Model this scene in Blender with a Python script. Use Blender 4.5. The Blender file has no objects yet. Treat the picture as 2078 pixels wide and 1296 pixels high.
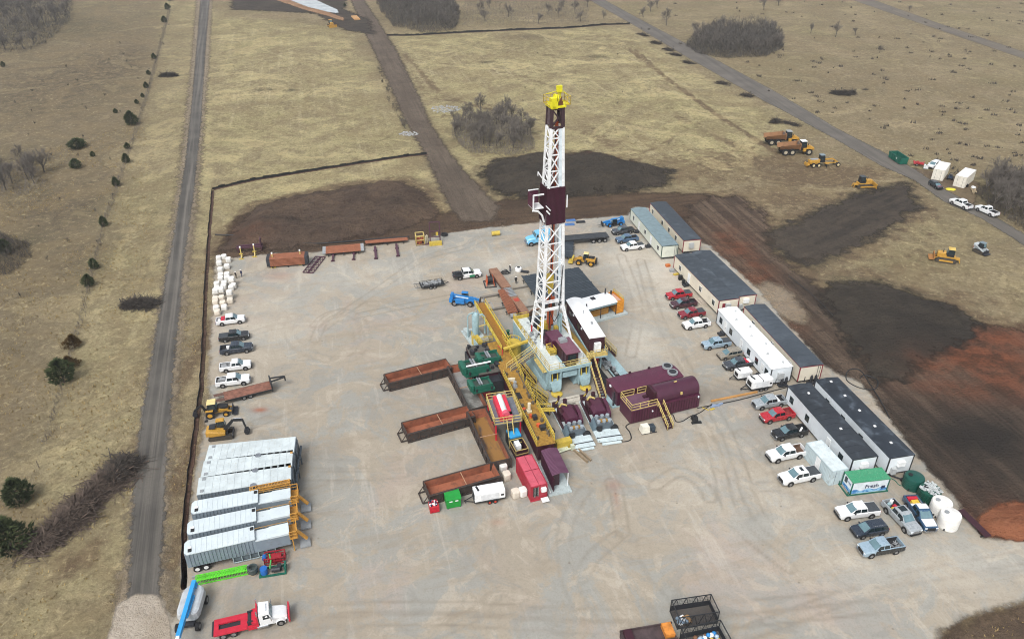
import bpy, math, random
import numpy as np
from mathutils import Vector, Matrix, noise as mnoise
random.seed(7); rng=np.random.default_rng(7)
S=bpy.context.scene; C=S.collection
R=math.radians
# ---------- survey of the site: camera model used to read ground positions off the photograph ----------
F=1555.; PIT=R(31.4); CH=75.; CX,CY=1039.,648.
def G(px,py,z=0.):
    u=(px-CX)/F; v=(py-CY)/F
    dy=math.cos(PIT)-v*math.sin(PIT); dz=-math.sin(PIT)-v*math.cos(PIT)
    t=(z-CH)/dz
    return Vector((u*t,dy*t,z))
def GP(l,z=0.): return [tuple(G(a,b,z)[:2]) for a,b in l]
def HD(a,b,z=.0):
    p=G(*a,z);q=G(*b,z); return math.atan2(q.y-p.y,q.x-p.x)
# ---------- materials ----------
def lin(h):
    h=h.lstrip('#'); o=[]
    for i in (0,2,4):
        c=int(h[i:i+2],16)/255.; o.append(c/12.92 if c<=.04045 else ((c+.055)/1.055)**2.4)
    return (*o,1.)
MATS={}
def NT(name):
    m=bpy.data.materials.new(name); m.use_nodes=True; nt=m.node_tree; nt.nodes.clear()
    return m,nt
def nd(nt,t,**k):
    n=nt.nodes.new(t)
    for a,b in k.items():
        if a.startswith('i_'): n.inputs[a[2:].replace('_',' ')].default_value=b
        elif a.startswith('n'): n.inputs[int(a[1:])].default_value=b
        else: setattr(n,a,b)
    return n
def mixc(nt,fac,a,b,bt='MIX'):
    n=nt.nodes.new('ShaderNodeMix'); n.data_type='RGBA'; n.blend_type=bt; n.clamp_factor=True
    for s,v in ((n.inputs[0],fac),(n.inputs[6],a),(n.inputs[7],b)):
        if hasattr(v,'is_output') or isinstance(v,bpy.types.NodeSocket): nt.links.new(v,s)
        elif v is not None: s.default_value=v
    return n.outputs[2]
def ramp(nt,src,lo,hi,a=0.,b=1.):
    n=nd(nt,'ShaderNodeMapRange',interpolation_type='SMOOTHSTEP'); n.clamp=True
    nt.links.new(src,n.inputs[0]); n.inputs[1].default_value=lo; n.inputs[2].default_value=hi; n.inputs[3].default_value=a; n.inputs[4].default_value=b
    return n.outputs[0]
def math_(nt,op,a,b=None,c=None):
    n=nd(nt,'ShaderNodeMath',operation=op)
    for i,v in enumerate((a,b,c)):
        if v is None: continue
        if isinstance(v,bpy.types.NodeSocket): nt.links.new(v,n.inputs[i])
        else: n.inputs[i].default_value=v
    return n.outputs[0]
def noi(nt,vec,scale,det=3,rough=.55,dist=0.):
    n=nd(nt,'ShaderNodeTexNoise'); n.inputs['Scale'].default_value=scale; n.inputs['Detail'].default_value=det
    n.inputs['Roughness'].default_value=rough; n.inputs['Distortion'].default_value=dist
    if vec is not None: nt.links.new(vec,n.inputs['Vector'])
    return n.outputs['Fac']
def mapv(nt,vec,rot=0.,sc=(1,1,1)):
    if rot:
        r=nd(nt,'ShaderNodeMapping'); nt.links.new(vec,r.inputs[0]); r.inputs[2].default_value=(0,0,rot); vec=r.outputs[0]
    n=nd(nt,'ShaderNodeMapping'); nt.links.new(vec,n.inputs[0]); n.inputs[3].default_value=sc
    return n.outputs[0]
def M(name,col,rough=.6,metal=0.,var=.12,dirt=.0,dcol='#6b5d4c',sc=1.2,spec=.5,coat=0.):
    if name in MATS: return MATS[name]
    m,nt=NT(name)
    tc=nd(nt,'ShaderNodeTexCoord'); oi=nd(nt,'ShaderNodeObjectInfo')
    ad=nd(nt,'ShaderNodeVectorMath',operation='ADD'); nt.links.new(tc.outputs['Object'],ad.inputs[0])
    ml=math_(nt,'MULTIPLY',oi.outputs['Random'],37.); nt.links.new(ml,ad.inputs[1])
    c=lin(col) if isinstance(col,str) else (*col,1.)
    n1=noi(nt,ad.outputs[0],sc,4,.6); n2=noi(nt,ad.outputs[0],sc*5,3,.6)
    lo=tuple(x*(1-var) for x in c[:3])+(1,); hi=tuple(min(1,x*(1+var)) for x in c[:3])+(1,)
    o=mixc(nt,ramp(nt,n1,.3,.7),lo,hi)
    if dirt>0:
        o=mixc(nt,ramp(nt,n2,.62-.25*dirt,.8-.1*dirt,0.,min(1,.45+dirt*.5)),o,lin(dcol))
        ge=nd(nt,'ShaderNodeNewGeometry'); 
    b=nd(nt,'ShaderNodeBsdfPrincipled'); nt.links.new(o,b.inputs['Base Color'])
    nt.links.new(ramp(nt,n2,.3,.7,max(0,rough-.1),min(1,rough+.12)),b.inputs['Roughness'])
    b.inputs['Metallic'].default_value=metal; b.inputs['Specular IOR Level'].default_value=spec; b.inputs['Coat Weight'].default_value=coat
    b.inputs['Coat Roughness'].default_value=.08
    u=nd(nt,'ShaderNodeOutputMaterial'); nt.links.new(b.outputs[0],u.inputs[0])
    MATS[name]=m; return m
# ---------- mesh builder ----------
class MB:
    def __init__(s): s.v=[];s.f=[]
    def add(s,vs,fs):
        o=len(s.v); s.v+= [tuple(v) for v in vs]; s.f+=[tuple(i+o for i in f) for f in fs]; return s
    def box(s,cx,cy,z0,sx,sy,sz,rz=0.,tx=1.,ty=1.,sh=0.):
        "box on z0; top scaled by tx,ty"
        a=sx/2;b=sy/2;c=math.cos(rz);d=math.sin(rz);vs=[]
        for z,kx,ky,o in ((z0,1,1,0),(z0+sz,tx,ty,sh)):
            for x,y in ((-a,-b),(a,-b),(a,b),(-a,b)):
                x=x*kx+o;y=y*ky; vs.append((cx+x*c-y*d,cy+x*d+y*c,z))
        return s.add(vs,[(3,2,1,0),(4,5,6,7),(0,1,5,4),(1,2,6,5),(2,3,7,6),(3,0,4,7)])
    def bb(s,x0,x1,y0,y1,z0,z1): return s.box((x0+x1)/2,(y0+y1)/2,z0,x1-x0,y1-y0,z1-z0)
    def bar(s,p,q,w=.08,h=None):
        p=Vector(p);q=Vector(q);d=q-p
        if d.length<1e-6: return s
        d.normalize(); up=Vector((0,0,1)) if abs(d.z)<.95 else Vector((0,1,0))
        x=d.cross(up).normalized(); y=x.cross(d).normalized(); h=h or w
        x=x*w/2;y=y*h/2
        vs=[p-x-y,p+x-y,p+x+y,p-x+y,q-x-y,q+x-y,q+x+y,q-x+y]
        return s.add(vs,[(3,2,1,0),(4,5,6,7),(0,1,5,4),(1,2,6,5),(2,3,7,6),(3,0,4,7)])
    def cyl(s,p,q,r,r2=None,n=12,caps=True):
        p=Vector(p);q=Vector(q);r2=r if r2 is None else r2
        d=(q-p).normalized(); up=Vector((0,0,1)) if abs(d.z)<.95 else Vector((0,1,0))
        x=d.cross(up).normalized(); y=x.cross(d).normalized(); vs=[];fs=[]
        for c,rr in ((p,r),(q,r2)):
            for i in range(n):
                a=2*math.pi*i/n; vs.append(c+x*(rr*math.cos(a))+y*(rr*math.sin(a)))
        for i in range(n): j=(i+1)%n; fs.append((j,i,n+i,n+j))
        if caps: fs+= [tuple(range(n)),tuple(range(2*n-1,n-1,-1))]
        return s.add(vs,fs)
    def lathe(s,prof,n=20,o=(0,0,0)):
        vs=[];fs=[];k=len(prof)
        for r,z in prof:
            for i in range(n):
                a=2*math.pi*i/n; vs.append((o[0]+r*math.cos(a),o[1]+r*math.sin(a),o[2]+z))
        for j in range(k-1):
            for i in range(n): i2=(i+1)%n; fs.append((j*n+i,j*n+i2,(j+1)*n+i2,(j+1)*n+i))
        fs.append(tuple(range(n-1,-1,-1))); fs.append(tuple((k-1)*n+i for i in range(n)))
        return s.add(vs,fs)
    def loft(s,secs,caps=True):
        n=len(secs[0]);vs=[v for q in secs for v in q];fs=[]
        for j in range(len(secs)-1):
            for i in range(n): i2=(i+1)%n; fs.append((j*n+i,j*n+i2,(j+1)*n+i2,(j+1)*n+i))
        if caps: fs+=[tuple(range(n-1,-1,-1)),tuple((len(secs)-1)*n+i for i in range(n))]
        return s.add(vs,fs)
    def prism(s,pts,y0,y1):
        "profile in xz extruded along y"
        return s.loft([[(x,y0,z) for x,z in pts],[(x,y1,z) for x,z in pts]])
    def slab(s,pts,z0,z1):
        return s.loft([[(x,y,z0) for x,y in pts],[(x,y,z1) for x,y in pts]])
    def quad(s,*p): return s.add(p,[tuple(range(len(p)))])
    def tube(s,pts,r,n=6):
        for a,b in zip(pts,pts[1:]): s.cyl(a,b,r,n=n)
        return s
    def rail(s,pts,h=1.1,w=.05,step=1.6,mid=True,close=False):
        pts=[Vector(p) for p in pts]
        if close: pts.append(pts[0])
        U=Vector((0,0,1))
        for a,b in zip(pts,pts[1:]):
            s.bar(a+U*h,b+U*h,w); 
            if mid: s.bar(a+U*h*.55,b+U*h*.55,w*.8)
            s.bar(a+U*.07,b+U*.07,w*.4,.14)
            k=max(1,int((b-a).length/step))
            for i in range(k+1):
                p=a.lerp(b,i/k); s.bar(p,p+U*h,w)
        return s
    def grate(s,a,b,w,t=.06,n=None):
        "walkway strip from a to b width w"
        return s.bar(a,b,w,t)
    def xf(s,fn): s.v=[tuple(fn(Vector(v))) for v in s.v]; return s
def setp(o,label=None,cat=None,group=None,kind=None):
    if label:o['label']=label
    if cat:o['category']=cat
    if group:o['group']=group
    if kind:o['kind']=kind
    return o
ANG=R(28)
def mesh_of(mb,name,mat,smooth=True):
    me=bpy.data.meshes.new(name); me.from_pydata(mb.v,[],mb.f)
    me.materials.append(mat)
    if smooth:
        me.polygons.foreach_set('use_smooth',[True]*len(me.polygons)); me.set_sharp_from_angle(angle=ANG)
    return me
def P(par,name,mb,mat,label=None):
    o=bpy.data.objects.new(name,mesh_of(mb,name,mat)); C.objects.link(o); o.parent=par
    if label:o['label']=label
    return o
def T(name,label,cat,loc=(0,0,0),rz=0.,group=None):
    o=bpy.data.objects.new(name,None); C.objects.link(o); o.location=Vector(loc) if len(loc)==3 else Vector((*loc,0)); o.rotation_euler=(0,0,rz); o.empty_display_size=.2
    return setp(o,label,cat,group)
def ONE(name,label,cat,mb,mat,loc=(0,0,0),rz=0.,group=None,kind=None):
    o=bpy.data.objects.new(name,mesh_of(mb,name,mat)); C.objects.link(o); o.location=loc; o.rotation_euler=(0,0,rz)
    return setp(o,label,cat,group,kind)
CH_={}
def kids(o): return [c for c in bpy.data.objects if c.parent==o]
def dup(o,loc,rz,label,mats=None,group=None):
    n=o.copy(); C.objects.link(n); n.location=loc if len(loc)==3 else (*loc,0); n.rotation_euler=(0,0,rz); n['label']=label
    if group:n['group']=group
    def rec(a,b):
        for c in CH_.setdefault(a.name,kids(a)):
            d=c.copy(); C.objects.link(d); d.parent=b
            if mats:
                for k,m in mats.items():
                    if c.name.split('.')[0]==k: d.material_slots[0].link='OBJECT'; d.material_slots[0].material=m
            rec(c,d)
    rec(o,n); return n
def wheel(par,x,y,r,w,rimm=None,name='wheel',tyre=None,z=None):
    z=r if z is None else z
    t=P(par,name,MB().cyl((x,y-w/2,z),(x,y+w/2,z),r,n=16).cyl((x,y-w/2-.01,z),(x,y+w/2+.01,z),r*.9,n=16),tyre or TYRE)
    P(t,'rim',MB().cyl((x,y-w/2-.025,z),(x,y+w/2+.025,z),r*.56,n=12),rimm or RIM)
    return t
TYRE=M('tyre_rubber','#1b1b1c',.85); RIM=M('wheel_rim','#9a9b9d',.4,.7); GLASS=M('vehicle_glass','#1d2a2e',.07,0,.1,spec=.8)
WSH=M('windshield_glass','#5c7880',.05,0,.15,spec=1.); BLK=M('black_plastic','#1c1d1f',.6); STEEL=M('dark_steel','#33353a',.5,.3)
CHROME=M('chrome','#b9bcc0',.2,.9); LAMP=M('headlight_glass','#dfe6ea',.12); TAIL=M('tail_lamp','#8c1414',.25)
YEL=M('safety_yellow','#bda541',.55,dirt=.5,dcol='#7d6430',sc=2.); YELP=M('pale_yellow_rail','#c4b06c',.5,dirt=.3); YELC=M('machine_yellow','#b88c34',.55,dirt=.6,dcol='#54452c',sc=2.)
MAR=M('maroon_paint','#4a1f34',.4,dirt=.2,dcol='#6a4a50'); MARD=M('maroon_dark','#35121f',.5,dirt=.1); SUBB=M('pale_blue_paint','#93aeb4',.5,dirt=.45,dcol='#6f7b7a')
WHT=M('white_paint','#e6e8e8',.45,dirt=.05,dcol='#a8a59c'); WHTM=M('mast_white','#e2e5e6',.5,dirt=.15,dcol='#9a958c')
GRY=M('grey_paint','#8d9295',.55,dirt=.2); RUST=M('rust_steel','#8a4a2c',.8,dirt=.45,dcol='#4c2a1c',sc=.6); RUSTP=M('rust_pipe','#86533a',.75,dirt=.4,dcol='#5c3a2a')
BLKS=M('black_bin_steel','#24272a',.6,dirt=.2,dcol='#4a4540'); ORN=M('amber_grating','#b8862a',.6,dirt=.45,dcol='#6a4a1c',sc=2.5)
BLU=M('machine_blue','#2a78b8',.4,dirt=.12,dcol='#8fb8d0'); GRN=M('deep_green_paint','#0f5a4a',.45,dirt=.15,dcol='#3c5048'); REDP=M('red_paint','#b81f35',.45,dirt=.08,dcol='#70222b')
EXPO=0.47
HAZE=.00022
DENO=True
# ---------- camera, world, light ----------
cam=bpy.data.cameras.new('camera'); co=bpy.data.objects.new('camera',cam); C.objects.link(co); S.camera=co
co.location=(0,0,CH); co.rotation_euler=(math.pi/2-PIT,0,0); cam.sensor_width=36; cam.lens=36*F/2078.; cam.clip_end=6000; cam.clip_start=.5
W=bpy.data.worlds.new('World'); S.world=W; W.use_nodes=True; wn=W.node_tree; bg=wn.nodes['Background']
SUN_EL=R(52); SUN_AZ=R(205)   # azimuth clockwise from +Y
sk=wn.nodes.new('ShaderNodeTexSky'); sk.sky_type='NISHITA'; sk.sun_disc=False; sk.sun_elevation=SUN_EL; sk.sun_rotation=SUN_AZ; sk.dust_density=4.; sk.air_density=1.; sk.ozone_density=1.
hs=wn.nodes.new('ShaderNodeHueSaturation'); hs.inputs['Saturation'].default_value=.3; wn.links.new(sk.outputs[0],hs.inputs['Color']); wn.links.new(hs.outputs[0],bg.inputs['Color']); bg.inputs['Strength'].default_value=.15
sl=bpy.data.lights.new('sun','SUN'); sl.energy=1.35; sl.angle=R(20); sl.color=(1.,.965,.92); so=bpy.data.objects.new('sun',sl); C.objects.link(so)
d=Vector((math.sin(SUN_AZ)*math.cos(SUN_EL),math.cos(SUN_AZ)*math.cos(SUN_EL),math.sin(SUN_EL))); so.rotation_euler=d.to_track_quat('Z','Y').to_euler()
S.view_settings.view_transform='Standard'; S.view_settings.look='None'; S.view_settings.exposure=EXPO; S.view_settings.gamma=1
S.cycles.filter_width=1.05;S.cycles.use_denoising=DENO;S.cycles.max_bounces=6; S.cycles.diffuse_bounces=3; S.cycles.transparent_max_bounces=16
def RY(a,b): return math.pi/2-HD(a,b)   # turns the direction a->b onto the local y axis
# ---------- numpy fields ----------
def vnoise(x,y,seed=0):
    r=np.random.default_rng(seed); g=r.random((256,256))
    xi=np.floor(x).astype(int);yi=np.floor(y).astype(int);fx=x-xi;fy=y-yi
    fx=fx*fx*(3-2*fx);fy=fy*fy*(3-2*fy);a=lambda i,j:g[(xi+i)%256,(yi+j)%256]
    return (a(0,0)*(1-fx)+a(1,0)*fx)*(1-fy)+(a(0,1)*(1-fx)+a(1,1)*fx)*fy
def fbm(x,y,s,seed=0,o=4):
    t=0;w=.5;tot=0
    for k in range(o): t=t+w*vnoise(x/s*2**k+7.3*k,y/s*2**k+3.1*k,seed+k);tot+=w;w*=.55
    return t/tot-.5
def sdpoly(x,y,poly):
    "positive inside"
    d=np.full(x.shape,1e9);ins=np.zeros(x.shape,bool);n=len(poly)
    for i in range(n):
        ax,ay=poly[i];bx,by=poly[(i+1)%n];ex=bx-ax;ey=by-ay
        t=np.clip(((x-ax)*ex+(y-ay)*ey)/(ex*ex+ey*ey+1e-12),0,1)
        d=np.minimum(d,(x-ax-t*ex)**2+(y-ay-t*ey)**2)
        c=((ay>y)!=(by>y))&(x<(bx-ax)*(y-ay)/(by-ay+1e-12)+ax); ins^=c
    return np.where(ins,1,-1)*np.sqrt(d)
def dline(x,y,pl):
    d=np.full(x.shape,1e9)
    for (ax,ay),(bx,by) in zip(pl,pl[1:]):
        ex=bx-ax;ey=by-ay;t=np.clip(((x-ax)*ex+(y-ay)*ey)/(ex*ex+ey*ey+1e-12),0,1)
        d=np.minimum(d,(x-ax-t*ex)**2+(y-ay-t*ey)**2)
    return np.sqrt(d)
def ss(a,lo,hi):
    t=np.clip((a-lo)/(hi-lo),0,1);return t*t*(3-2*t)
def grid_mesh(name,xs,ys,z,attrs,mat,keep=None):
    X,Y=np.meshgrid(xs,ys);nx=len(xs);ny=len(ys);Z=z if isinstance(z,np.ndarray) else np.full(X.shape,z)
    idx=np.arange(nx*ny).reshape(ny,nx);q=np.stack([idx[:-1,:-1],idx[:-1,1:],idx[1:,1:],idx[1:,:-1]],-1).reshape(-1,4)
    if keep is not None:
        k=keep.ravel()[q].any(1);q=q[k]
    used=np.unique(q);rm=np.full(nx*ny,-1);rm[used]=np.arange(len(used));q=rm[q]
    co=np.stack([X.ravel(),Y.ravel(),Z.ravel()],-1)[used]
    me=bpy.data.meshes.new(name);me.vertices.add(len(co));me.vertices.foreach_set('co',co.ravel().astype(np.float32))
    me.loops.add(len(q)*4);me.polygons.add(len(q));me.loops.foreach_set('vertex_index',q.ravel().astype(np.int32))
    me.polygons.foreach_set('loop_start',np.arange(0,len(q)*4,4,dtype=np.int32));me.polygons.foreach_set('loop_total',np.full(len(q),4,np.int32))
    me.update();me.validate();me.polygons.foreach_set('use_smooth',[True]*len(q))
    for a,v in attrs.items():
        at=me.attributes.new(a,'FLOAT','POINT');at.data.foreach_set('value',v.ravel()[used].astype(np.float32))
    me.materials.append(mat);o=bpy.data.objects.new(name,me);C.objects.link(o);o['kind']='structure';return o
def attr(nt,n): return nd(nt,'ShaderNodeAttribute',attribute_name=n).outputs['Fac']
def surf(nt,col,rough,edge=None,bump=None,bs=.3,bd=.1,spec=.3):
    b=nd(nt,'ShaderNodeBsdfPrincipled');nt.links.new(col,b.inputs['Base Color']);b.inputs['Specular IOR Level'].default_value=spec
    if isinstance(rough,float): b.inputs['Roughness'].default_value=rough
    else: nt.links.new(rough,b.inputs['Roughness'])
    if bump is not None:
        k=nd(nt,'ShaderNodeBump');k.inputs['Strength'].default_value=bs;k.inputs['Distance'].default_value=bd;nt.links.new(bump,k.inputs['Height']);nt.links.new(k.outputs[0],b.inputs['Normal'])
    u=nd(nt,'ShaderNodeOutputMaterial')
    if edge is None: nt.links.new(b.outputs[0],u.inputs[0])
    else:
        t=nd(nt,'ShaderNodeBsdfTransparent');m=nd(nt,'ShaderNodeMixShader');nt.links.new(edge,m.inputs[0]);nt.links.new(t.outputs[0],m.inputs[1]);nt.links.new(b.outputs[0],m.inputs[2]);nt.links.new(m.outputs[0],u.inputs[0])
def edgef(nt,obj,soft=.6,amp=2.,sc=.35):
    n=noi(nt,obj,sc,5,.65); a=math_(nt,'MULTIPLY_ADD',n,amp*2,-amp); s=math_(nt,'ADD',attr(nt,'sd'),a)
    return ramp(nt,s,-soft,soft)
def stripes(nt,obj,rot,scx,scy,det=3): return noi(nt,mapv(nt,obj,rot,(scx,scy,1)),1.,det+2,.65,.35)
# ---------- ground (dry grass) ----------
MND=[GP([(447,508),(470,470),(520,418),(600,398),(740,374),(815,368),(862,392),(892,430),(880,445),(800,470),(640,500),(520,510)]),
GP([(975,350),(1010,325),(1090,314),(1200,310),(1290,330),(1368,345),(1350,375),(1270,390),(1150,400),(1060,403),(1010,390)]),
GP([(1660,600),(1700,570),(1790,575),(1900,610),(1990,655),(1985,690),(1900,720),(1840,770),(1780,780),(1720,700)]),
GP([(1730,395),(1840,372),(1868,420),(1800,470),(1700,520),(1640,540),(1575,510),(1555,475)]),
GP([(1395,420),(1450,400),(1500,400),(1560,440),(1575,510),(1650,575),(1800,610),(1960,650),(2078,665),(2500,700),(2500,1110),(2078,1112),(1980,1100),(1850,945),(1740,800),(1640,755),(1540,620),(1440,520),(1400,500)])]
xs=np.concatenate([-np.geomspace(1800,334,14),np.arange(-330,331,1.4),np.geomspace(334,1800,14)]);ys=np.concatenate([[-300,-150,-60,-10],np.arange(20,520,1.4),np.geomspace(524,2600,16)])
X,Y=np.meshgrid(xs,ys)
def blob(lst):
    "soft union of (px,py,rx_m,ry_m,amt) spots"
    a=np.zeros(X.shape)
    for px,py,rx,ry,am in lst:
        c=G(px,py);a=np.maximum(a,am*np.exp(-(((X-c.x)/rx)**2+((Y-c.y)/ry)**2)))
    return a
nz=fbm(X,Y,40,3);n2=fbm(X,Y,14,9)
field=GP([(428,30),(700,60),(790,200),(870,330),(900,430),(430,520)]);fr=GP([(800,70),(1270,55),(1600,260),(1500,360),(1000,400),(900,320)])
left=GP([(-900,-60),(352,-60),(300,240),(230,420),(120,800),(30,1296),(-1500,1296)])
verge=GP([(352,-60),(412,-60),(372,400),(300,760),(265,1100),(160,1296),(20,1296),(120,800),(230,420),(300,240)])
yel=ss(sdpoly(X,Y,field)+8*nz,-6,6)*.75+ss(sdpoly(X,Y,fr)+8*nz,-8,8)*.85+ss(sdpoly(X,Y,verge),-5,3)*.4
edge_l=GP([(408,-60),(430,-60),(430,380),(425,520),(405,520)]);yel=np.maximum(yel,ss(sdpoly(X,Y,edge_l),-2,1)*.8)
brn=ss(sdpoly(X,Y,left)+10*nz,-6,10)*.55+blob([(150,160,30,60,.5),(230,130,18,50,.5),(120,420,14,24,.5),(200,500,9,15,.5),(330,440,8,12,.3),(560,180,7,4,.5),(1070,75,14,10,.8),(1040,95,14,8,.5),(1710,160,40,20,.25),(1230,90,16,8,.4)])
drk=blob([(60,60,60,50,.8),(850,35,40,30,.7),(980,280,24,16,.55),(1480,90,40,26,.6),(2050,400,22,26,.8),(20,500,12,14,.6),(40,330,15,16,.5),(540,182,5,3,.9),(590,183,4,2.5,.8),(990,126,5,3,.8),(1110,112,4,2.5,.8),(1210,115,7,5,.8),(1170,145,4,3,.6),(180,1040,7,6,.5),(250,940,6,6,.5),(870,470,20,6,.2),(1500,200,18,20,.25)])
soil=blob([(1380,350,40,14,.55),(1480,330,30,16,.5),(1600,400,26,12,.6),(1560,330,22,10,.6),(1700,350,20,8,.8),(1430,430,12,14,.5),(900,350,4,10,.5),(860,260,4,20,.4),(1640,560,10,10,.5),(1750,560,16,8,.5),(1900,600,20,6,.5),(1860,540,8,6,.35),(412,700,2.2,40,.7),(400,900,2.2,30,.7),(385,1050,2.,20,.7),(1960,1275,14,6,.8),(280,1000,1,1,.1),(960,385,14,9,.7),(1180,470-70,30,6,.5),(1560,340,14,10,.5),(1650,360,20,9,.75),(1450,320,30,8,.35),(1330,330,26,10,.45),(1480,400,14,8,.6),(1230,240,16,7,.3),(170,1130,4,6,.5),(520,400,10,6,.3),(1900,500,10,6,.3)])
for pl,w,am in (([(1270,95),(1340,150),(1450,230),(1560,300),(1640,350)],1.3,1.),([(1283,95),(1353,158),(1463,238),(1570,307),(1650,362)],1.,.9),([(1500,300),(1440,330),(1420,370),(1450,410)],1.2,.8),([(1350,320),(1450,340),(1560,330),(1680,350)],1.4,.8),([(1300,350),(1420,365),(1560,370),(1700,375)],1.4,.8),([(960,300),(1100,300),(1290,330)],1.3,.6),([(1240,330),(1330,300),(1420,250)],1.,.6),([(1850,440),(1890,470),(1880,500),(1840,520),(1790,520)],1.,.8),([(1650,540),(1720,530),(1800,520),(1860,540),(1960,560)],1.1,.7),([(890,190),(960,215),(1100,245),(1260,290)],1.,.8),([(880,240),(900,235),(940,240)],2.,.6),([(820,110),(870,165),(890,190)],2.,.8),([(770,90),(720,85),(700,75)],1.2,.5),([(880,200),(1000,215),(1100,235),(1250,300),(1400,330)],1.8,.55),([(900,130),(1040,150),(1200,200),(1400,260),(1520,300)],1.8,.45),([(870,120),(1050,105),(1250,110)],1.5,.4),([(1170,245),(1290,330),(1420,350),(1560,360)],3,.6),([(1200,260),(1350,290),(1500,330)],2,.5),([(800,110),(870,195),(930,200)],3,.5),([(1380,240),(1500,300),(1600,345)],2.5,.6),([(1900,470),(1890,500),(1850,540),(1780,560)],1.2,.6)):
    soil=np.maximum(soil,am*np.exp(-(dline(X,Y,GP(pl))/w)**2)*(.7+1.2*n2))
for pl_,am_,w_ in ((MND[0],.8,4.),(MND[1],.5,4.),(MND[2],.6,5.),(MND[3],.6,5.),(MND[4],.7,4.)):
    d_=-sdpoly(X,Y,pl_)+4*n2
    soil=np.maximum(soil,am_*ss(-d_,-w_*1.6,0))
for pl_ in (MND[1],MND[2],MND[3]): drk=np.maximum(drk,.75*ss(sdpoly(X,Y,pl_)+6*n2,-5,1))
grn=np.clip(fbm(X,Y,30,21)*2.2,0,1)*.5
m,nt=NT('dry_grass');tc=nd(nt,'ShaderNodeTexCoord');ob=tc.outputs['Object']
a1=noi(nt,ob,.04,6,.65);a2=noi(nt,ob,.3,6,.7,.4);a3=noi(nt,ob,1.6,5,.75);a4=noi(nt,ob,6.,3,.7);a5=noi(nt,ob,.11,6,.7,.8)
c=mixc(nt,ramp(nt,a1,.35,.65),lin('#716853'),lin('#8d8068'))
c=mixc(nt,attr(nt,'yel'),c,mixc(nt,ramp(nt,a2,.3,.7),lin('#8f8862'),lin('#b5ac80')))
c=mixc(nt,math_(nt,'MULTIPLY',ramp(nt,a5,.42,.62),.75),c,lin('#746954'))
c=mixc(nt,math_(nt,'MULTIPLY',attr(nt,'grn'),.8),c,lin('#76744c'))
st=stripes(nt,ob,RY((560,380),(575,60)),.55,.012);st2=stripes(nt,ob,RY((600,300),(610,60)),.16,.012);st3=stripes(nt,ob,RY((900,130),(1500,300)),.5,.02);st4=stripes(nt,ob,RY((1500,100),(2000,140)),.5,.05)
c=mixc(nt,math_(nt,'MULTIPLY',math_(nt,'MULTIPLY',ramp(nt,st,.5,.7),ramp(nt,a1,.4,.6)),math_(nt,'MULTIPLY',attr(nt,'yel'),.6)),c,lin('#bfb692'))
c=mixc(nt,math_(nt,'MULTIPLY',ramp(nt,st3,.5,.75),math_(nt,'MULTIPLY',attr(nt,'yel'),.35)),c,lin('#b9b08e'))
c=mixc(nt,ramp(nt,st2,.5,.75,0.,.35),c,lin('#6d6346'))
c=mixc(nt,math_(nt,'MULTIPLY',ramp(nt,st4,.52,.72),math_(nt,'MULTIPLY_ADD',attr(nt,'yel'),-.4,.5)),c,lin('#8d8064'))
c=mixc(nt,attr(nt,'brn'),c,mixc(nt,ramp(nt,a2,.3,.7),lin('#443c34'),lin('#665c4c')))
c=mixc(nt,ramp(nt,a2,.5,.72,0.,.6),c,lin('#5c5039'))
c=mixc(nt,ramp(nt,math_(nt,'ADD',attr(nt,'soil'),math_(nt,'MULTIPLY_ADD',a2,1.4,-.7)),.22,.6,0.,.9),c,mixc(nt,a3,lin('#443830'),lin('#655241')))
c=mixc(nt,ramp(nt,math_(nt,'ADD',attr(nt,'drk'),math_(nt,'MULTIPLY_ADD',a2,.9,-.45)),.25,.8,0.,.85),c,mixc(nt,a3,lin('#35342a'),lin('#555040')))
c=mixc(nt,ramp(nt,a3,.42,.68,0.,.5),c,lin('#4e442f'))
c=mixc(nt,ramp(nt,a3,.36,.2,0.,.5),c,lin('#b3a47c'))
c=mixc(nt,ramp(nt,a4,.5,.72,0.,.35),c,lin('#b9ac88'))
a6=noi(nt,ob,.75,6,.8,.6);a7=noi(nt,mapv(nt,ob,R(25),(1,.45,1)),.4,6,.8,.8)
a8=noi(nt,ob,.045,7,.68,1.6);c=mixc(nt,ramp(nt,a8,.45,.6,0.,.5),c,lin('#7a6c52'));c=mixc(nt,math_(nt,'MULTIPLY',ramp(nt,a8,.47,.38),math_(nt,'MULTIPLY_ADD',attr(nt,'yel'),.2,.15)),c,lin('#bcac80'));c=mixc(nt,ramp(nt,a6,.52,.64,0.,.5),c,lin('#564c38'));c=mixc(nt,ramp(nt,a6,.46,.36,0.,.4),c,lin('#b6a983'));c=mixc(nt,ramp(nt,a7,.54,.66,0.,.5),c,lin('#5d5340'))
surf(nt,c,.95,None,math_(nt,'ADD',a3,a2),.6,.35,.1)
grid_mesh('ground',xs,ys,0.,dict(yel=np.clip(yel,0,1),brn=np.clip(brn,0,1),drk=drk,soil=soil,grn=grn),m)
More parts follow.
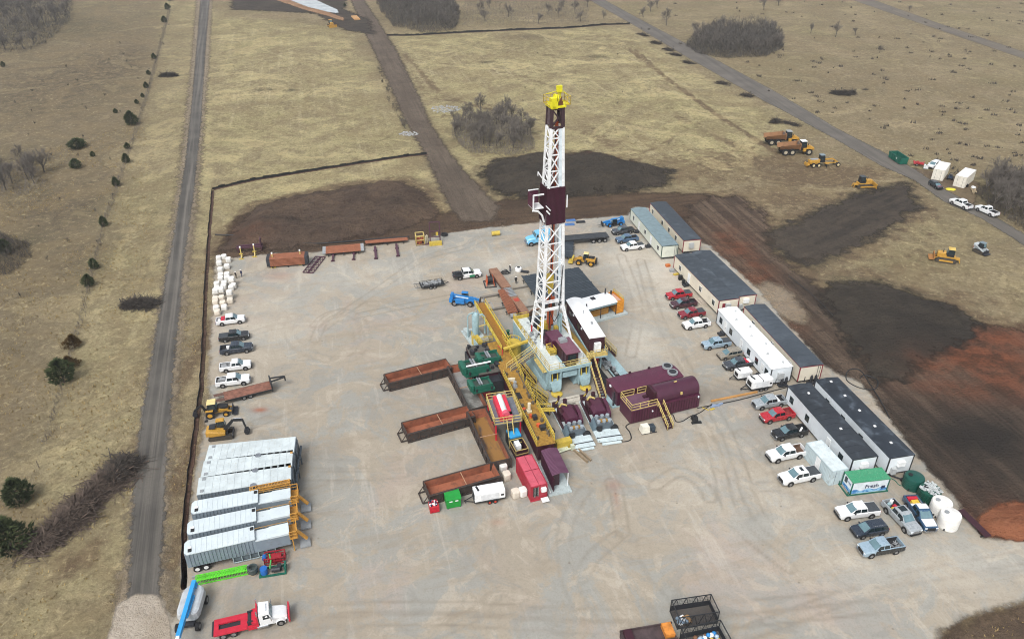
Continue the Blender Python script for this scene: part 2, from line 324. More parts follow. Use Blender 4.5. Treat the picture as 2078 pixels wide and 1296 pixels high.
# ---------- dirt sheets ----------
def dirt_mat(name,cols,rot,stx=.08,sty=.6,soft=.6,amp=1.6,esc=.35,rough=.95,bs=.6,tr=True,fine=2.,sk=.55):
    m,nt=NT(name);ob=nd(nt,'ShaderNodeTexCoord').outputs['Object']
    b1=noi(nt,ob,.09,5,.62,.4);b2=stripes(nt,ob,rot,stx,sty,4);b3=noi(nt,ob,fine,4,.7)
    c=mixc(nt,ramp(nt,b1,.35,.65),lin(cols[0]),lin(cols[1]))
    c=mixc(nt,math_(nt,'MULTIPLY',ramp(nt,b2,.42,.64),sk),c,lin(cols[2]));b4=noi(nt,ob,.5,6,.75,.5);c=mixc(nt,ramp(nt,b4,.48,.7,0.,.65),c,lin(cols[3]));c=mixc(nt,ramp(nt,b4,.4,.25,0.,.4),c,lin(cols[1]))
    c=mixc(nt,attr(nt,'red'),c,mixc(nt,ramp(nt,noi(nt,ob,.22,5,.65),.38,.62),lin('#573a2a'),lin('#85523a')))
    c=mixc(nt,attr(nt,'dark'),c,mixc(nt,b3,lin('#262421'),lin('#3d3732')))
    c=mixc(nt,math_(nt,'MULTIPLY',ramp(nt,b3,.4,.75),.4),c,lin(cols[3]))
    surf(nt,c,rough,edgef(nt,ob,soft,amp,esc) if tr else None,math_(nt,'ADD',math_(nt,'ADD',b3,b2),b4),bs,.7,.15)
    return m
def sheet(name,poly,z,mat,res=1.,margin=3.,red=(),dark=(),hf=None,extra=None):
    p=np.array(poly);xs=np.arange(p[:,0].min()-margin,p[:,0].max()+margin+res,res);ys=np.arange(p[:,1].min()-margin,p[:,1].max()+margin+res,res)
    X,Y=np.meshgrid(xs,ys);sd=sdpoly(X,Y,poly);at=dict(sd=sd)
    for k,l in (('red',red),('dark',dark)):
        a=np.zeros(X.shape)
        for px,py,rx,ry,am in l:
            c=G(px,py);a=np.maximum(a,am*np.exp(-(((X-c.x)/rx)**2+((Y-c.y)/ry)**2)))
        at[k]=np.clip(a*(1+1.6*fbm(X,Y,9,31)),0,1)
    if extra: at.update(extra(X,Y))
    Z=z if hf is None else z+hf(X,Y,sd)
    return grid_mesh(name,xs,ys,Z,at,mat,sd>-margin)
brown=('#5a4a3d','#6d5947','#4a3d33','#3f352d')
DM=dirt_mat('perimeter_soil',('#574739','#665443','#463b32','#3b322b'),R(-14),.03,.5,1.4,3.,.3,bs=.9)
DR=dirt_mat('right_soil',('#4d4138','#5c4d41','#8b7866','#2e2925'),R(77),.02,.5,1.8,6.,.2,bs=1.,sk=.65)
sheet('perimeter_soil',GP([(436,530),(455,490),(480,440),(560,425),(700,430),(905,432),(980,412),(1060,402),(1300,392),(1420,392),(1480,405),(1440,470),(1400,490),(1290,445),(1062,470),(930,485),(850,500),(640,530),(437,560)]),.02,DM,1.,6,red=[(1440,470,5,10,.6),(510,470,6,6,.3)],dark=[(1000,420,14,4,.3),(480,480,6,4,.5)])
sheet('bare_soil',GP([(1395,420),(1450,400),(1500,400),(1560,440),(1575,510),(1650,575),(1800,610),(1960,650),(2078,665),(2500,700),(2500,1110),(2078,1112),(1980,1100),(1850,945),(1740,800),(1640,755),(1540,620),(1440,520),(1400,500)]),.03,DR,.9,8,
  red=[(1480,500,5,10,.65),(1540,560,4,12,.55),(1600,640,3,8,.4),(1985,725,10,6,.95),(2060,690,12,6,.95),(1905,745,5,3,.75),(1960,790,10,4,.6),(2060,770,12,7,.65),(1800,720,4,5,.35),(2020,1060,6,6,.5)],
  dark=[(1930,960,11,9,.9),(1850,850,7,9,.6),(2050,920,18,12,.95),(1780,620,16,8,.7),(1700,620,5,8,.7),(1640,590,4,10,.6),(1640,720,4,8,.6),(1720,790,4,7,.6),(1900,850,6,6,.5)])
DA=dirt_mat('access_track',('#5e544a','#6b6054','#50463d','#463e36'),RY((930,400),(790,130)),.7,.03,1.1,2.,.35)
sheet('dirt_track',GP([(700,-60),(712,0),(738,60),(775,140),(820,240),(855,300),(888,370),(915,425),(940,450),(1000,450),(1012,420),(960,365),(912,310),(874,250),(838,170),(803,100),(765,40),(738,0),(725,-60)]),.045,DA,1.,3,dark=[(930,340,3,10,.3)])
DD=dirt_mat('dark_strip',('#38332e','#463f37','#554c42','#242220'),RY((1590,500),(1830,400)),.5,.03,2.,5.5,.3)
sheet('bare_soil',GP([(1730,395),(1840,372),(1868,420),(1800,470),(1700,520),(1640,540),(1575,510),(1555,475)]),.05,DD,.8,4,hf=lambda X,Y,sd:.5*ss(sd,0,4)*(.6+1.6*fbm(X,Y,3,41)))
sheet('bare_soil',GP([(1925,1275),(2000,1248),(2078,1236),(2250,1225),(2300,1400),(1890,1400)]),.05,dirt_mat('verge_mud',('#4c4036','#5d4f42','#6a5a48','#3a3129'),R(0),.2,.3,1.4,3.,.4),.6,3)
sheet('bare_soil',GP([(470,-40),(470,20),(530,22),(640,28),(700,62),(760,70),(748,40),(700,20),(700,-40)]),.05,DD,1.5,5)
# mounds
def mound(h,foot,rs=.9,seed=3):
    def f(X,Y,sd):
        s2=sd+3.*fbm(X,Y,6,seed+20); return h*ss(s2,0,foot)*(.8+rs*fbm(X,Y,8,seed)+.5*fbm(X,Y,2.6,seed+9))+.25*ss(s2,0,1)*fbm(X,Y,1.3,seed+4)-.06*ss(-sd,0,3)
    return f
MB1=dirt_mat('topsoil',('#51443b','#625244','#6d5d4f','#382f29'),R(-10),.1,.5,1.5,4.,.35,bs=1.,sk=.35)
MB2=dirt_mat('dark_topsoil',('#3b3630','#4b443b','#575046','#262421'),R(-10),.1,.5,1.8,5.5,.3,bs=1.,sk=.3)
MB3=dirt_mat('red_fill',('#7a4a34','#8c5a40','#683e2a','#9a6a50'),R(-10),.3,.5,.4,.8,.6,bs=.8)
sheet('topsoil_mound',GP([(447,508),(470,470),(520,418),(600,398),(740,374),(815,368),(862,392),(892,430),(880,445),(800,470),(640,500),(520,510)]),.05,MB1,.7,2,hf=mound(2.4,6.),red=[(500,480,6,5,.3)],dark=[(470,490,4,3,.6),(800,420,3,5,.5),(560,460,8,2,.5)])
sheet('topsoil_mound',GP([(975,350),(1010,325),(1090,314),(1200,310),(1290,330),(1368,345),(1350,375),(1270,390),(1150,400),(1060,403),(1010,390)]),.05,MB2,.7,2,hf=mound(3.2,7.,seed=8),red=[(1235,318,14,3.5,.8),(1190,320,6,3,.6)])
sheet('topsoil_mound',GP([(1660,600),(1700,570),(1790,575),(1900,610),(1990,655),(1985,690),(1900,720),(1840,770),(1780,780),(1720,700)]),.05,MB2,.8,2,hf=mound(1.5,7.,seed=5),dark=[(1840,680,14,9,.6)],red=[(1900,740,6,5,.5)])
sheet('red_fill_mound',GP([(1975,1062),(2010,1028),(2060,1018),(2200,1025),(2200,1100),(2060,1098),(1995,1088)]),.06,MB3,.6,2,hf=mound(1.1,3.,seed=2))
sheet('gravel_patch',GP([(1530,580),(1560,572),(1600,590),(1640,640),(1630,655),(1590,650),(1545,615)]),.06,dirt_mat('wet_gravel',('#7e7264','#8f8676','#6f6253','#a08a6c'),R(-50),.2,.3,1.5,2.,.4),.6,2)
# ---------- roads ----------
sheet('road_shoulder',GP([(403,-60),(388,130),(358,400),(320,640),(283,900),(258,1090),(232,1235),(368,1250),(336,1130),(343,960),(362,760),(383,560),(408,330),(424,130),(434,-60)]),.035,dirt_mat('shoulder_gravel',('#7d7262','#8d8170','#6f6556','#75684f'),RY((300,1100),(400,200)),.6,.02,1.,3.,.5),.8,3)
def road_mat(name,c0,c1,c2,rot,stx,sty,amp=.6):
    m,nt=NT(name);ob=nd(nt,'ShaderNodeTexCoord').outputs['Object']
    r1=noi(nt,ob,.12,5,.6);r2=stripes(nt,ob,rot,stx,sty,4);r3=noi(nt,ob,3.,4,.7)
    c=mixc(nt,ramp(nt,r1,.3,.7),lin(c0),lin(c1));c=mixc(nt,math_(nt,'MULTIPLY',ramp(nt,r2,.42,.68),.65),c,lin(c2))
    c=mixc(nt,math_(nt,'MULTIPLY',ramp(nt,r3,.45,.7),.35),c,lin('#4a463f'))
    surf(nt,c,.85,edgef(nt,ob,.3,amp,.9),r3,.3,.05,.3);return m
sheet('road',GP([(412,-60),(402,60),(390,200),(376,330),(352,480),(337,560),(312,700),(288,840),(272,980),(265,1100),(260,1215),(285,1225),(322,1222),(330,1100),(336,957),(348,800),(362,650),(372,540),(392,400),(408,250),(417,100),(430,-60)]),.06,road_mat('worn_asphalt','#413f3c','#57544f','#77726a',RY((300,1100),(400,200)),1.1,.012,1.2),.6,2)
sheet('road',GP([(1195,-30),(1222,-2),(1290,35),(1409,98),(1569,184),(1620,214),(1700,262),(1800,313),(1858,345),(1915,384),(1992,424),(2078,475),(2400,660),(2400,720),(2078,498),(1992,444),(1915,409),(1857,367),(1790,338),(1690,280),(1584,222),(1555,208),(1400,120),(1280,48),(1195,0)]),.06,road_mat('gravel_road','#5c5852','#6b665f','#4d4a46',RY((1900,400),(1500,150)),.6,.02,.9),1.,2)
sheet('road',GP([(1700,-30),(1760,-4),(1900,46),(2078,106),(2500,250),(2500,268),(2078,120),(1890,56),(1740,4),(1680,-20)]),.06,road_mat('gravel_lane','#615b53','#70685c','#544e46',RY((1900,50),(1800,10)),.5,.02,.6),1.5,3)
sheet('side_apron',GP([(1800,335),(1860,342),(1900,350),(1990,372),(1975,420),(1930,410),(1860,372)]),.05,dirt_mat('roadside_soil',('#6a5c4d','#75674f','#5a4d40','#50453a'),R(35),.3,.1,.7,1.5,.4),1.,3)
# ---------- pad ----------
tracks=[[(640,660),(660,640),(700,630),(735,650),(745,690),(720,730),(680,730)],[(655,668),(680,648),(705,645),(725,662),(730,690)],[(560,840),(600,825),(660,830)],[(1330,985),(1380,950),(1430,985),(1440,1010)],[(640,690),(655,650),(690,632)],[(1250,1090),(1200,1130),(1180,1170)],[(1030,450),(960,500),(860,520),(780,580),(690,640)],[(930,600),(830,620),(730,640)],[(1260,520),(1300,620),(1280,720)],[(1300,530),(1330,640),(1400,760)],[(620,940),(720,945),(800,935)],[(620,965),(720,968),(820,960)],[(640,1240),(900,1230),(1300,1260),(2078,1170)],[(640,1260),(900,1250),(1300,1285),(2078,1195)],[(1500,1290),(1800,1180),(2078,1130)],[(470,880),(520,860),(580,835)],[(1240,980),(1255,1010),(1262,1080)],[(1380,800),(1450,900),(1480,1060),(1600,1150)],[(1420,790),(1490,900),(1530,1060),(1700,1160)]]
def padx(X,Y):
    t=np.zeros(X.shape);rr=random.Random(17)
    for k in range(30):
        px,py=rr.choice([(700,650),(1000,560),(1300,640),(1400,950),(900,1150),(700,900),(1150,1100),(1550,1120),(600,760),(1280,1000)]);c=G(px+rr.uniform(-90,90),py+rr.uniform(-50,50));ra=rr.uniform(6,26);a0=rr.uniform(0,6.28);da=rr.uniform(.6,2.)
        p=[(c.x+ra*math.cos(a0+da*i/14),c.y+ra*math.sin(a0+da*i/14)) for i in range(15)]
        dd=dline(X,Y,p);t=np.maximum(t,rr.uniform(.3,.75)*np.exp(-((dd-.85)/.22)**2))
    for l in tracks:
        w=GP(l);p=[]
        for a,b in zip(w,w[1:]):
            for k in range(5): p.append((a[0]+(b[0]-a[0])*k/5,a[1]+(b[1]-a[1])*k/5))
        p.append(w[-1])
        for _ in range(4): p=[p[0]]+[((p[i-1][0]+2*p[i][0]+p[i+1][0])/4,(p[i-1][1]+2*p[i][1]+p[i+1][1])/4) for i in range(1,len(p)-1)]+[p[-1]]
        dd=dline(X,Y,p);t=np.maximum(t,np.exp(-((dd-.9)/.22)**2))
    w=np.zeros(X.shape)
    for px,py,rx,ry,am in [(1090,760,7,6,.5),(1110,830,12,4,.5),(960,860,4,10,.45),(850,820,10,6,.3),(1450,800,10,2.5,.7),(1000,700,5,5,.25),(1180,900,8,4,.3),(640,930,6,3,.25),(1220,560,6,8,.15),(900,1120,12,6,.2),(450,1240,4,6,.35),(560,1290,8,3,.4),(1150,680,9,10,.3),(1000,930,6,8,.3),(1550,870,3,12,.3),(1880,1000,5,8,.3)]:
        c=G(px,py);w=np.maximum(w,am*np.exp(-(((X-c.x)/rx)**2+((Y-c.y)/ry)**2)))
    lt=np.zeros(X.shape)
    for px,py,rx,ry,am in [(1330,560,9,16,.7),(1260,530,8,6,.6),(1000,530,8,4,.5),(560,650,10,12,.3),(1300,700,5,8,.6),(1500,1000,12,10,.25),(1900,1150,16,5,.35),(700,560,14,8,.3)]:
        c=G(px,py);lt=np.maximum(lt,am*np.exp(-(((X-c.x)/rx)**2+((Y-c.y)/ry)**2)))
    rd=np.zeros(X.shape)
    for px,py,rx,ry,am in [(528,832,1.1,.6,.9),(1245,985,1.,1.2,.35),(1010,1060,1.,.6,.3),(560,560,3,2,.25),(1400,560,4,3,.25),(1250,1010,.4,2.,.4),(1760,1000,2,2,.15)]:
        c=G(px,py);rd=np.maximum(rd,am*np.exp(-(((X-c.x)/rx)**2+((Y-c.y)/ry)**2)))
    return dict(trk=t*(.55+1.6*fbm(X,Y,6,50)),wet=w*(1+1.5*fbm(X,Y,5,60)),lite=lt*(1+2*fbm(X,Y,4,70)),rdd=rd)
m,nt=NT('pad_gravel');ob=nd(nt,'ShaderNodeTexCoord').outputs['Object']
p1=noi(nt,ob,.05,6,.62,.6);p2=noi(nt,ob,.3,6,.68,.5);p3=noi(nt,ob,4.,4,.75);p4=stripes(nt,ob,R(-14),.06,.35,5);p5=stripes(nt,ob,R(77),.06,.5,5)
p6=noi(nt,ob,.085,7,.72,1.2);p7=noi(nt,ob,.16,7,.7,1.5);p8=noi(nt,ob,1.1,5,.75)
c=mixc(nt,ramp(nt,p6,.46,.54),lin('#9a9182'),lin('#92918a'))
c=mixc(nt,ramp(nt,p7,.53,.6,0.,.7),c,lin('#a9a091'));c=mixc(nt,ramp(nt,p1,.52,.68,0.,.5),c,lin('#a3948a'))
c=mixc(nt,ramp(nt,p7,.46,.38,0.,.6),c,lin('#888781'))
c=mixc(nt,ramp(nt,p4,.52,.66,0.,.5),c,lin('#8f8474'));c=mixc(nt,ramp(nt,p5,.54,.7,0.,.45),c,lin('#b5afa3'))
c=mixc(nt,attr(nt,'lite'),c,lin('#bfb9ac'))
c=mixc(nt,math_(nt,'MULTIPLY',attr(nt,'wet'),.8),c,lin('#77726a'))
c=mixc(nt,math_(nt,'MULTIPLY',attr(nt,'trk'),.5),c,lin('#6c6254'))
c=mixc(nt,attr(nt,'rdd'),c,lin('#8f5236'))
c=mixc(nt,ramp(nt,p8,.5,.72,0.,.3),c,lin('#7d7568'))
c=mixc(nt,ramp(nt,p3,.45,.72,0.,.3),c,lin('#746d61'))
vo=nd(nt,'ShaderNodeTexVoronoi');vo.inputs['Scale'].default_value=.3;nt.links.new(ob,vo.inputs['Vector'])
c=mixc(nt,ramp(nt,vo.outputs['Distance'],.0,.07,.6,0.),c,lin('#5f5548'))
surf(nt,c,ramp(nt,p2,.3,.7,.75,.95),edgef(nt,ob,.5,1.2,.4),math_(nt,'ADD',p3,p2),.25,.08,.25)
sheet('gravel_pad',GP([(437,527),(520,518),(640,512),(850,487),(930,470),(1062,455),(1275,437),(1290,420),(1350,425),(1400,480),(1440,500),(1540,590),(1665,735),(1700,760),(1745,775),(1860,925),(1935,1010),(1995,1092),(2085,1098),(2400,1105),(2400,1240),(2085,1214),(2000,1238),(1930,1262),(1880,1310),(1850,1500),(1850,1700),(150,1700),(190,1400),(225,1296),(240,1235),(275,1210),(322,1212),(350,1262),(366,1240),(372,1150),(385,1050),(400,940),(415,870),(425,800),(430,640)]),.08,m,.35,2.5,extra=padx)
# pale concrete apron and pond
sheet('concrete_apron',GP([(240,1225),(275,1207),(322,1208),(345,1262),(350,1340),(200,1400),(215,1310)]),.1,dirt_mat('apron_concrete',('#a49a8d','#aea496','#948877','#8b8071'),R(6),.4,.05,.25,.5,.6),.6,1.5)
m,nt=NT('pond_water');ob=nd(nt,'ShaderNodeTexCoord').outputs['Object'];w1=noi(nt,ob,.2,3)
surf(nt,mixc(nt,ramp(nt,w1,.3,.7),lin('#9aa3a6'),lin('#b9c0c1')),.12,edgef(nt,ob,.3,.5,.2),noi(nt,ob,1.5,2),.03,.05,1.)
sheet('pond',GP([(540,-30),(575,0),(620,15),(660,24),(688,28),(684,20),(640,0),(600,-30)]),.09,m,1.5,3)
sheet('dirt_berm',GP([(515,-30),(552,-2),(616,20),(664,33),(698,44),(698,37),(668,26),(622,14),(566,-8),(538,-30)]),.1,dirt_mat('berm_tan',('#8a6c52','#9c7e62','#7a5e48','#6a523e'),R(-10),.3,.5,.5,1.2,.5),1.,2,hf=mound(.5,2.))

# ---------- haze ----------
m,nt=NT('haze_air');pv=nd(nt,'ShaderNodeVolumePrincipled');pv.inputs['Color'].default_value=(.86,.9,.95,1);pv.inputs['Density'].default_value=HAZE;pv.inputs['Anisotropy'].default_value=.2
u=nd(nt,'ShaderNodeOutputMaterial');nt.links.new(pv.outputs[0],u.inputs['Volume'])
if HAZE>0: o=ONE('haze','thin pale haze in the air over the whole site','haze',MB().bb(-1900,1900,-400,2700,-1.5,CH+12),m,kind='stuff')
# ---------- pickups (x forward) ----------
def sec(x,w,z0,z1,k=.9,b=.12):
    "rounded body cross-section"
    return [(x,-w*.96,z0),(x,-w,z0+.2),(x,-w,z1-b),(x,-w*k,z1),(x,w*k,z1),(x,w,z1-b),(x,w,z0+.2),(x,w*.96,z0)]
def paint(name,col,metal=.0): return M('paint_'+name,col,.28,metal*.5,.03,sc=.35,coat=.6,spec=.5)
PW=paint('white','#dfe1e2');PRED=paint('red','#a81e2b');PMAR=paint('maroon','#43222b');PBLK=paint('black','#1d2023');PCH=paint('charcoal','#3a3f46');PNAV=paint('navy','#27313e');PSB=paint('steel_blue','#4c6580',.2);PSIL=paint('silver','#9fa6aa',.3);PLB=paint('ice_blue','#93a9b8',.2);PTAN=paint('tan','#8e877a',.2);PDR=paint('dark_red','#7f1d2b')
LINER=M('bed_liner','#26272a',.8);TONN=M('tonneau_vinyl','#3c4146',.7)
def make_pickup(name,label,pm,bed='open',cab='crew',x=0,flat=None,linm=None):
    t=T(name,label,'pickup truck')
    L=2.95;w=1.0
    cb=-1.05 if cab=='crew' else -.75       # rear of cab
    b=MB()
    # front end and cab lower body
    st=[(2.9,.84,.55,1.02),(2.84,.94,.45,1.12),(2.6,.985,.4,1.18),(2.0,1.,.4,1.22),(1.45,1.,.4,1.25),(1.25,1.,.4,1.26),(cb,1.,.42,1.27)]
    b.loft([sec(*s) for s in st])
    P(t,'body',b,pm)
    # cab greenhouse
    cz=1.97;g=MB();f0,f1=1.38,.5;r0,r1=cb+.02,cb+.2
    def ring(z,xf,xr,wy): return [(xr,-wy,z),(xf,-wy,z),(xf+.06,-wy*.5,z),(xf+.06,wy*.5,z),(xf,wy,z),(xr,wy,z)]
    g.loft([ring(1.24,f0,r0,.94),ring(1.82,f1+.1,r1-.03,.82),ring(1.92,f1+.02,r1+.0,.79),ring(cz,f1-.12,r1+.1,.7)])
    c=P(t,'cab',g,pm)
    P(t,'windshield',MB().add([(f0+.07,-.78,1.28),(f0+.07,.78,1.28),(f1+.155,.68,1.82),(f1+.155,-.68,1.82),(f0+.02,-.78,1.27),(f0+.02,.78,1.27),(f1+.08,.68,1.81),(f1+.08,-.68,1.81)],[(0,1,2,3),(0,4,5,1),(1,5,6,2),(2,6,7,3),(3,7,4,0)]),WSH)
    P(t,'rear_window',MB().add([(r0-.015,-.7,1.34),(r0-.015,.7,1.34),(r1-.04,.62,1.78),(r1-.04,-.62,1.78)],[(3,2,1,0)]),GLASS)
    for s in (-1,1):
        mid=(f0+r0)/2-.1
        for a,e in ((f0-.12,mid+.05),(mid-.05,r0+.12)):
            ua,ue=(a-.42 if a>mid+.1 else a),(e if e<mid else e)
            if e<mid: ua,ue=a,e+.1
            k=lambda z:(.94-(z-1.24)/.58*.12+.012)*s
            P(t,'side_window',MB().quad(*([(a,k(1.3),1.3),(e,k(1.3),1.3),(ue,k(1.79),1.79),(ua,k(1.79),1.79)][::s])),GLASS)
        P(t,'mirror',MB().box(.98,s*1.1,1.28,.14,.24,.2),BLK)
        P(t,'headlight',MB().box(2.86,s*.74,.86,.16,.34,.16),LAMP)
        P(t,'tail_lamp',MB().box(-2.93,s*.93,.95,.06,.12,.3),TAIL)
        for xx in (1.85,-1.75):
            P(t,'wheel_arch',MB().cyl((xx,s*.94,.44),(xx,s*1.008,.44),.5,n=16),BLK)
            wheel(t,xx,s*.88,.41,.27)
    P(t,'grille',MB().box(2.93,0,.62,.08,1.15,.36),BLK if x%2 else CHROME)
    P(t,'bumper',MB().loft([sec(2.86,.95,.36,.6,.97,.05),sec(3.04,.8,.38,.58,.97,.05)]),CHROME if x%2 else BLK)
    P(t,'bumper',MB().box(-3.0,0,.5,.18,1.85,.2),CHROME)
    # bed
    if bed=='flat':
        P(t,'flatbed',MB().box(-2.0,0,1.0,2.1,2.3,.12).box(-2.0,0,.6,2.0,.8,.4).rail([(-1.0,-1.1,1.1),(-1.0,1.1,1.1)],.8,.06),BLKS)
        return t
    bd=MB();x0,x1=-2.92,cb-.03
    for s in (-1,1): bd.loft([[(xx,s*.86,.5),(xx,s*.96,.42),(xx,s*1.,.62),(xx,s*1.,1.2),(xx,s*.96,1.27),(xx,s*.86,1.27)][::s] for xx in (x0,x1)])
    bd.bb(x0-.02,x0+.1,-.86,.86,.5,1.25);bd.bb(x1-.1,x1,-.86,.86,.5,1.24)
    P(t,'bed',bd,pm)
    P(t,'bed_floor',MB().bb(x0+.1,x1-.1,-.86,.86,.6,.72).bb(x0+.1,x1-.1,-.858,-.82,.72,1.22).bb(x0+.1,x1-.1,.82,.858,.72,1.22).bb(x1-.14,x1-.1,-.82,.82,.72,1.22),linm or LINER)
    if bed=='tonneau': P(t,'tonneau_cover',MB().loft([[(xx,-.9,1.27),(xx,-.86,1.31),(xx,.86,1.31),(xx,.9,1.27)] for xx in (x0+.04,x1-.02)]),TONN)
    return t
def make_suv(name,label,pm,cat='car'):
    t=T(name,label,cat);b=MB()
    b.loft([sec(*s) for s in [(2.4,.8,.5,.9),(2.3,.9,.38,.98),(1.9,.95,.36,1.04),(1.1,.96,.36,1.1),(-2.2,.95,.38,1.08),(-2.4,.88,.45,1.0)]]);P(t,'body',b,pm)
    def ring(z,xf,xr,wy): return [(xr,-wy,z),(xf,-wy,z),(xf+.06,-wy*.5,z),(xf+.06,wy*.5,z),(xf,wy,z),(xr,wy,z)]
    P(t,'cab',MB().loft([ring(1.06,1.25,-2.32,.9),ring(1.62,.35,-2.05,.74),ring(1.72,.1,-1.9,.66),ring(1.75,-.1,-1.7,.5)]),pm)
    P(t,'windshield',MB().quad((1.33,-.74,1.1),(1.33,.74,1.1),(.47,.62,1.6),(.47,-.62,1.6)),WSH)
    P(t,'rear_window',MB().quad((-2.34,.7,1.15),(-2.34,-.7,1.15),(-2.1,-.6,1.56),(-2.1,.6,1.56)),GLASS)
    for s in (-1,1):
        k=lambda z:(.9-(z-1.06)/.56*.16+.006)*s
        for a,e,ua,ue in ((1.08,.0,.36,.0),(-.08,-1.0,-.08,-1.0),(-1.08,-2.15,-1.08,-2.0)): P(t,'side_window',MB().quad(*([(a,k(1.12),1.12),(e,k(1.12),1.12),(ue,k(1.57),1.57),(ua,k(1.57),1.57)][::s])),GLASS)
        P(t,'mirror',MB().box(1.0,s*1.0,1.1,.14,.2,.16),pm);P(t,'headlight',MB().box(2.3,s*.7,.72,.16,.3,.16),LAMP);P(t,'tail_lamp',MB().box(-2.36,s*.78,.85,.1,.16,.26),TAIL)
        P(t,'roof_rail',MB().bar((.1,s*.6,1.76),(-1.8,s*.6,1.74),.05),CHROME)
        for xx in (1.45,-1.4): P(t,'wheel_arch',MB().cyl((xx,s*.9,.4),(xx,s*.965,.4),.44,n=16),BLK);wheel(t,xx,s*.85,.36,.24)
    P(t,'bumper',MB().box(2.36,0,.38,.14,1.6,.22),BLK);P(t,'bumper',MB().box(-2.4,0,.42,.12,1.6,.22),BLK)
    return t
GP_P='pickups parked on the gravel pad'
_n=[0]
def pk(px,py,ang,label,pm,bed='open',cab='crew',sc=1.,linm=None,group=GP_P):
    _n[0]+=1;t=make_pickup('pickup_truck',label,pm,bed,cab,_n[0],linm=linm);t.location=G(px,py,.75)*1.;t.location.z=.085;t.rotation_euler=(0,0,R(ang));sc*=.87;t.scale=(sc,sc*.98,sc*1.05)
    setp(t,group=group);return t
def cargo(name,label,cat,t,x,y,z,mb,mat):
    m=t.matrix_basis; p=m@Vector((x,y,z)); o=ONE(name,label,cat,mb,mat,p,t.rotation_euler.z); o.scale=t.scale; return o
CG=M('cargo_grey','#8a8d8f',.7,var=.3);CY_=M('cargo_yellow','#d6b53e',.6);BROWNL=M('rusty_bed','#5a4436',.85,var=.3)
t=pk(468,649,15,'white pickup with a red toolbox across its bed beside the stacked white pallets',PW,linm=CG)
cargo('toolbox','red truck toolbox across the bed of a white pickup','toolbox',t,-1.45,0,.72,MB().box(0,0,0,.75,1.66,.62).box(0,0,.62,.78,1.7,.06),REDP)
cargo('cargo_bag','white sack lying in the bed of the pickup with a red toolbox','sack',t,-2.3,.1,.72,MB().box(0,0,0,.7,1.,.35,.2,.7,.7),WHT)
pk(475,682,14,'black pickup with a closed bed cover in the left parking column',PBLK,'tonneau')
t=pk(480,707,14,'long navy black pickup with a white cooler in its open bed',PNAV,sc=1.06)
cargo('cooler','white cooler behind the cab in the navy black pickup bed','cooler',t,-1.5,.3,.72,MB().box(0,0,0,.5,.7,.4).box(0,0,.4,.53,.73,.08),WHT)
t=pk(478,742,14,'white pickup with grey gear in its bed, second from the gooseneck trailer',PW,cab='ext',linm=CG)
cargo('equipment_case','grey equipment lying in the bed of the second white pickup above the gooseneck trailer','case',t,-1.9,0,.72,MB().box(-.3,.1,0,1.0,1.2,.3).box(.2,-.4,0,.5,.5,.5,.4),CG)
t=pk(473,772,13,'white heavy duty pickup with welding gear parked right above the gooseneck trailer',PW,sc=1.05)
cargo('welding_machine','white welding machine in the bed of the pickup above the gooseneck trailer','welder',t,-1.7,.1,.72,MB().box(0,0,0,1.1,.8,.6).cyl((-.8,-.4,.15),(-.8,.5,.15),.16).box(.3,0,.6,.2,.3,.15),CG)
pk(1264,468,196,'charcoal flatbed pickup beside the far pale green trailer',PCH,'flat')
pk(1272,485,195,'steel blue pickup with an open bed between charcoal and white pickups',PSB)
pk(1283,500,194,'white pickup with dark bed cover beside the steel blue pickup',PW,'tonneau')
pk(1377,598,194,'bright red pickup with dark bed cover, topmost of the three red ones',PRED,'tonneau')
pk(1387,616,194,'dark maroon pickup with open bed between two red pickups',PMAR)
pk(1403,636,195,'dark red pickup with grey bed cover next to the white pickup',PDR,'tonneau')
pk(1413,657,195,'white pickup with black bed liner beside the white roofed trailer corner',PW)
pk(1453,697,194,'silver blue pickup with black bed cover by the white trailer',PLB,'tonneau')
v=make_suv('minivan','tan minivan parked between the silver blue and charcoal pickups','minivan' and PTAN,'minivan');v.location=G(1481,718,.7);v.location.z=.085;v.rotation_euler=(0,0,R(196));v.scale=(.9,.92,.92)
t=pk(1498,738,195,'charcoal pickup with a red and white tarp in its bed',PCH)
cargo('folded_tarp','red and white tarp folded in the charcoal pickup bed','tarp',t,-1.6,0,.72,MB().box(0,0,0,.5,1.5,.6,.1),M('tarp_red','#b3283a',.7));cargo('cargo_board','white board lying in the charcoal pickup bed behind the red tarp','board',t,-2.2,0,.72,MB().box(0,0,0,.6,1.4,.5,-.1),WHT)
t=pk(1561,816,194,'silver pickup with a black bed beside the dark roofed white trailer',PSIL,linm=LINER,sc=1.05)
cargo('toolbox','white toolbox across the bed of the silver pickup','toolbox',t,-1.35,0,.9,MB().box(0,0,0,.45,1.66,.42),WHT)
pk(1577,843,195,'red pickup beside the dark roofed white trailer',PRED,linm=M('red_bed_load','#7a2b2c',.8,var=.4),sc=1.04)
t=pk(1602,877,195,'black pickup with a white roll in its open bed',PBLK,sc=1.04)
cargo('wrapped_roll','white wrapped roll lying in the bed of the black pickup','roll',t,-2.,.1,.9,MB().cyl((-.4,-.3,.1),(.4,.4,.1),.17),WHT)
pk(1595,920,195,'white pickup with a brown rusty bed floor beside the pale blue container',PW,linm=BROWNL,sc=1.12)
t=pk(1621,966,195,'white pickup with sunroof and dark bed cover beside the pale blue container',PW,'tonneau',sc=1.12)
P(t,'sunroof',MB().bb(-.35,.1,-.4,.4,1.974,1.985),GLASS)
pk(1739,1037,188,'white pickup with dark bed cover below the green water unit',PW,'tonneau',sc=1.08)
